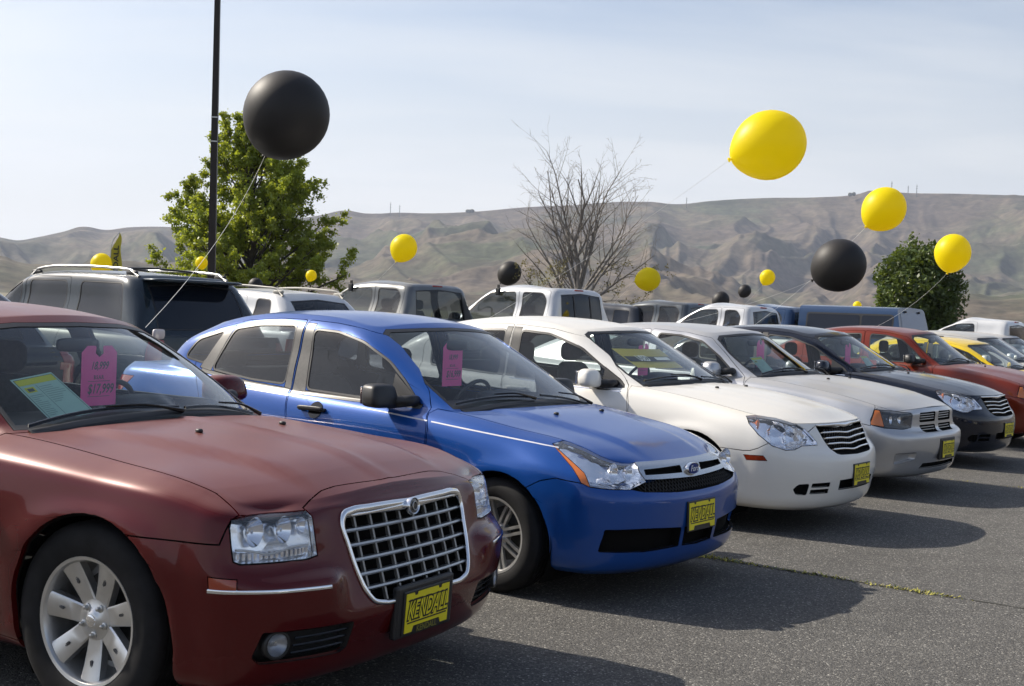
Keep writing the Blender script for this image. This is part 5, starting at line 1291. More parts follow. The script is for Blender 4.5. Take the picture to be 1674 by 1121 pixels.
SEB = {}
def sebring_features():
    f = dict(wheel=('five', .33, .215), track=.875, wsx=-.2, glass='clear_glass')
    f['bumper'] = [(1.1, .05), (1.1, .79), (.80, .79), (.78, .70), (.62, .66), (.557, .622), (.50, .600), (.446, .596), (.20, .608), (.20, .05)]
    f['fender'] = [(.76, .70), (.62, .66), (.557, .622), (.50, .60), (.446, .596), (.2, .608), (.2, .05), (-.2, .05), (-.2, .23), (-.515, .23), (-.515, .6), (-.53, .85), (-.57, .96), (-.60, 1.05), (.3, .95), (.45, .86)]
    f['front_door'] = [(-.525, .24), (-.522, .60), (-.535, .81), (-.57, .95), (-.655, 1.05), (-.867, 1.205), (-1.12, 1.345), (-1.42, 1.40), (-1.80, 1.425), (-1.785, 1.26), (-1.77, 1.0), (-1.72, .8), (-1.72, .24)]
    f['rear_door'] = [(-1.73, .24), (-1.73, .8), (-1.78, 1.0), (-1.795, 1.26), (-1.81, 1.425), (-2.2, 1.41), (-2.6, 1.345), (-2.72, 1.22), (-2.68, 1.0), (-2.5, .8), (-2.36, .55), (-2.28, .24)]
    f['front_window'] = [(-1.70, 1.366), (-1.42, 1.348), (-1.094, 1.250), (-.831, 1.095), (-.665, .985), (-.9, .975), (-1.4, .99), (-1.66, 1.0)]
    f['rear_window'] = [(-1.87, 1.366), (-2.2, 1.355), (-2.5, 1.31), (-2.62, 1.22), (-2.58, 1.05), (-1.84, 1.01)]
    f['pillar_trim'] = [('front_b_trim', [(-1.715, 1.40), (-1.79, 1.40), (-1.775, 1.2), (-1.76, 1.0), (-1.675, 1.0), (-1.69, 1.2)], ['front_window_trim'], 'black_trim'),
                        ('rear_b_trim', [(-1.81, 1.40), (-1.865, 1.40), (-1.85, 1.2), (-1.835, 1.0), (-1.785, 1.0), (-1.80, 1.2)], ['rear_window_trim'], 'black_trim'),
                        ('front_corner_trim', [(-.68, 1.03), (-.62, .972), (-.84, .965), (-.84, 1.12)], ['front_window', 'front_window_trim'], 'black_trim')]
    f['windscreen'] = [(.05, 1.014), (-.40, 1.012), (-.700, 1.006), (-.69, 1.08), (-.650, 1.19), (-.60, 1.29), (-.555, 1.35), (-.50, 1.372), (-.25, 1.386), (.05, 1.394)]
    f['backlight'] = [(.05, 1.13), (-.60, 1.14), (-.50, 1.32), (.05, 1.37)]
    hl = [(.417, -.785, .838), (.473, -.735, .846), (.585, -.655, .832), (.715, -.58, .792), (.765, -.545, .762), (.846, -.500, .672), (.850, -.505, .650), (.795, -.65, .646), (.771, -.72, .621), (.726, -.776, .616), (.642, -.831, .646), (.542, -.846, .717), (.456, -.824, .787)]
    f['holes'] = [
        dict(tag='headlight', kind='lamp', ax='diag', poly=hl, depth=.085, over={'front_bumper', 'wrap', 'hood', 'fender'}, bowls=[(.60, .735, .725, .058), (.675, .640, .712, .052), (.50, .765, .790, .028, 'amber')]),
        dict(tag='marker', kind='panel', ax='diag', poly=[(.457, -.887, .566), (.600, -.866, .570), (.625, -.858, .537), (.478, -.884, .531)], m='amber_dark', name='side_marker'),
        dict(tag='grille', kind='recess', ax='front', poly=[(.05, .768), (-.12, .762), (-.2, .772), (-.34, .780), (-.43, .779), (-.415, .70), (-.375, .62), (-.33, .585), (-.28, .576), (.05, .566)], name='grille', depth=.06, over={'front_bumper', 'wrap', 'hood'}),
        dict(tag='slot_a', kind='recess', ax='front', poly=[(-.43, .380), (-.60, .377), (-.60, .350), (-.43, .350)], central=False, r=.006, depth=.04, over={'front_bumper'}),
        dict(tag='slot_b', kind='recess', ax='front', poly=[(-.43, .332), (-.60, .330), (-.60, .302), (-.43, .302)], central=False, r=.006, depth=.04, over={'front_bumper'}),
        dict(tag='slot_c', kind='recess', ax='front', poly=[(-.625, .376), (-.70, .372), (-.725, .340), (-.70, .300), (-.625, .294)], central=False, r=.014, depth=.04, over={'front_bumper'}),
        dict(tag='intake', kind='recess', ax='front', poly=[(.05, .392), (-.31, .388), (-.30, .318), (.05, .312)], depth=.05, over={'front_bumper'})]
    f['tails'] = [dict(tag='tail', ax='rdiag', poly=[(-3.70, -.80, .78), (-3.50, -.86, 1.0), (-3.70, -.66, 1.02), (-3.80, -.56, .80)])]
    f['inside'] = dict(cloth='seat_cloth', x0=-.70, belt=1.0, seat_x=-1.50, top=1.08, rear_x=-2.4)
    return f
def sebring_car(label, pose, paint_m, dark=False, plate=True, detail=2, wing=True, name='parked_car', scale=None, face=True):
    sp = sebring_spec(); f = sebring_features()
    if detail < 2: sp.update(nu=4, nv=4)
    car, S, doors = build_car(sp, name, label, 'car', pose, paint_m, f, 'cars lined up in the front row', detail=detail)
    gr = f['holes'][2]['obj'][0]
    for k, z in enumerate((.612, .652, .692, .732)):
        hw = float(tab([(.58, .31), (.62, .372), (.70, .408), (.77, .42)], z))
        ys = np.linspace(-hw, hw, 17); pts = []
        for y in ys:
            p, n = on_front(S, y, z - .012 * math.exp(-(y / .12) ** 2)); pts.append(p + np.array((-.006, 0, 0)))
        bm = bmesh.new(); add_tube(bm, pts, .0085, 6, flat=1.2); bm_obj('grille_bar', bm, 'chrome', gr, smooth=True)
    bm = bmesh.new()
    for y in np.linspace(-.36, .36, 20):
        p, n = on_front(S, y, .68); q = p + np.array((-.03, 0, 0)); add_box(bm, (q[0], y, .67), (.01, .006, .17))
    bm_obj('grille_fins', bm, 'black_trim', gr)
    pts = []; rs = []
    for y in np.linspace(-.43, .43, 25):
        p, n = on_front(S, y, .781 - .010 * math.exp(-(y / .10) ** 2)); pts.append(p + n * .003); rs.append(.010 + .010 * math.exp(-(y / .12) ** 2))
    bm = bmesh.new(); add_tube(bm, pts, rs, 8, flat=.7); bm_obj('grille_wing', bm, 'chrome', gr, smooth=True)
    if plate: number_plate(car, .03, .415, S, x=.992, frame='slim')
    for x, y in ((-.10, -.26), (-.10, .25)): nozzle(S, car, x, y)
    for s in (-1, 1):
        add_mirror(S, doors['front_door'][0 if s < 0 else 1], -.86, 1.035, s, paint_m, w=.225, h=.145, reach=.16, foot=(-.73, .995))
        if detail > 1:
            strip_obj(S, 'belt_strip', [on_side(S, x, z, s) for x, z in lerp_path([(-1.70, .985), (-1.1, .955), (-.63, .945)], 8)], .012, .003, 'chrome', doors['front_door'][0 if s < 0 else 1])
    plain_doors(car, S, doors, .90, (('front_door', -1.58), ('rear_door', -2.5)), paint_m)
    wiper(S, car, (-.37, -.02), (-.47, -.36), ((-.41, -.02), (-.52, -.66))); wiper(S, car, (-.40, .58), (-.43, .28), ((-.41, .05), (-.42, .58)))
    strip_obj(S, 'cowl_panel', [on_top(S, -.368 - .12 * (y / .70) ** 2 - .012, y) for y in np.linspace(-.68, .68, 21)], .05, .004, 'black_trim', car)
    rear_view_mirror(S, car, z=1.345)
    return car, S, doors

def charger_car(label, pose, paint_m, hatch=False, detail=2):
    sp = charger_spec()
    if detail < 2: sp.update(nu=4, nv=4)
    f = dict(wheel=('five', .355, .225), track=.905, wsx=-.3, glass='clear_glass')
    f['bumper'] = [(1.1, .05), (1.1, .80), (.62, .80), (.60, .645), (.50, .66), (.25, .66), (.25, .05)]
    f['fender'] = [(.605, .80), (.60, .645), (.50, .66), (.25, .66), (.2, .05), (-.3, .05), (-.3, .235), (-.61, .235), (-.61, .6), (-.66, .95), (-.66, 1.1), (.3, 1.0), (.55, .86)]
    f['front_door'] = [(-.62, .24), (-.62, .6), (-.67, .95), (-.76, 1.03), (-.95, 1.18), (-1.17, 1.345), (-1.45, 1.39), (-1.85, 1.412), (-1.80, 1.0), (-1.76, .7), (-1.76, .24)]
    f['rear_door'] = [(-1.77, .24), (-1.77, .7), (-1.81, 1.0), (-1.86, 1.412), (-2.3, 1.39), (-2.75, 1.31), (-2.86, 1.2), (-2.82, 1.0), (-2.7, .80), (-2.6, .6), (-2.5, .24)]
    f['front_window'] = [(-1.745, 1.36), (-1.5, 1.35), (-1.24, 1.30), (-1.02, 1.16), (-.86, 1.03), (-1.2, 1.02), (-1.70, 1.03)]
    f['rear_window'] = [(-1.91, 1.36), (-2.3, 1.345), (-2.6, 1.28), (-2.70, 1.18), (-2.68, 1.05), (-1.87, 1.035)]
    f['windscreen'] = [(.05, 1.030), (-.40, 1.025), (-.71, 1.013), (-.69, 1.10), (-.645, 1.21), (-.59, 1.32), (-.52, 1.355), (-.25, 1.38), (.05, 1.390)]
    f['backlight'] = [(.05, 1.14), (-.60, 1.14), (-.50, 1.30), (.05, 1.35)]
    hl = [(.612, -.850, .788), (.66, -.79, .786), (.825, -.54, .762), (.845, -.53, .745), (.845, -.56, .632), (.80, -.66, .618), (.700, -.84, .628), (.606, -.905, .65), (.600, -.900, .70)]
    if not hatch:
        bw = [(.765, .655, .700, .044), (.720, .745, .702, .046)]; hm = 'lamp_black'
    else: bw = [(.755, .645, .700, .060), (.690, .765, .710, .050)]; hm = 'reflector_soft'
    f['holes'] = [
        dict(tag='headlight', kind='lamp', ax='diag', poly=hl, depth=.085, m=hm, bowls=bw, over={'front_bumper', 'wrap', 'hood', 'fender'}, r=.012),
        dict(tag='amber', kind='panel', ax='diag', poly=[(.612, -.850, .782), (.64, -.82, .78), (.70, -.84, .64), (.60, -.91, .655)], over={'headlight'}, m='amber_film', name='indicator_lens'),
        dict(tag='gr_top', kind='recess', ax='front', poly=[(-.045, .762), (-.39, .758), (-.40, .676), (-.045, .676)], central=False, r=.014, name='grille', depth=.05),
        dict(tag='gr_low', kind='recess', ax='front', poly=[(-.045, .646), (-.405, .646), (-.36, .585), (-.045, .582)], central=False, r=.014, name='grille', depth=.05),
        dict(tag='intake', kind='recess', ax='front', poly=[(.05, .30), (-.40, .305), (-.44, .262), (.05, .255)], depth=.05, over={'front_bumper'}),
        dict(tag='scoop', kind='recess', ax='diag', poly=[(.80, -.79, .405), (.905, -.56, .415), (.89, -.56, .35), (.79, -.78, .305)], central=False, depth=.035, m=paint_m, scale=.7, r=.02, name='fog_scoop', over={'front_bumper'})]
    f['tails'] = [dict(tag='tail', ax='rdiag', poly=[(-4.0, -.80, .74), (-3.90, -.88, .92), (-4.06, -.62, .94), (-4.12, -.58, .76)])]
    f['inside'] = dict(cloth='seat_cloth', x0=-.78, belt=1.01, seat_x=-1.58, top=1.08, rear_x=-2.5, yw=.64)
    car, S, doors = build_car(sp, 'parked_car', label, 'car', pose, paint_m, f, 'cars lined up in the front row', detail=detail)
    for hi, zs in ((2, (.697, .719, .741)), (3, (.604, .626))):
        for si, s in enumerate((-1, 1)):
            for z in zs:
                ys = np.linspace(.05, .385 if z > .65 else .375, 9); pts = [on_front(S, s * y, z)[0] + np.array((-.014, 0, 0)) for y in ys]
                bm = bmesh.new(); add_tube(bm, pts, .0055, 6); bm_obj('grille_bar', bm, 'satin_metal' if hatch is False else 'black_gloss', f['holes'][hi]['obj'][si], smooth=True)
    number_plate(car, .06, .42, S, x=.975, frame='wide')
    for s in (-1, 1): add_mirror(S, doors['front_door'][0 if s < 0 else 1], -1.0, 1.06, s, paint_m if not hatch else 'black_trim', w=.23, h=.13, reach=.15, foot=(-.86, 1.035))
    for x, y in ((-.10, -.26), (-.10, .25)): nozzle(S, car, x, y)
    plain_doors(car, S, doors, .90, (('front_door', -1.62), ('rear_door', -2.6)), paint_m)
    wiper(S, car, (-.44, .0), (-.54, -.36), ((-.49, -.02), (-.60, -.66))); wiper(S, car, (-.47, .60), (-.52, .3), ((-.48, .06), (-.52, .58)))
    strip_obj(S, 'cowl_panel', [on_top(S, -.448 - .15 * (y / .72) ** 2 - .012, y) for y in np.linspace(-.69, .69, 21)], .05, .004, 'black_trim', car)
    rear_view_mirror(S, car, z=1.34)
    return car, S, doors
# ------------------------------------------------------------------ build the front row
ROW = 'cars lined up in the front row'
red_car = limo_car()
blue_car = focus_car()
white_car = sebring_car('white four-door sedan between the blue car and the silver car', POSE['white'], 'paint_white')
silver_car = charger_car('silver sedan with smoked headlights and a crosshair grille', POSE['silver'], 'paint_silver')
navy_car = sebring_car('very dark navy sedan with a winged chrome grille, behind the silver sedan', POSE['black'], 'paint_navy')
orange_car = charger_car('rusty orange-red hatchback between the dark navy sedan and the yellow car', (6.72, 17.75, -37.8), 'paint_orange', hatch=True, detail=1)
orange_car[0].scale = (.90, .97, 1.035)
yellow_car = sebring_car('small yellow coupe beyond the orange-red hatchback', (8.35, 20.0, -38.5), 'paint_yellow', detail=1)
yellow_car[0].scale = (.93, .95, .93)
pearl_car = sebring_car('pale cream sedan just beyond the yellow coupe', (9.45, 22.4, -38), 'paint_pearl', detail=1)
last_car = sebring_car('pale silver sedan farthest away in the front row', (11.0, 25.3, -38), 'paint_silver', detail=1)

def dup_tree(o, parent=None):
    c = o.copy(); COL.objects.link(c)
    if parent is not None: c.parent = parent; c.matrix_parent_inverse = o.matrix_parent_inverse
    for ch in list(o.children): dup_tree(ch, c)
    return c
# the row across the aisle, outside the frame but mirrored in bumpers and hubs
for k, (src, lab) in enumerate(((white_car, 'white sedan across the aisle, facing the dark red car, out of frame'), (navy_car, 'navy sedan across the aisle, facing the blue car, out of frame'), (silver_car, 'silver sedan across the aisle, facing the white sedan, out of frame'), (blue_car, 'blue sedan across the aisle, facing the silver sedan, out of frame'), (white_car, 'white sedan across the aisle, facing the dark navy sedan, out of frame'), (navy_car, 'navy sedan across the aisle, facing the orange-red hatchback, out of frame'))):
    c = dup_tree(src[0]); x, y = 6.9 + k * 1.76, -.6 + k * 2.33; c.location = (x + .793 * .9, y - .609 * .9, 0); c.rotation_euler = (0, 0, R(142.5)); c['label'] = lab; c['group'] = 'cars across the aisle'
# ------------------------------------------------------------------ back row: sport utilities and pickups, tails towards the aisle
BACK = 'vehicles parked in the rows behind'
paint('paint_slate', (.014, .024, .034), metal=.25, rough=.25, dust=.35, dustcol=(.20, .20, .19))
paint('paint_suvwhite', (.60, .61, .62), metal=.1, rough=.35, dust=.3, dustcol=(.42, .40, .35))
paint('paint_grey', (.15, .155, .155), metal=.6, rough=.32, dust=.35, dustcol=(.30, .28, .25))
paint('paint_truckwhite', (.58, .59, .60), metal=.3, rough=.33, dust=.3, dustcol=(.42, .40, .36))
paint('paint_charcoal', (.035, .038, .045), metal=.5, rough=.35, dust=.35, dustcol=(.2, .19, .18))
paint('paint_grey2', (.07, .08, .09), metal=.6, rough=.32, dust=.35, dustcol=(.25, .24, .22))
mat('rack_grey', (.30, .29, .26), .5); mat('tail_clear', (.55, .50, .50), .15, coat=1)
paint('paint_steelgrey', (.22, .26, .31), metal=.5, rough=.32, dust=.3, dustcol=(.3, .3, .29))
paint('paint_steelblue', (.022, .050, .115), metal=.25, rough=.34, dust=.15, dustcol=(.22, .22, .22))
def big_features(xA, xC, belt, roof, gw, back, cab=True, rows=2, wb=2.8, third=False, bed=None, xr=-3.85, rearglass='clear_glass', doors=None):
    lo, hi = belt + .05, roof - .155
    f = dict(wheel=('five', .37, .23), track=.92, wellw=1.0, trim=.010, win_r=.05, lining=True, door_r=.05)
    L = xA - xC; d0, d1 = xA - .55, (xA - .55) - (L - .5 - (.9 if third else 0)) / 2
    dl = (xC + .12) if cab else (d1 - (d0 - d1))
    if third: dl = d1 - (d0 - d1)
    if doors: d1, dl = doors
    f['front_door'] = [(xA - .02, .42), (xA - .02, belt), (xA - .46, (belt + roof) / 2), (xA - .80, roof - .11), (d1, roof - .09), (d1, .42)]
    f['front_window'] = [(xA - .22, lo), (xA - .52, (belt + roof) / 2 + .02), (xA - .80, hi), (d1 + .07, hi + .015), (d1 + .05, lo)]
    f['windscreen'] = [(.05, belt + .03), (-gw - .0, belt + .03), (-gw - .03 + .03, (belt + roof) / 2), (-gw + .07, roof - .15), (.05, roof - .115)]
    f['glass'] = 'side_glass'
    if rows > 1:
        f['rear_door'] = [(d1 - .012, .42), (d1 - .012, roof - .09), (dl + .04, roof - .10), (dl + .02, belt - .05), (max(dl + .02, -wb + .5), .8), (max(dl + .02, -wb + .55), .42)]
        f['rear_window'] = [(d1 - .09, lo), (d1 - .09, hi + .015), (dl + .20 - (0 if cab else .08), hi + .01), (dl + .10, hi - .10), (dl + .10, lo)]
    if third: f['side_window'] = [(dl - .16, lo), (dl - .16, hi + .01), (xC + back + .12, hi - .0), (xC + back * .4 + .20, lo)]
    f['backlight'] = [(.05, lo + .02), (-gw + .10, lo + .02), (-gw + .14, hi - .02), (.05, hi + .02)]
    f['backlight_glass'] = rearglass
    return f
def big_vehicle(name, label, cat, X, Y, paint_m, xA, xC, belt, roof, gw=.68, back=.16, wb=2.9, xr=-3.85, W=.92, heading=142.5, third=False, rows=2, bed=False, rails=None, glassm=None, rear='clear_glass', inside=True, zoff=0, **kw):
    """X, Y: world place of the cab's (or body's) rear left upper corner"""
    sp = upright_spec(wb=wb, xr=xr, xA=xA, xC=xC, belt=belt, roof=roof, W=W, gw=gw, back=back, deckz=kw.get('deckz'))
    f = big_features(xA, xC, belt, roof, gw, back, cab=not third, rows=rows, wb=wb, third=third, xr=xr, rearglass=rear, doors=kw.get('doors'))
    if glassm: f['glass'] = glassm
    if kw.get('rear_window') is not None: f['rear_window'] = kw['rear_window']
    a = R(heading); lx, ly = xC + back * .5, gw
    cx = X - (math.cos(a) * lx - math.sin(a) * ly); cy = Y - (math.sin(a) * lx + math.cos(a) * ly)
    if bed:
        f['holes'] = [dict(tag='bed', kind='recess', ax='plan', poly=[(xC - .12, .05), (xC - .12, -W + .17), (xr + .14, -W + .17), (xr + .14, .05)], over={'deck', 'wrap'}, cond=lambda c, n: n.z > .5, name='cargo_bed', depth=.45, dir=(0, 0, -1), m=paint_m)]
    else:
        f['tailgate'] = [(.05, .55), (-W + .14, .55), (-W + .13, belt - .02), (-gw + .02, belt + .05), (-gw + .06, roof - .13), (.05, roof - .10)]
        f['tailgate'] = None; del f['tailgate']
    f['tails'] = [dict(tag='tail', ax='side', poly=[(xr - .1, .75), (xr - .1, 1.06), (xr + .10, 1.06), (xr + .10, .75)], cond=lambda c, n: c.x < -2 and c.y < -W + .16)]
    car, S, doors = build_car(sp, name, label, cat, (cx, cy, heading), paint_m, f, BACK, detail=1)
    if inside: interior(S, car, x0=xA - .12, belt=belt, seat_x=xA - .95, top=belt + .18, rear_x=(xA - 1.85 if rows > 1 else xA - .95), yw=.62)
    for s in (-1, 1): add_mirror(S, doors['front_door'][0 if s < 0 else 1], xA - .30, belt + .08, s, 'black_trim', w=.2, h=.22, reach=.2, foot=(xA - .2, belt))
    # high brake lamp
    p, n = on_front_rear(S, 0, roof - .075)
    if p is not None and bed: sb_obj('brake_light', 'tail_red', car, p + n * .004, (.012, .13, .016), e=.4, nu=12, nv=6)
    return car, S, doors
def on_front_rear(S, y, z): return shoot(S, (-9, y, z), (1, 0, 0))
def roof_rails(car, S, x0, x1, y, m='satin_metal', h=.055, r=.016, cross=True, feet='black_trim'):
    for s in (-1, 1):
        pts = []
        for t in np.linspace(0, 1, 15):
            x = x0 + (x1 - x0) * t; p, n = on_top(S, x, s * y)
            if p is None: continue
            k = min(1, min(t, 1 - t) / .10); pts.append(p + np.array((0, 0, h * math.sin(k * math.pi / 2) + .004)))
        bm = bmesh.new(); add_tube(bm, pts, r, 8, flat=1.3); rr = bm_obj('roof_rail', bm, m, car, smooth=True)
        for t in (.06, .94):
            x = x0 + (x1 - x0) * t; p, n = on_top(S, x, s * y); sb_obj('rail_foot', feet, rr, p + np.array((0, 0, .022)), (.10, .02, .026), e=.6, nu=12, nv=6)
    if cross:
        for t in (.3, .75):
            x = x0 + (x1 - x0) * t; p, _ = on_top(S, x, y)
            bm = bmesh.new(); add_tube(bm, [p + np.array((0, 0, h)), p * (1, 0, 1) + np.array((0, 0, h + .02)), p * (1, -1, 1) + np.array((0, 0, h))], .012, 6, flat=1.6); bm_obj('cross_bar', bm, 'black_trim', car)

def px_at(px, Y):   # world X of a picture column at depth Y (used once to read the places off the photograph)
    return (px - 837) / F_PX * Y

# nearest, dark sport utility whose tail shows at the left edge
v = big_vehicle('parked_suv', 'black vehicle at the left edge, only its sloping tail showing behind the red car', 'suv', -5.12, 10.3, 'paint_navy', -.60, -3.55, 1.06, 1.60, gw=.64, back=.45, W=.90, third=True, glassm='privacy_glass', rear='privacy_glass')
# dark slate sport utility with silver roof rails
v = big_vehicle('parked_suv', 'dark slate SUV with silver roof rails and tinted windows, behind the red car', 'suv', -3.93, 13.6, 'paint_slate', -.45, -3.62, 1.12, 1.81, gw=.70, back=.34, W=.94, xr=-3.95, third=True, glassm='privacy_glass', rear='privacy_glass', doors=(-1.32, -2.24))
suv, S = v[0], v[1]
roof_rails(suv, S, -1.2, -3.25, .60)
p, n = on_top(S, -3.30, 0)
V, F = superbox((-3.40, 0, 1.705), (.20, .60, .022), e=.4, shear=(0, 0, 0)); mesh_obj('spoiler', V, F, 'paint_slate', suv)
sb_obj('tail_lens', 'tail_clear', suv, (-3.88, .80, 1.14), (.025, .07, .055), e=.4, nu=12, nv=8)
sb_obj('tail_lens', 'tail_red', suv, (-3.89, .81, 1.05), (.025, .07, .035), e=.4, nu=12, nv=8)
# white sport utility with grey rack
v = big_vehicle('parked_suv', 'white SUV with a grey roof rack, above the rear of the blue car', 'suv', -2.93, 16.6, 'paint_suvwhite', -.58, -3.30, 1.16, 1.70, gw=.62, back=.30, wb=2.7, xr=-3.55, W=.90, third=True, glassm='privacy_glass', rear='side_glass')
roof_rails(v[0], v[1], -1.5, -3.0, .55, m='rack_grey', h=.06, cross=False, feet='rack_grey')
# grey crew cab pickup, silver-white crew cab pickup
def sliding_rear(car, S, belt, roof, gw, n=3):
    for y in ([-.24, .24] if n == 3 else []):
        a, na = on_front_rear(S, y, belt + .09); b, nb = on_front_rear(S, y, roof - .17)
        if a is None or b is None: continue
        bm = bmesh.new(); add_tube(bm, [a + na * .004, (a + b) / 2 + na * .004, b + nb * .004], .010, 6, flat=1.6); bm_obj('rear_window_post', bm, 'black_trim', car)
def lockbox(car, S, x, z, label):
    p, n = on_side(S, x, z, 1); M = car.matrix_basis
    bm = bmesh.new(); add_box(bm, (0, 0, 0), (.085, .045, .12), bevel=.008); add_box(bm, (0, -.008, .085), (.05, .02, .07), bevel=.006); add_box(bm, (.0, .024, -.01), (.05, .006, .06), bevel=.002)
    o = bm_obj('key_lockbox', bm, 'black_trim', None); w = M @ Vector(p + n * .035); o.location = w; o.rotation_euler = car.rotation_euler; tag(o, label, 'lockbox')
v = big_vehicle('pickup_truck', 'dull grey crew-cab pickup behind the roof of the blue car', 'pickup', -1.66, 20.6, 'paint_grey', -.75, -2.95, 1.28, 1.955, gw=.70, back=.10, wb=3.6, xr=-4.75, W=.98, bed=True, deckz=1.30, glassm='side_glass')
M_ = v[0]; M_.matrix_basis; bpy.context.view_layer.update(); lockbox(v[0], v[1], -1.62, 1.80, 'black key lockbox hung on the grey pickup door window')
v = big_vehicle('pickup_truck', 'silver-white crew-cab pickup with a three-pane rear window, behind the white sedan', 'pickup', .70, 21.2, 'paint_truckwhite', -.75, -2.95, 1.28, 1.99, gw=.70, back=.10, wb=3.6, xr=-4.75, W=.98, bed=True, deckz=1.30, glassm='side_glass', rear='privacy_glass')
sliding_rear(v[0], v[1], 1.28, 1.99, .70); bpy.context.view_layer.update(); lockbox(v[0], v[1], -1.72, 1.84, 'black key lockbox hung on the silver-white pickup door window')
big_vehicle('parked_suv', 'black-roofed SUV between the silver-white pickup and the charcoal pickup', 'suv', 2.72, 28.0, 'paint_charcoal', -.60, -3.50, 1.20, 1.80, gw=.66, back=.16, W=.92, third=True, glassm='privacy_glass', rear='side_glass')
v = big_vehicle('pickup_truck', 'charcoal crew-cab pickup just left of the white single-cab pickup', 'pickup', 3.72, 27.5, 'paint_grey2', -.75, -2.95, 1.28, 1.91, gw=.66, back=.10, wb=3.5, xr=-4.65, W=.95, bed=True, deckz=1.28, glassm='side_glass')
v = big_vehicle('pickup_truck', 'white pickup partly hiding the cab of the blue pickup', 'pickup', 4.34, 23.6, 'paint_truckwhite', -.70, -2.55, 1.22, 1.85, gw=.62, back=.10, wb=3.2, xr=-4.2, W=.90, bed=True, deckz=1.22, glassm='side_glass')
# steel-blue pickup with matching canopy over its bed
v = big_vehicle('pickup_truck', 'steel-blue pickup with a matching canopy over its bed', 'pickup', 5.45, 25.2, 'paint_steelblue', -.70, -2.45, 1.20, 1.88, gw=.64, back=.06, wb=3.2, xr=-4.75, W=.90, bed=False, deckz=1.16, glassm='side_glass')
def canopy(car, x0, x1, z0, z1, W, Wt, m):
    """fibreglass shell over the bed, with side and rear panes"""
    n = 9; V = []; F = []; xs = np.linspace(x0, x1, 13); prof = []
    for t in np.linspace(0, 1, n): prof.append((W + (Wt - W) * t, z0 + (z1 - z0 - .06) * t))
    prof += [(Wt - .02, z1 - .035), (Wt - .06, z1 - .012), (Wt - .13, z1), (0, z1 + .02)]
    full = prof + [(-a, b) for a, b in prof[::-1]][1:]; m_ = len(full)
    for i, x in enumerate(xs):
        for a, b in full:
            k = 1.0; xx = x
            if i == len(xs) - 1: xx = x + .16 * (b - z0) / (z1 - z0)
            V.append((xx, a, b))
    for i in range(len(xs) - 1):
        for j in range(m_ - 1): F.append((i * m_ + j, (i + 1) * m_ + j, (i + 1) * m_ + j + 1, i * m_ + j + 1))
    F.append(tuple(range(m_))); F.append(tuple((len(xs) - 1) * m_ + j for j in range(m_))[::-1])
    o = mesh_obj('canopy', V, F, m, car, smooth=True); o.data.set_sharp_from_angle(angle=R(40))
    dy = (Wt - W) / (z1 - z0 - .06)
    for s in (-1, 1):
        def pane(xa, xb, za, zb, off, r): return [(x, s * (W + dy * (z - z0) + off), z) for x, z in round_poly([(xa, za), (xb, za), (xb - (0 if xb < xa else 0), zb), (xa, zb)], r, 4)]
        xm = x0 + (x1 - x0) * .60
        q = pane(x0 - .16, x1 + .20, z0 + .12, z1 - .13, .003, .07); bm = bmesh.new(); A = [bm.verts.new(p) for p in q]; B = [bm.verts.new(Vector(p) + Vector((0, -s * .02, 0))) for p in q]; bm.faces.new(A)
        for i in range(len(A)): bm.faces.new((A[i], B[i], B[(i + 1) % len(A)], A[(i + 1) % len(A)]))
        bm_obj('window_frame', bm, 'black_trim', o)
        for xa, xb in ((x0 - .19, xm + .02), (xm - .02, x1 + .23)):
            bm = bmesh.new(); bm.faces.new([bm.verts.new(p) for p in pane(xa, xb, z0 + .15, z1 - .16, .006, .05)]); bm_obj('window', bm, 'canopy_glass', o)
    def rp(y, z, off): return (x1 + .16 * (z - z0) / (z1 - z0) - off, y, z)
    q = [rp(y, z, .004) for y, z in round_poly([(-W + .14, z0 + .05), (W - .14, z0 + .05), (Wt - .12, z1 - .08), (-Wt + .12, z1 - .08)], .06, 4)]
    bm = bmesh.new(); bm.faces.new([bm.verts.new(p) for p in q]); bm_obj('rear_hatch', bm, 'canopy_hatch', o)
    for s in (-1, 1): sb_obj('hinge', 'black_trim', o, rp(s * .35, z1 - .07, .02), (.02, .03, .02), e=.5, nu=8, nv=5)
mat('canopy_glass', (.015, .018, .028), .04, spec=.35); mat('canopy_hatch', (.16, .20, .28), .25, .3)
canopy(v[0], -2.62, -4.72, 1.16, 1.88, .80, .70, 'paint_steelblue')
big_vehicle('parked_suv', 'silvery blue SUV low behind the canopy pickup, left of the dark tree foot', 'suv', 15.0, 45.5, 'paint_steelgrey', -.60, -3.50, 1.12, 1.74, gw=.66, back=.35, W=.90, third=True, glassm='privacy_glass', rear='privacy_glass', inside=False)
big_vehicle('parked_suv', 'dark SUV beneath the small low yellow balloon', 'suv', 17.6, 50.5, 'paint_charcoal', -.60, -3.50, 1.12, 1.72, gw=.66, back=.2, W=.90, third=True, glassm='privacy_glass', rear='privacy_glass', inside=False)
v = big_vehicle('parked_suv', 'white SUV with a black roof rack, left of the white pickup at the right edge', 'suv', 14.6, 39.0, 'paint_suvwhite', -.60, -3.50, 1.10, 1.68, gw=.66, back=.2, W=.90, third=True, glassm='privacy_glass', rear='privacy_glass', inside=False)
roof_rails(v[0], v[1], -1.4, -3.1, .55, m='black_trim')
v = big_vehicle('pickup_truck', 'white pickup cut off by the right edge of the picture', 'pickup', 9.95, 25.9, 'paint_suvwhite', -.50, -2.30, 1.22, 1.79, gw=.68, back=.05, rows=1, wb=3.2, xr=-4.2, W=.90, bed=True, deckz=1.18, glassm='side_glass')
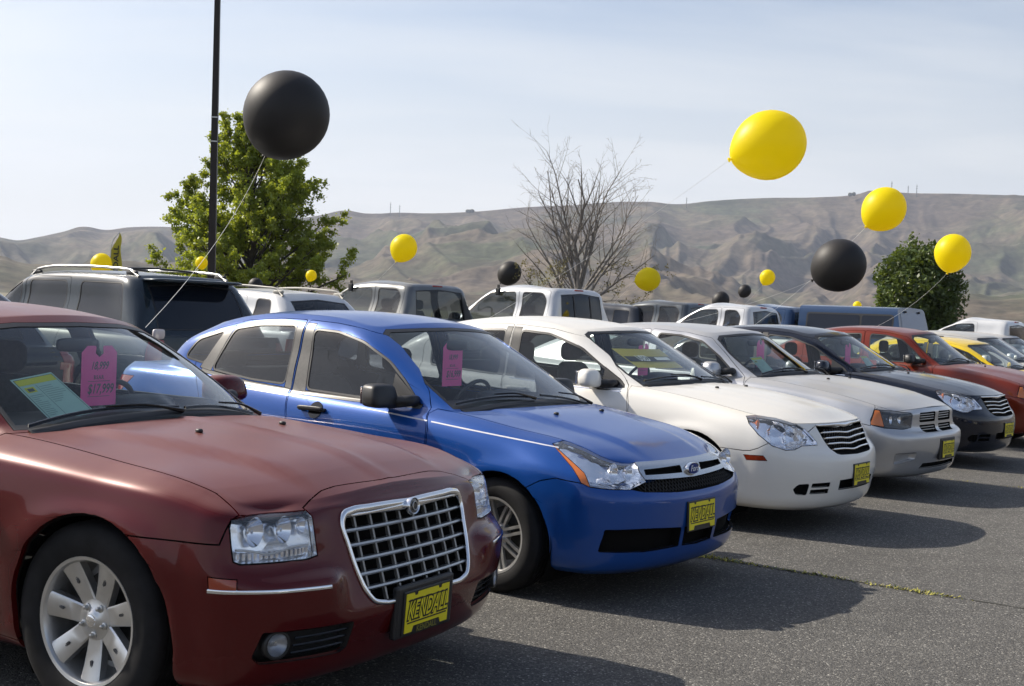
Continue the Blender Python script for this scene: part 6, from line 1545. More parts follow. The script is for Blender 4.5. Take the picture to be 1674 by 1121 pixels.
# ------------------------------------------------------------------ ground
def ground_mats():
    m = bpy.data.materials.new('asphalt'); m.use_nodes = True; MATS['asphalt'] = m; nt = m.node_tree; N = nt.nodes.new; L = nt.links.new; b = nt.nodes['Principled BSDF']
    tc = N('ShaderNodeTexCoord')
    def noise(sc, det, ro=.6):
        n = N('ShaderNodeTexNoise'); L(tc.outputs['Object'], n.inputs[0]); n.inputs['Scale'].default_value = sc; n.inputs['Detail'].default_value = det; n.inputs['Roughness'].default_value = ro; return n
    def ramp(src, pts):
        r = N('ShaderNodeValToRGB'); L(src, r.inputs[0]); e = r.color_ramp.elements
        while len(e) < len(pts): e.new(.5)
        for q, (p, c) in zip(e, pts): q.position = p; q.color = (*c, 1)
        return r
    big = noise(.35, 5); mid = noise(3.0, 6, .65)
    vo = N('ShaderNodeTexVoronoi'); L(tc.outputs['Object'], vo.inputs[0]); vo.inputs['Scale'].default_value = 125
    sp = N('ShaderNodeSeparateColor'); L(vo.outputs['Color'], sp.inputs[0])
    stone = ramp(sp.outputs[0], [(0, (.062, .060, .057)), (.45, (.088, .085, .079)), (.80, (.118, .113, .104)), (.95, (.18, .172, .155)), (1, (.36, .345, .31))])
    fine = noise(260, 3)
    fr = N('ShaderNodeMapRange'); L(fine.outputs['Fac'], fr.inputs[0]); fr.inputs[1].default_value = .3; fr.inputs[2].default_value = .7; fr.inputs[3].default_value = .75; fr.inputs[4].default_value = 1.25
    edge = N('ShaderNodeMapRange'); L(vo.outputs['Distance'], edge.inputs[0]); edge.inputs[1].default_value = .35; edge.inputs[2].default_value = .75; edge.inputs[3].default_value = 1.1; edge.inputs[4].default_value = .72
    mx = N('ShaderNodeMath'); mx.operation = 'MULTIPLY'; L(fr.outputs[0], mx.inputs[0]); L(edge.outputs[0], mx.inputs[1])
    patch = N('ShaderNodeMapRange'); L(big.outputs['Fac'], patch.inputs[0]); patch.inputs[1].default_value = .3; patch.inputs[2].default_value = .7; patch.inputs[3].default_value = .93; patch.inputs[4].default_value = 1.25
    p2_ = N('ShaderNodeMapRange'); L(mid.outputs['Fac'], p2_.inputs[0]); p2_.inputs[1].default_value = .3; p2_.inputs[2].default_value = .7; p2_.inputs[3].default_value = .86; p2_.inputs[4].default_value = 1.12
    m2 = N('ShaderNodeMath'); m2.operation = 'MULTIPLY'; L(patch.outputs[0], m2.inputs[0]); L(p2_.outputs[0], m2.inputs[1])
    m3 = N('ShaderNodeMath'); m3.operation = 'MULTIPLY'; L(m2.outputs[0], m3.inputs[0]); L(mx.outputs[0], m3.inputs[1])
    # oil drips: dark soft spots of their own
    v2 = N('ShaderNodeTexVoronoi'); L(tc.outputs['Object'], v2.inputs[0]); v2.inputs['Scale'].default_value = .55
    oil = N('ShaderNodeMapRange'); L(v2.outputs['Distance'], oil.inputs[0]); oil.inputs[1].default_value = .05; oil.inputs[2].default_value = .16; oil.inputs[3].default_value = .72; oil.inputs[4].default_value = 1
    m4 = N('ShaderNodeMath'); m4.operation = 'MULTIPLY'; L(m3.outputs[0], m4.inputs[0]); L(oil.outputs[0], m4.inputs[1])
    sc = N('ShaderNodeVectorMath'); sc.operation = 'SCALE'; L(stone.outputs[0], sc.inputs[0]); L(m4.outputs[0], sc.inputs[3]); L(sc.outputs[0], b.inputs['Base Color'])
    b.inputs['Roughness'].default_value = .85; b.inputs['Specular IOR Level'].default_value = .3
    bp = N('ShaderNodeBump'); bp.inputs['Strength'].default_value = .75; bp.inputs['Distance'].default_value = .006
    ad = N('ShaderNodeMath'); ad.operation = 'SUBTRACT'; L(fine.outputs['Fac'], ad.inputs[0]); L(vo.outputs['Distance'], ad.inputs[1]); L(ad.outputs[0], bp.inputs['Height']); L(bp.outputs[0], b.inputs['Normal'])
ground_mats()
def grid_sheet(name, cx, cy, sx, sy, z, m, rot=0, kind='structure'):
    bm = bmesh.new(); c, s = math.cos(rot), math.sin(rot)
    vs = [bm.verts.new((cx + x * c - y * s, cy + x * s + y * c, z)) for x, y in ((-sx, -sy), (sx, -sy), (sx, sy), (-sx, sy))]; bm.faces.new(vs)
    return tag(bm_obj(name, bm, m), kind=kind)
mat('dry_grass', (.16, .145, .09), .95, noise=.35, nscale=.05)
grid_sheet('ground', 0, 0, 9000, 9000, -.02, 'dry_grass')
grid_sheet('parking_lot', 4, 25, 60, 62, 0, 'asphalt', R(-37.5))

# cracks between the paving strips with weeds in them
A0 = np.array((1.17, 8.28)); DIR = np.array((.821, -.571)); PER = np.array((.571, .821))
mat('crack_dark', (.035, .034, .024), 1.0); mat('weed_yellow', (.36, .33, .06), .8, noise=.3); mat('weed_green', (.13, .17, .035), .8, noise=.3); mat('moss', (.22, .20, .05), .95, noise=.4, nscale=60)
def crack(off, t0, t1, dens, seed):
    rng = random.Random(seed); ts = np.arange(t0, t1, .05); V = []; F = []; C = []
    for i, t in enumerate(ts):
        w = .5 * (.006 + .010 * rng.random()); wob = .012 * math.sin(t * 2.1 + seed) + .006 * math.sin(t * 7.7) + .003 * rng.uniform(-1, 1)
        p = A0 + DIR * t + PER * (off + wob); C.append(p); V += [(*(p - PER * w), .004), (*(p + PER * w), .004)]
    for i in range(len(ts) - 1): F.append((2 * i, 2 * i + 2, 2 * i + 3, 2 * i + 1))
    tag(mesh_obj('asphalt_crack', V, F, 'crack_dark', smooth=False), kind='structure')
    V = []; F = []; mi = []
    for i, p in enumerate(C):
        t = ts[i]; k = dens * max(0, .62 + .8 * math.sin(t * 1.3 + seed * 2) * math.sin(t * 3.1 + 1) + .35 * math.sin(t * 9))
        for _ in range(int(k * 16 + rng.random())):
            q = p + DIR * rng.uniform(-.03, .03) + PER * rng.gauss(0, .013 + .010 * k); h = rng.uniform(.003, .014) * (1 + .5 * k); a = rng.uniform(0, 6.28); w = rng.uniform(.003, .008); l = rng.uniform(.2, 1.3) * h * 1.6
            dx, dy = math.cos(a), math.sin(a); n = len(V)
            V += [(q[0] - dy * w, q[1] + dx * w, .003), (q[0] + dy * w, q[1] - dx * w, .003), (q[0] + dx * l + dy * w * .3, q[1] + dy * l - dx * w * .3, h), (q[0] + dx * l, q[1] + dy * l, h)]; F.append((n, n + 1, n + 2, n + 3)); mi.append(0 if rng.random() < .6 else (1 if rng.random() < .5 else 2))
    o = mesh_obj('weeds', V, F, ['weed_yellow', 'weed_green', 'moss'], smooth=False); o.data.polygons.foreach_set('material_index', mi); tag(o, 'low yellow-green weeds growing in the asphalt joint', 'weeds', kind='stuff')
    o['label'] = ('yellow-green weeds along the joint in front of the blue car' if seed == 1 else 'sparse weeds along the joint in front of the silver sedan'); return o
crack(0, -6.5, 9, 1.0, 1)
crack(5.75, -6.5, 9, .45, 2)

# ------------------------------------------------------------------ hills
def vnoise(x, y, seed):
    xi, yi = np.floor(x).astype(np.int64), np.floor(y).astype(np.int64); fx, fy = x - xi, y - yi
    fx = fx * fx * fx * (fx * (fx * 6 - 15) + 10); fy = fy * fy * fy * (fy * (fy * 6 - 15) + 10)
    def h(a, b):
        n = (a * 374761393 + b * 668265263 + seed * 974711) & 0xffffffff; n = ((n ^ (n >> 13)) * 1274126177) & 0xffffffff; return ((n ^ (n >> 16)) & 0xffff) / 65535.0
    return (h(xi, yi) * (1 - fx) + h(xi + 1, yi) * fx) * (1 - fy) + (h(xi, yi + 1) * (1 - fx) + h(xi + 1, yi + 1) * fx) * fy
def ridged(x, y, seed, o=5, lac=2.03, gain=.5):
    s = 0; a = 1; tot = 0; w = 1
    for k in range(o):
        n = 1 - np.abs(2 * vnoise(x * lac**k, y * lac**k, seed + k) - 1); n = n * n; s = s + a * n * w; w = np.clip(n * 1.6, 0, 1); tot += a; a *= gain
    return s / tot
def fbm(x, y, seed, o=4):
    s = 0; a = 1; tot = 0
    for k in range(o): s = s + a * vnoise(x * 2.1**k, y * 2.1**k, seed + k); tot += a; a *= .5
    return s / tot
SKY_PTS = [(-300, 392), (0, 387), (30, 392), (62, 387), (100, 379), (142, 370), (172, 375), (210, 371), (270, 370), (330, 374), (400, 366), (470, 358), (530, 350), (556, 344), (600, 349), (650, 347), (700, 348), (780, 345), (860, 338), (930, 335), (1000, 330), (1060, 330), (1110, 333), (1160, 328), (1250, 323), (1330, 322), (1400, 317), (1432, 310), (1470, 314), (1560, 316), (1674, 319), (2000, 322)]
def hills():
    cr_, sr_ = math.cos(ROLL), math.sin(ROLL); az = []; el = []
    for px, py in SKY_PTS:
        a, b = px - 837, py - 560; u = a * cr_ + b * sr_; v = -a * sr_ + b * cr_; az.append(math.atan2(u, F_PX)); el.append(-(v + HORIZON_DROP) / math.hypot(u, F_PX))
    A = np.linspace(-.62, .66, 900); Rr = np.concatenate([np.linspace(900, 1900, 40), np.linspace(1920, 4300, 230), np.linspace(4330, 7500, 40)])
    AA, RR = np.meshgrid(A, Rr)
    H = tab(list(zip(az, el)), A) * 4000.0
    H = np.where(A < az[0], H[np.searchsorted(A, az[0])], H)
    X, Y = RR * np.sin(AA), RR * np.cos(AA)
    t = np.clip((RR - 1350) / (4000 - 1350), 0, 1)
    base = t ** 1.1
    # spurs run down towards the valley: warped ridged noise stretched along the slope
    wx = (fbm(X / 700, Y / 700, 11) - .5) * 650; wy = (fbm(X / 700, Y / 700, 23) - .5) * 650
    big = ridged((X + wx) / 1050, (Y + wy) / 2300, 5, 3)
    med = ridged((X + wx * .8) / 430, (Y + wy * .8) / 900, 31, 4)
    sm = fbm(X / 60, Y / 60, 71, 4)
    env = np.sin(np.clip(t, 0, 1) * math.pi) ** .8
    Z = H[None, :] * base
    gul = ridged((AA * 4000 + wx * .5) / 240, RR / 1500 + wy / 900, 47, 4)
    Z = Z * (1 + .0 * t) + env * ((big - .42) * 330 + (med - .40) * 100 + (sm - .5) * 10) + np.clip(t * 1.6, 0, 1) * np.clip((1.02 - t) * 9, 0, 1) * (gul - .75) * 62
    crest = np.clip((RR - 4000) / 200, 0, 1); Z = np.where(RR > 4000, H[None, :] * 1.0 - 25 * np.clip((RR - 4000) / 3000, 0, 1), Z)
    # nothing in front may rise over the skyline seen in the photograph
    lim = H[None, :] * (RR / 4000) * .985; Z = np.minimum(Z, np.where(RR < 3990, lim - 6 * (1 - t) - 14 * fbm(AA * 30, RR / 300, 55, 3), Z)); Z = np.maximum(Z, -3 + 6 * fbm(X / 200, Y / 200, 3) * np.clip((RR - 950) / 300, 0, 1))
    Z = Z + EYE * (RR > 3000)
    V = np.stack([X, Y, Z], -1).reshape(-1, 3); n, m_ = AA.shape; idx = np.arange(n * m_).reshape(n, m_)
    Fq = np.stack([idx[:-1, :-1], idx[:-1, 1:], idx[1:, 1:], idx[1:, :-1]], -1).reshape(-1, 4)
    me = bpy.data.meshes.new('hills'); me.vertices.add(len(V)); me.vertices.foreach_set('co', V.ravel()); me.loops.add(Fq.size); me.loops.foreach_set('vertex_index', Fq.ravel().astype(np.int32)); me.polygons.add(len(Fq)); me.polygons.foreach_set('loop_start', np.arange(0, Fq.size, 4, dtype=np.int32)); me.update(); me.validate(); me.shade_smooth()
    m = bpy.data.materials.new('hill_grass'); m.use_nodes = True; MATS['hill_grass'] = m; nt = m.node_tree; N = nt.nodes.new; L = nt.links.new; b = nt.nodes['Principled BSDF']; b.inputs['Roughness'].default_value = .95; b.inputs['Specular IOR Level'].default_value = .1
    tc = N('ShaderNodeTexCoord')
    def nz(sc, d): q = N('ShaderNodeTexNoise'); L(tc.outputs['Object'], q.inputs[0]); q.inputs['Scale'].default_value = sc; q.inputs['Detail'].default_value = d; q.inputs['Roughness'].default_value = .65; return q
    a1, a2, a3 = nz(.0022, 8), nz(.012, 6), nz(.05, 4)
    r = N('ShaderNodeValToRGB'); L(a1.outputs['Fac'], r.inputs[0]); e = r.color_ramp.elements; e[0].position = .36; e[0].color = (.088, .070, .056, 1); e[1].position = .62; e[1].color = (.068, .075, .042, 1); q = e.new(.48); q.color = (.118, .095, .068, 1)
    mr = N('ShaderNodeMapRange'); L(a2.outputs['Fac'], mr.inputs[0]); mr.inputs[1].default_value = .3; mr.inputs[2].default_value = .7; mr.inputs[3].default_value = .58; mr.inputs[4].default_value = 1.35
    mr2 = N('ShaderNodeMapRange'); L(a3.outputs['Fac'], mr2.inputs[0]); mr2.inputs[1].default_value = .35; mr2.inputs[2].default_value = .65; mr2.inputs[3].default_value = .62; mr2.inputs[4].default_value = 1.3
    mm = N('ShaderNodeMath'); mm.operation = 'MULTIPLY'; L(mr.outputs[0], mm.inputs[0]); L(mr2.outputs[0], mm.inputs[1]); sc = N('ShaderNodeVectorMath'); sc.operation = 'SCALE'; L(r.outputs[0], sc.inputs[0]); L(mm.outputs[0], sc.inputs[3]); L(sc.outputs[0], b.inputs['Base Color'])
    me.materials.append(m); o = bpy.data.objects.new('hills', me); COL.objects.link(o); tag(o, kind='structure')
    return H, A, az
HILL_H, HILL_A, _ = hills()
def hills_round():
    """the same valley sides carried on round the rest of the horizon"""
    A = np.linspace(.655, 2 * math.pi - .615, 260); Rr = np.concatenate([np.linspace(900, 4100, 60), np.linspace(4300, 7500, 8)]); AA, RR = np.meshgrid(A, Rr)
    e = np.minimum((A - .655) / .5, 1) * np.minimum((A[-1] - A) / .5, 1); H = HILL_H[-1] * (1 - (A - A[0]) / (A[-1] - A[0])) + HILL_H[0] * (A - A[0]) / (A[-1] - A[0]); H = H + e * (fbm(A * 3, A * 0, 91, 4) - .35) * 260
    X, Y = RR * np.sin(AA), RR * np.cos(AA); t = np.clip((RR - 1350) / 2650, 0, 1)
    Z = H[None] * t ** 1.1 + np.sin(t * math.pi) ** .8 * (ridged(X / 1050, Y / 1050, 5, 4) - .42) * 260; Z = np.maximum(Z, -3)
    idx = np.arange(AA.size).reshape(AA.shape); F = np.stack([idx[:-1, :-1], idx[:-1, 1:], idx[1:, 1:], idx[1:, :-1]], -1).reshape(-1, 4)
    tag(mesh_obj('hills', np.stack([X, Y, Z], -1).reshape(-1, 3), F.tolist(), 'hill_grass'), kind='structure')
hills_round()
# masts and a few bushes on the skyline
mat('mast', (.12, .12, .12), .7); mat('far_bush', (.04, .05, .025), .9)
def on_ridge(px, d=3960):
    a = math.atan2((px - 837) * 1.0, F_PX); h = float(np.interp(a, HILL_A, HILL_H)); return d * math.sin(a), d * math.cos(a), h * d / 4000
for k, (px, hh) in enumerate(((640, 34), (655, 24), (1122, 20), (1455, 30), (1482, 22), (1496, 26))):
    x, y, z = on_ridge(px - 10); bm = bmesh.new(); add_tube(bm, [(0, 0, -12), (0, 0, hh)], [1.5, .9], 4)
    for t in (.55, .8): add_box(bm, (0, 0, hh * t), (5, 1, 1))
    tag(bm_obj('radio_mast', bm, 'mast', loc=(x, y, z)), ['thin mast on the ridge left of the bare tree, taller of two', 'short thin mast on the ridge beside the taller one', 'lone short mast on the ridge right of the bare tree', 'tallest mast on the ridge right of the upper right yellow balloon', 'shortest mast on the right-hand ridge', 'rightmost mast on the ridge'][k], 'mast', 'masts on the ridge')
for k, px in enumerate((765, 771, 1386, 1392)):
    x, y, z = on_ridge(px - 8); V, F = superbox((0, 0, 3), (9 - k, 6, 6), e=.9, nu=10, nv=6); tag(mesh_obj('far_bush', V, F, 'far_bush', loc=(x, y, z)), 'dark bush on the distant ridge ' + ['left of the bare tree, left one of a pair', 'left of the bare tree, right one of a pair', 'at the right, left one of a pair', 'at the right, right one of a pair'][k], 'bush', 'bushes on the ridge')

# ------------------------------------------------------------------ trees
def leaf_mat(name, col, trans=.35, var=.4):
    m = bpy.data.materials.new(name); m.use_nodes = True; MATS[name] = m; nt = m.node_tree; nt.nodes.clear(); N = nt.nodes.new; L = nt.links.new
    tc = N('ShaderNodeTexCoord'); n = N('ShaderNodeTexNoise'); L(tc.outputs['Object'], n.inputs[0]); n.inputs['Scale'].default_value = 1.3; n.inputs['Detail'].default_value = 8; n.inputs['Roughness'].default_value = .7
    mr = N('ShaderNodeMapRange'); L(n.outputs['Fac'], mr.inputs[0]); mr.inputs[1].default_value = .3; mr.inputs[2].default_value = .7; mr.inputs[3].default_value = 1 - var; mr.inputs[4].default_value = 1 + var
    sc = N('ShaderNodeVectorMath'); sc.operation = 'SCALE'; sc.inputs[0].default_value = col; L(mr.outputs[0], sc.inputs[3])
    d = N('ShaderNodeBsdfDiffuse'); t = N('ShaderNodeBsdfTranslucent'); L(sc.outputs[0], d.inputs[0])
    s2 = N('ShaderNodeVectorMath'); s2.operation = 'MULTIPLY'; L(sc.outputs[0], s2.inputs[0]); s2.inputs[1].default_value = (1.3, 1.15, .5); L(s2.outputs[0], t.inputs[0])
    g = N('ShaderNodeBsdfGlossy'); g.inputs['Roughness'].default_value = .45; g.inputs[0].default_value = (.5, .5, .5, 1)
    m1 = N('ShaderNodeMixShader'); m1.inputs[0].default_value = trans; L(d.outputs[0], m1.inputs[1]); L(t.outputs[0], m1.inputs[2])
    m2 = N('ShaderNodeMixShader'); m2.inputs[0].default_value = .07; L(m1.outputs[0], m2.inputs[1]); L(g.outputs[0], m2.inputs[2]); o = N('ShaderNodeOutputMaterial'); L(m2.outputs[0], o.inputs[0])
leaf_mat('leaf_spring', (.28, .35, .05), .5); leaf_mat('leaf_dark', (.085, .125, .032), .35); leaf_mat('leaf_bud', (.16, .15, .06), .3)
mat('bark', (.07, .058, .048), .9, noise=.35, nscale=8); mat('bark_grey', (.21, .19, .17), .9, noise=.3, nscale=8)
def leaves_mesh(name, C, size, m, parent, rng, up=.3, droop=0):
    C = np.array(C); n = len(C); nrm = rng.normal(size=(n, 3)); nrm[:, 2] += up; nrm /= np.linalg.norm(nrm, axis=1)[:, None]
    a = np.cross(nrm, rng.normal(size=(n, 3))); a /= np.linalg.norm(a, axis=1)[:, None]; b = np.cross(nrm, a); s = size * rng.uniform(.6, 1.3, (n, 1))
    P = np.stack([C - a * s, C - b * s * .55, C + a * s, C + b * s * .55], 1).reshape(-1, 3)
    me = bpy.data.meshes.new(name); me.vertices.add(len(P)); me.vertices.foreach_set('co', P.ravel()); me.loops.add(4 * n); me.loops.foreach_set('vertex_index', np.arange(4 * n, dtype=np.int32)); me.polygons.add(n); me.polygons.foreach_set('loop_start', np.arange(0, 4 * n, 4, dtype=np.int32)); me.update(); me.validate()
    me.materials.append(MATS[m]); o = bpy.data.objects.new(name, me); COL.objects.link(o); o.parent = parent; return tag(o, kind='stuff')
def branch_tree(name, label, loc, trunk_h, limbs, m, seed, H, twig_r=.008, leafy=None, r0=.14, wmul=1.0):
    """limbs: list of (height on trunk, azimuth, elevation, length); returns the root"""
    rg = random.Random(seed); root = empty(name, loc, 0, label=label, cat='tree'); tips = []
    bm = bmesh.new(); path = [Vector((0, 0, -.1))]; 
    for k in range(9): path.append(Vector((rg.uniform(-.03, .03) * k, rg.uniform(-.03, .03) * k, trunk_h * (k + 1) / 9)))
    rad = [r0 * (1 - .86 * (k / 9)) for k in range(10)]; rad[0] *= 1.5
    add_tube(bm, path, rad, 9); bm_obj('trunk', bm, m, root, smooth=True)
    def grow(bm, p, d, L, r, depth, pts):
        n = max(4, int(L / .22)); q = p.copy(); P = [q.copy()]; Rd = [r]
        for k in range(n):
            d = (d + Vector((rg.gauss(0, .07), rg.gauss(0, .07), rg.gauss(.035 if depth < 2 else .02, .05)))).normalized(); q = q + d * (L / n); P.append(q.copy()); Rd.append(max(twig_r * .55, r * (1 - .8 * (k + 1) / n)))
            t = (k + 1) / n
            if depth < 3 and t > .18 and rg.random() < (.85 if depth < 2 else .6):
                side = d.cross(Vector((rg.gauss(0, 1), rg.gauss(0, 1), rg.gauss(0, 1)))).normalized(); nd = (d + side * rg.uniform(.55, 1.05)).normalized()
                grow(bm, q, nd, L * rg.uniform(.25, .48) * (1.15 - .5 * t), max(twig_r, Rd[-1] * .62), depth + 1, pts)
        add_tube(bm, P, Rd, 6 if depth == 0 else (4 if depth == 1 else 3), caps=False)
        if depth >= 1: pts += [(x, depth) for x in P[1:]]
        else: pts += [(x, depth) for x in P[len(P) // 3:]]
    for (h, azm, el, L) in limbs:
        bm = bmesh.new(); k = min(8, int(h / trunk_h * 9)); p0 = path[k].lerp(path[k + 1], h / trunk_h * 9 - k) if k < 9 else path[-1]
        grow(bm, p0, Vector((math.cos(azm) * math.cos(el), math.sin(azm) * math.cos(el), math.sin(el))), L, r0 * (1 - .8 * h / max(trunk_h, H)) * .5 + twig_r, 0, tips)
        bm_obj('branch', bm, m, root, smooth=True)
    return root, tips
rngN = np.random.default_rng(8)
# leafy spring tree behind the pole
rg = random.Random(5); limbs = []
for k in range(46):
    t = k / 45; limbs.append((.75 + 3.75 * t, k * 2.4 + rg.uniform(-.3, .3), R(24 + 44 * t + rg.uniform(-7, 7)), (2.35 - 1.35 * t ** 1.2) * rg.uniform(.85, 1.06)))
limbs += [(.8 + .09 * k, k * 2.0 + 1, R(18 + 2.2 * k), 2.15 * rg.uniform(.85, 1.0)) for k in range(16)]
tr, tips = branch_tree('maple_tree', 'full spring-green leafy tree behind the tall dark pole', (-8.75, 42.8, -.35), 4.75, limbs, 'bark', 12, 5.4, r0=.10, twig_r=.0045)
tr.scale = (1.5, 1.5, 1.5)
C = []
for p, dpt in tips:
    for _ in range({0: 4, 1: 6, 2: 7, 3: 7}.get(dpt, 7)):
        C.append((p.x + rg.gauss(0, .048), p.y + rg.gauss(0, .048), p.z + rg.gauss(-.01, .035)))
if len(C) > 95000: C = [C[i] for i in rngN.choice(len(C), 95000, replace=False)]
leaves_mesh('foliage', C, .040, 'leaf_spring', tr, rngN, up=.7)
# nearly bare tree
limbs = [(1.6, 2.6, R(38), 3.1), (1.7, 3.4, R(26), 2.4), (1.9, 2.95, R(50), 3.7), (2.1, .2, R(40), 3.4), (2.0, -.25, R(28), 3.3), (2.2, .6, R(60), 4.4), (2.3, 2.3, R(64), 4.6), (2.5, -.1, R(70), 4.6), (2.6, 3.0, R(74), 4.9), (1.9, 4.6, R(45), 3.2), (2.2, 1.6, R(50), 3.2), (2.4, 0.1, R(50), 3.9), (3.0, 3.0, R(58), 3.4), (3.1, .3, R(62), 3.2), (1.5, -.1, R(12), 2.6), (1.6, 3.2, R(8), 2.3), (2.8, 5.0, R(70), 3.6), (3.6, 3.2, R(52), 2.7), (3.8, .1, R(55), 2.6), (4.3, 2.9, R(58), 2.2), (4.6, .3, R(56), 2.1), (5.1, 3.1, R(60), 1.7), (5.4, 0, R(60), 1.6), (5.9, 2.0, R(70), 1.2), (4.0, 1.5, R(55), 2.2), (4.9, 4.8, R(55), 1.9)]
bt, tips = branch_tree('bare_tree', 'nearly leafless tree with fine grey branches behind the silver-white pickup', (1.66, 34.0, 0), 6.4, limbs, 'bark_grey', 21, 7.2, r0=.13, twig_r=.0048)
bt.scale = (.78, .78, .79)
C = [(p.x + rg.gauss(0, .04), p.y + rg.gauss(0, .04), p.z + rg.gauss(0, .04)) for p, d in tips if p.z < 3.7 and abs(p.x) > .4 and rg.random() < .45 for _ in range(2)]
leaves_mesh('buds', C, .04, 'leaf_bud', bt, rngN)
# round dark evergreen, right
rg = random.Random(3); limbs = [(1.0 + 2.6 * (k / 26), k * 2.4, R(12 + 45 * k / 26), 1.35 * (1 - .4 * (k / 26) ** 2) * rg.uniform(.9, 1.1)) for k in range(27)]
et, tips = branch_tree('evergreen_tree', 'round dark green leafy tree behind the canopy pickup, by the yellow balloon', (12.2, 39.0, -.6), 4.3, limbs, 'bark', 33, 4.6, r0=.12, twig_r=.008)
C = []
for _ in range(13000):
    u = rngN.normal(size=3); u /= np.linalg.norm(u); k = rngN.uniform(.30, 1.08) ** .5
    lump = .62 + .68 * float(fbm(np.array(u[0] * 3.1 + u[2] * 1.3 + 5), np.array(u[1] * 3.1 + u[2] * 2.9 + 5), 9, 3))
    C.append((u[0] * 1.28 * k * lump, u[1] * 1.28 * k * lump, 2.95 + u[2] * 1.75 * k * lump * (1 if u[2] > 0 else 1.05)))
for p, d in tips:
    for _ in range(2): C.append((p.x + rg.gauss(0, .1), p.y + rg.gauss(0, .1), p.z + rg.gauss(0, .1)))
leaves_mesh('foliage', C, .075, 'leaf_dark', et, rngN, up=.6)

# ------------------------------------------------------------------ lamp post, feather flag
mat('bronze', (.022, .016, .014), .45, .3)
lp = empty('lamp_post', (-5.05, 21.5, 0), R(5), label='tall dark bronze lamp pole rising out of the top of the picture', cat='lamp post')
bm = bmesh.new(); add_box(bm, (0, 0, .3), (.5, .5, .6), bevel=.03); bm_obj('base', bm, 'kerb_concrete' if 'kerb_concrete' in MATS else 'grey_plastic', lp)
bm = bmesh.new(); V0 = [(-.064, -.064), (.064, -.064), (.064, .064), (-.064, .064)]
tilt = .012
for z0, z1, w0, w1 in ((.6, 10.2, 1.0, .52),):
    A = [bm.verts.new((a * w0, b * w0, z0)) for a, b in V0]; B = [bm.verts.new((a * w1 - tilt * z1, b * w1, z1)) for a, b in V0]
    bm.faces.new(B)
    for i in range(4): bm.faces.new((A[i], A[(i + 1) % 4], B[(i + 1) % 4], B[i]))
bm_obj('pole', bm, 'bronze', lp)
for z in (4.55, 4.15):
    bm = bmesh.new(); add_box(bm, (-tilt * z, 0, z), (.108, .108, .02)); bm_obj('band', bm, 'satin_metal', lp)
for s in (-1, 1):
    bm = bmesh.new(); add_box(bm, (-tilt * 10 + s * .65, 0, 10.12), (.7, .42, .16), bevel=.02); add_box(bm, (-tilt * 10 + s * .2, 0, 10.1), (.4, .06, .06)); bm_obj('lamp_head', bm, 'bronze', lp)
fl = empty('feather_flag', (-18.9, 60, 0), R(20), label='yellow feather flag with dark lettering standing far off at the left', cat='flag')
bm = bmesh.new(); pts = [(0, 0, 0), (0, 0, 2.4), (.02, 0, 3.4), (.12, 0, 4.1), (.40, 0, 4.45)]; add_tube(bm, smooth_path(pts, 5), .02, 5); bm_obj('flag_pole', bm, 'satin_metal', fl)
V = []; F = []
for i in range(15):
    t = i / 14; z = 1.5 + 2.95 * t; x0 = .02 + .38 * sstep(.62, 1, t) ** 1.5; w = .56 * (1 - t ** 4) * sstep(-.25, .25, t) ; V += [(x0, .03 * math.sin(i), z), (x0 + w * .5, .06 * math.sin(i * .9 + 1), z), (x0 + w, .05 * math.sin(i * .8 + 2), z)]
for i in range(14):
    for c in (0, 1): F.append((3 * i + c, 3 * i + c + 1, 3 * i + c + 4, 3 * i + c + 3))
mat('flag_yellow', (.55, .46, .03), .7); sail = mesh_obj('sail', V, F, 'flag_yellow', fl)
me = text_mesh('KENDALL', .50, .012, .9); me.materials.append(MATS['ink_black'])
for v in me.vertices: v.co = Vector((.27 - v.co.y * .62, -.085, 2.85 + v.co.x))
t = bpy.data.objects.new('lettering', me); COL.objects.link(t); t.parent = sail

# ------------------------------------------------------------------ balloons
def balloon_mat(name, col, trans, rough, spec):
    m = bpy.data.materials.new(name); m.use_nodes = True; MATS[name] = m; nt = m.node_tree; N = nt.nodes.new; L = nt.links.new; b = nt.nodes['Principled BSDF']
    b.inputs['Base Color'].default_value = (*col, 1); b.inputs['Roughness'].default_value = rough; b.inputs['Specular IOR Level'].default_value = spec
    if trans:
        t = N('ShaderNodeBsdfTranslucent'); t.inputs[0].default_value = (*col, 1); mx = N('ShaderNodeMixShader'); mx.inputs[0].default_value = trans
        L(b.outputs[0], mx.inputs[1]); L(t.outputs[0], mx.inputs[2]); L(mx.outputs[0], nt.nodes['Material Output'].inputs[0])
    return m
balloon_mat('latex_yellow', (.93, .80, .006), .50, .42, .35); balloon_mat('latex_black', (.020, .018, .017), 0, .55, .35); mat('string_white', (.75, .74, .70), .7)
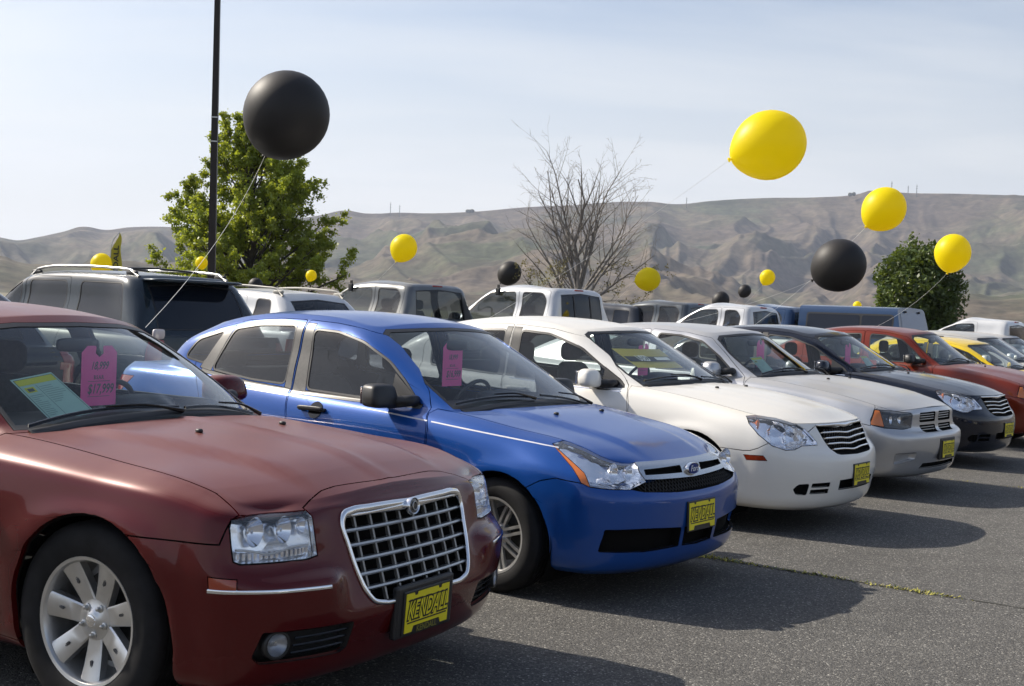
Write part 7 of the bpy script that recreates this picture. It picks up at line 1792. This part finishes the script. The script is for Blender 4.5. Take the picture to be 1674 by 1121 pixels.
def balloon(px, py, size, colr, knot, label, D=.62, string=None, asp=1.06):
    """place from the picture position and apparent size; knot: direction in the picture the neck points to"""
    Y = F_PX * D / size; a, b = px - 837, py - 560; cr_, sr_ = math.cos(ROLL), math.sin(ROLL); u = (a * cr_ + b * sr_) / F_PX; v = -(-a * sr_ + b * cr_ + HORIZON_DROP) / F_PX
    c = Vector((u * Y, Y, EYE + v * Y)); k = Vector((knot[0], knot[2] if len(knot) > 2 else -.15, -knot[1])).normalized()
    root = empty('balloon', c, 0, label=label, cat='balloon', group=('yellow' if colr == 'latex_yellow' else 'black') + ' balloons on strings')
    seg = 40 if size > 60 else 24; prof = []
    for i in range(21):
        th = math.pi * i / 20; r = math.sin(th); z = math.cos(th) * asp
        if z < 0: r *= 1 - (.26 if colr == 'latex_yellow' else .10) * (z / asp) ** 2 * (1 - .2 * math.sin(th)); z *= 1.08
        prof.append((max(r, .035) * D / 2, z * D / 2))
    prof = prof[:-1] + [(.018 * D * 1.0, -D / 2 * asp * 1.08), (.014 * D, -D / 2 * asp * 1.11), (.030 * D, -D / 2 * asp * 1.13), (.036 * D, -D / 2 * asp * 1.165), (.02 * D, -D / 2 * asp * 1.15)]
    prof[0] = (.0005, prof[0][1])
    bm = bmesh.new(); add_lathe(bm, prof, seg, 'Z'); q = (-k).to_track_quat('Z', 'Y')
    for w in bm.verts: w.co = q @ w.co
    bm_obj('balloon_skin', bm, colr, root, smooth=True)
    neck = q @ Vector((0, 0, -D / 2 * asp * 1.12))
    if string is not None: end = Vector(string) - c
    else: end = neck + Vector((-1.0, -.25, -1.05)).normalized() * min(2.6, (c.z - 1.2) * 1.5 + .3)
    pts = []
    for i in range(13):
        t = i / 12; p = neck.lerp(end, t); p.z -= .05 * (end - neck).length * 4 * t * (1 - t) * .35; pts.append(p)
    bm = bmesh.new(); add_tube(bm, pts, (.0013 if size > 50 else .002), 4); bm_obj('string', bm, 'string_white', root)
    return root
def carpt(pose, x, y, z): a = R(pose[2]); return (pose[0] + math.cos(a) * x - math.sin(a) * y, pose[1] + math.sin(a) * x + math.cos(a) * y, z)
Yl, Bk = 'latex_yellow', 'latex_black'
balloon(470, 188, 139, Bk, (-.45, .75, .35), 'largest black balloon, high in front of the leafy tree', asp=1.03, D=.90, string=carpt(POSE['red'], -1.30, .64, 1.37))
balloon(1255, 238, 113, Yl, (-.9, .38), 'largest yellow balloon, high up at the right', asp=1.10, string=carpt(POSE['white'], -2.3, -.35, 1.46))
balloon(1443, 342, 70, Yl, (-.7, .72), 'second largest yellow balloon, against the ridge above the big black one', asp=1.08, string=carpt(POSE['black'], -2.0, -.5, 1.47))
balloon(1371, 433, 86, Bk, (-.75, .5, .3), 'second largest black balloon, left of the round dark tree', asp=1.02, string=carpt(POSE['silver'], -1.9, -.4, 1.44))
balloon(1556, 413, 58, Yl, (-.25, .95), 'yellow balloon in front of the round dark tree', asp=1.08, string=carpt((6.72, 17.75, -37.8), -1.6, -.4, 1.52))
balloon(660, 405, 44, Yl, (-.4, .8), 'yellow balloon against the hills above the grey pickup')
balloon(833, 446, 38, Bk, (-.5, .6), 'black balloon just over the roof of the silver-white pickup')
balloon(1059, 456, 39, Yl, (-.9, .2), 'yellow balloon low between the bare tree and the charcoal pickup')
balloon(1254, 453, 25, Yl, (-.5, .9), 'small yellow balloon on the hillside left of the second largest black balloon')
balloon(1178, 490, 28, Bk, (-.4, .6), 'black balloon touching the roof line of the white pickup')
balloon(1217, 475, 21, Bk, (-.4, .6), 'small black balloon just above and right of the one at the white pickup')
balloon(509, 450, 18, Yl, (-.3, .8), 'small yellow balloon between the leafy tree and the grey pickup', D=.31)
balloon(330, 429, 20, Yl, (.1, .9), 'small yellow balloon touching the tall dark pole', D=.33)
balloon(166, 431, 34, Yl, (-.2, .6), 'yellow balloon behind the roof rail of the dark slate SUV')
balloon(418, 466, 24, Bk, (-.2, .8), 'black balloon at the foot of the leafy tree, behind the white SUV rack', D=.42)
balloon(1541, 527, 17, Yl, (-.2, .9), 'small low yellow balloon right of the round dark tree')
balloon(1568, 528, 13, Bk, (-.2, .9), 'tiny black balloon beside the small low yellow one')
balloon(1401, 499, 14, Yl, (-.2, .9), 'tiny yellow balloon peeping over the blue canopy')

# ------------------------------------------------------------------ tags and papers inside the windscreens
def hang(pose, y, z, x, w, h, label, lines, curl=.0):
    a = R(pose[2]); bm = bmesh.new(); hw = w / 2
    pl = [(-hw, -h/2), (hw, -h/2), (hw, h/2 - .03), (hw - .035, h/2), (.028, h/2), (.022, h/2 - .008), (.026, h/2 - .034), (0, h/2 - .052), (-.026, h/2 - .034), (-.022, h/2 - .008), (-.028, h/2), (-hw + .035, h/2), (-hw, h/2 - .03)]
    add_prism(bm, pl, -.0006, .0006, lambda p, q, d: (d, p, q)); o = bm_obj('price_tag', bm, 'tag_pink'); o.location = carpt(pose, x, y, z); o.rotation_euler = (0, 0, a + R(4)); tag(o, label, 'price tag', 'pink price tags hung inside windscreens')
    for txt, yy, zz, sz, shx in lines:
        me = text_mesh(txt, sz, .0005 * sz / .03, .82, shx); me.materials.append(MATS['ink_grey'])
        for v in me.vertices: v.co = Vector((.0014, v.co.x + yy, v.co.y + zz))
        t = bpy.data.objects.new('lettering', me); COL.objects.link(t); t.parent = o
    for zz in (-.025, -.095):
        bm = bmesh.new(); add_box(bm, (.0012, 0, zz), (.0006, w * .62, .0022)); bm_obj('line', bm, 'ink_grey', o)
    return o
hang(POSE['red'], .083, 1.155, -1.02, .225, .275, 'pink price tag reading 17,999 inside the dark red car', [('18,999', 0, .045, .050, .35), ('B.S.A.R.', 0, -.008, .026, 0), ('$17,999', .01, -.062, .062, .25)])
hang(POSE['blue'], -.03, 1.175, -.98, .215, .275, 'pink price tag reading 16,999 inside the blue car', [('18,999', 0, .045, .045, .35), ('B.S.A.R.', 0, -.008, .024, 0), ('$16,999', .01, -.062, .058, .25)])
hang(POSE['white'], .121, 1.165, -1.0, .19, .27, 'pink price tag inside the white sedan, behind the yellow sticker', [])
hang(POSE['silver'], .09, 1.20, -1.0, .19, .27, 'pink price tag inside the silver sedan', [])
hang(POSE['black'], .085, 1.165, -1.0, .19, .27, 'pink price tag inside the dark navy sedan', [])
def sheet(pose, corners, label, head='paper_yellow', body='paper_green'):
    """printed sheet leaning behind the glass; corners tl, tr, br, bl in car coordinates"""
    tl, tr_, br, bl = [Vector(c) for c in corners]
    def at(u, v, d=0): 
        p = tl.lerp(tr_, u).lerp(bl.lerp(br, u), v); n = (tr_ - tl).cross(bl - tl).normalized(); n = n if n.x > 0 else -n; return p + n * d
    def quad(nm, u0, u1, v0, v1, d, m, par):
        bm = bmesh.new(); bm.faces.new([bm.verts.new(at(u, v, d)) for u, v in ((u0, v0), (u1, v0), (u1, v1), (u0, v1))]); return bm_obj(nm, bm, m, par)
    o = quad('window_sheet', 0, 1, 0, 1, 0, body, None); o.location = (pose[0], pose[1], 0); o.rotation_euler = (0, 0, R(pose[2])); tag(o, label, 'paper sheet', 'printed buyer sheets behind windscreens')
    quad('heading', .05, .95, .04, .17, .0012, head, o); bd = [(.035, .965, .03, .042), (.035, .965, .955, .967), (.035, .047, .03, .967), (.953, .965, .03, .967), (.40, .408, .2, .955)]
    for b_ in bd: quad('line', *b_, .0012, 'ink_grey', o)
    quad('stamp', .10, .32, .22, .34, .0014, 'paper_yellow', o); quad('stamp_mark', .14, .28, .25, .32, .002, 'ink_grey', o)
    rr = random.Random(2)
    for k in range(12):
        v = .40 + k * .042; quad('text_line', .08, .20 + .16 * rr.random(), v, v + .014, .0012, 'ink_soft', o)
    for k in range(9):
        v = .24 + k * .045; quad('text_line', .44, .60 + .3 * rr.random(), v, v + .012, .0012, 'ink_soft', o)
    return o
mat('ink_soft', (.26, .36, .34), .8)
sheet(POSE['red'], [(-.90, -.51, 1.157), (-.92, -.28, 1.185), (-.84, -.095, 1.008), (-.82, -.358, .984)], 'pale green printed sheet with a yellow heading leaning in the red car windscreen')
sheet(POSE['silver'], [(-.90, -.34, 1.165), (-.90, -.10, 1.175), (-.84, .10, 1.025), (-.84, -.16, 1.015)], 'pale printed sheet leaning in the silver sedan windscreen')
sheet(POSE['black'], [(-.90, .22, 1.15), (-.90, .42, 1.15), (-.84, .56, 1.02), (-.84, .34, 1.01)], 'pale printed sheet leaning in the dark navy sedan windscreen')
# yellow USED sticker on the white sedan's glass
wp = POSE['white']; ws = white_car[1]
def sticker(S, pose, y0, y1, z0, z1):
    root = bpy.data.objects.new('window_sticker', None); COL.objects.link(root); root.location = (pose[0], pose[1], 0); root.rotation_euler = (0, 0, R(pose[2])); tag(root, 'yellow and black sticker on the white sedan windscreen reading USED', 'sticker')
    def patch(nm, a, b, c, d, lift, m):
        V = []; F = []; n = 8
        for j in range(3):
            for i in range(n + 1):
                p, nn = on_front(S, a + (b - a) * i / n, c + (d - c) * j / 2); V.append(p + nn * lift)
        for j in range(2):
            for i in range(n): F.append((j * (n + 1) + i, j * (n + 1) + i + 1, (j + 1) * (n + 1) + i + 1, (j + 1) * (n + 1) + i))
        return mesh_obj(nm, V, F, m, root)
    patch('sticker_face', y0, y1, z0, z1, -.016, 'sticker_yellow'); zm = z0 + (z1 - z0) * .32; zn = z0 + (z1 - z0) * .58
    patch('sticker_band', y0 + .01, y1 - .01, zm, zn, -.013, 'ink_black'); patch('sticker_box', y0 + (y1 - y0) * .55, y1 - .06, zm + .008, zn - .008, -.010, 'paper_white')
    def txt(s, size, yc, zc, m, xs=.9):
        me = text_mesh(s, size, .001, xs); me.materials.append(MATS[m])
        for v in me.vertices:
            p, nn = on_front(S, yc + v.co.x, zc + v.co.y); v.co = Vector(p - nn * .008)
        t = bpy.data.objects.new('lettering', me); COL.objects.link(t); t.parent = root
    txt('USED', .055, y0 + (y1 - y0) * .30, (zm + zn) / 2, 'paper_white')
mat('sticker_yellow', (.36, .30, .05), .6)
sticker(ws, wp, -.50, .06, 1.135, 1.275)

# ------------------------------------------------------------------ air
def haze():
    bm = bmesh.new(); bmesh.ops.create_cube(bm, size=1)
    for v in bm.verts: v.co = Vector((v.co.x * 18600, v.co.y * 18600, -4.2 + (v.co.z + .5) * 1000))
    m = bpy.data.materials.new('haze_air'); m.use_nodes = True; nt = m.node_tree; nt.nodes.clear(); v = nt.nodes.new('ShaderNodeVolumePrincipled'); v.inputs['Color'].default_value = (.72, .81, 1, 1); v.inputs['Density'].default_value = HAZE; v.inputs['Anisotropy'].default_value = .2
    o = nt.nodes.new('ShaderNodeOutputMaterial'); nt.links.new(v.outputs[0], o.inputs['Volume']); MATS['haze_air'] = m
    tag(bm_obj('haze', bm, 'haze_air'), kind='stuff')
HAZE = 0.95e-4
haze()
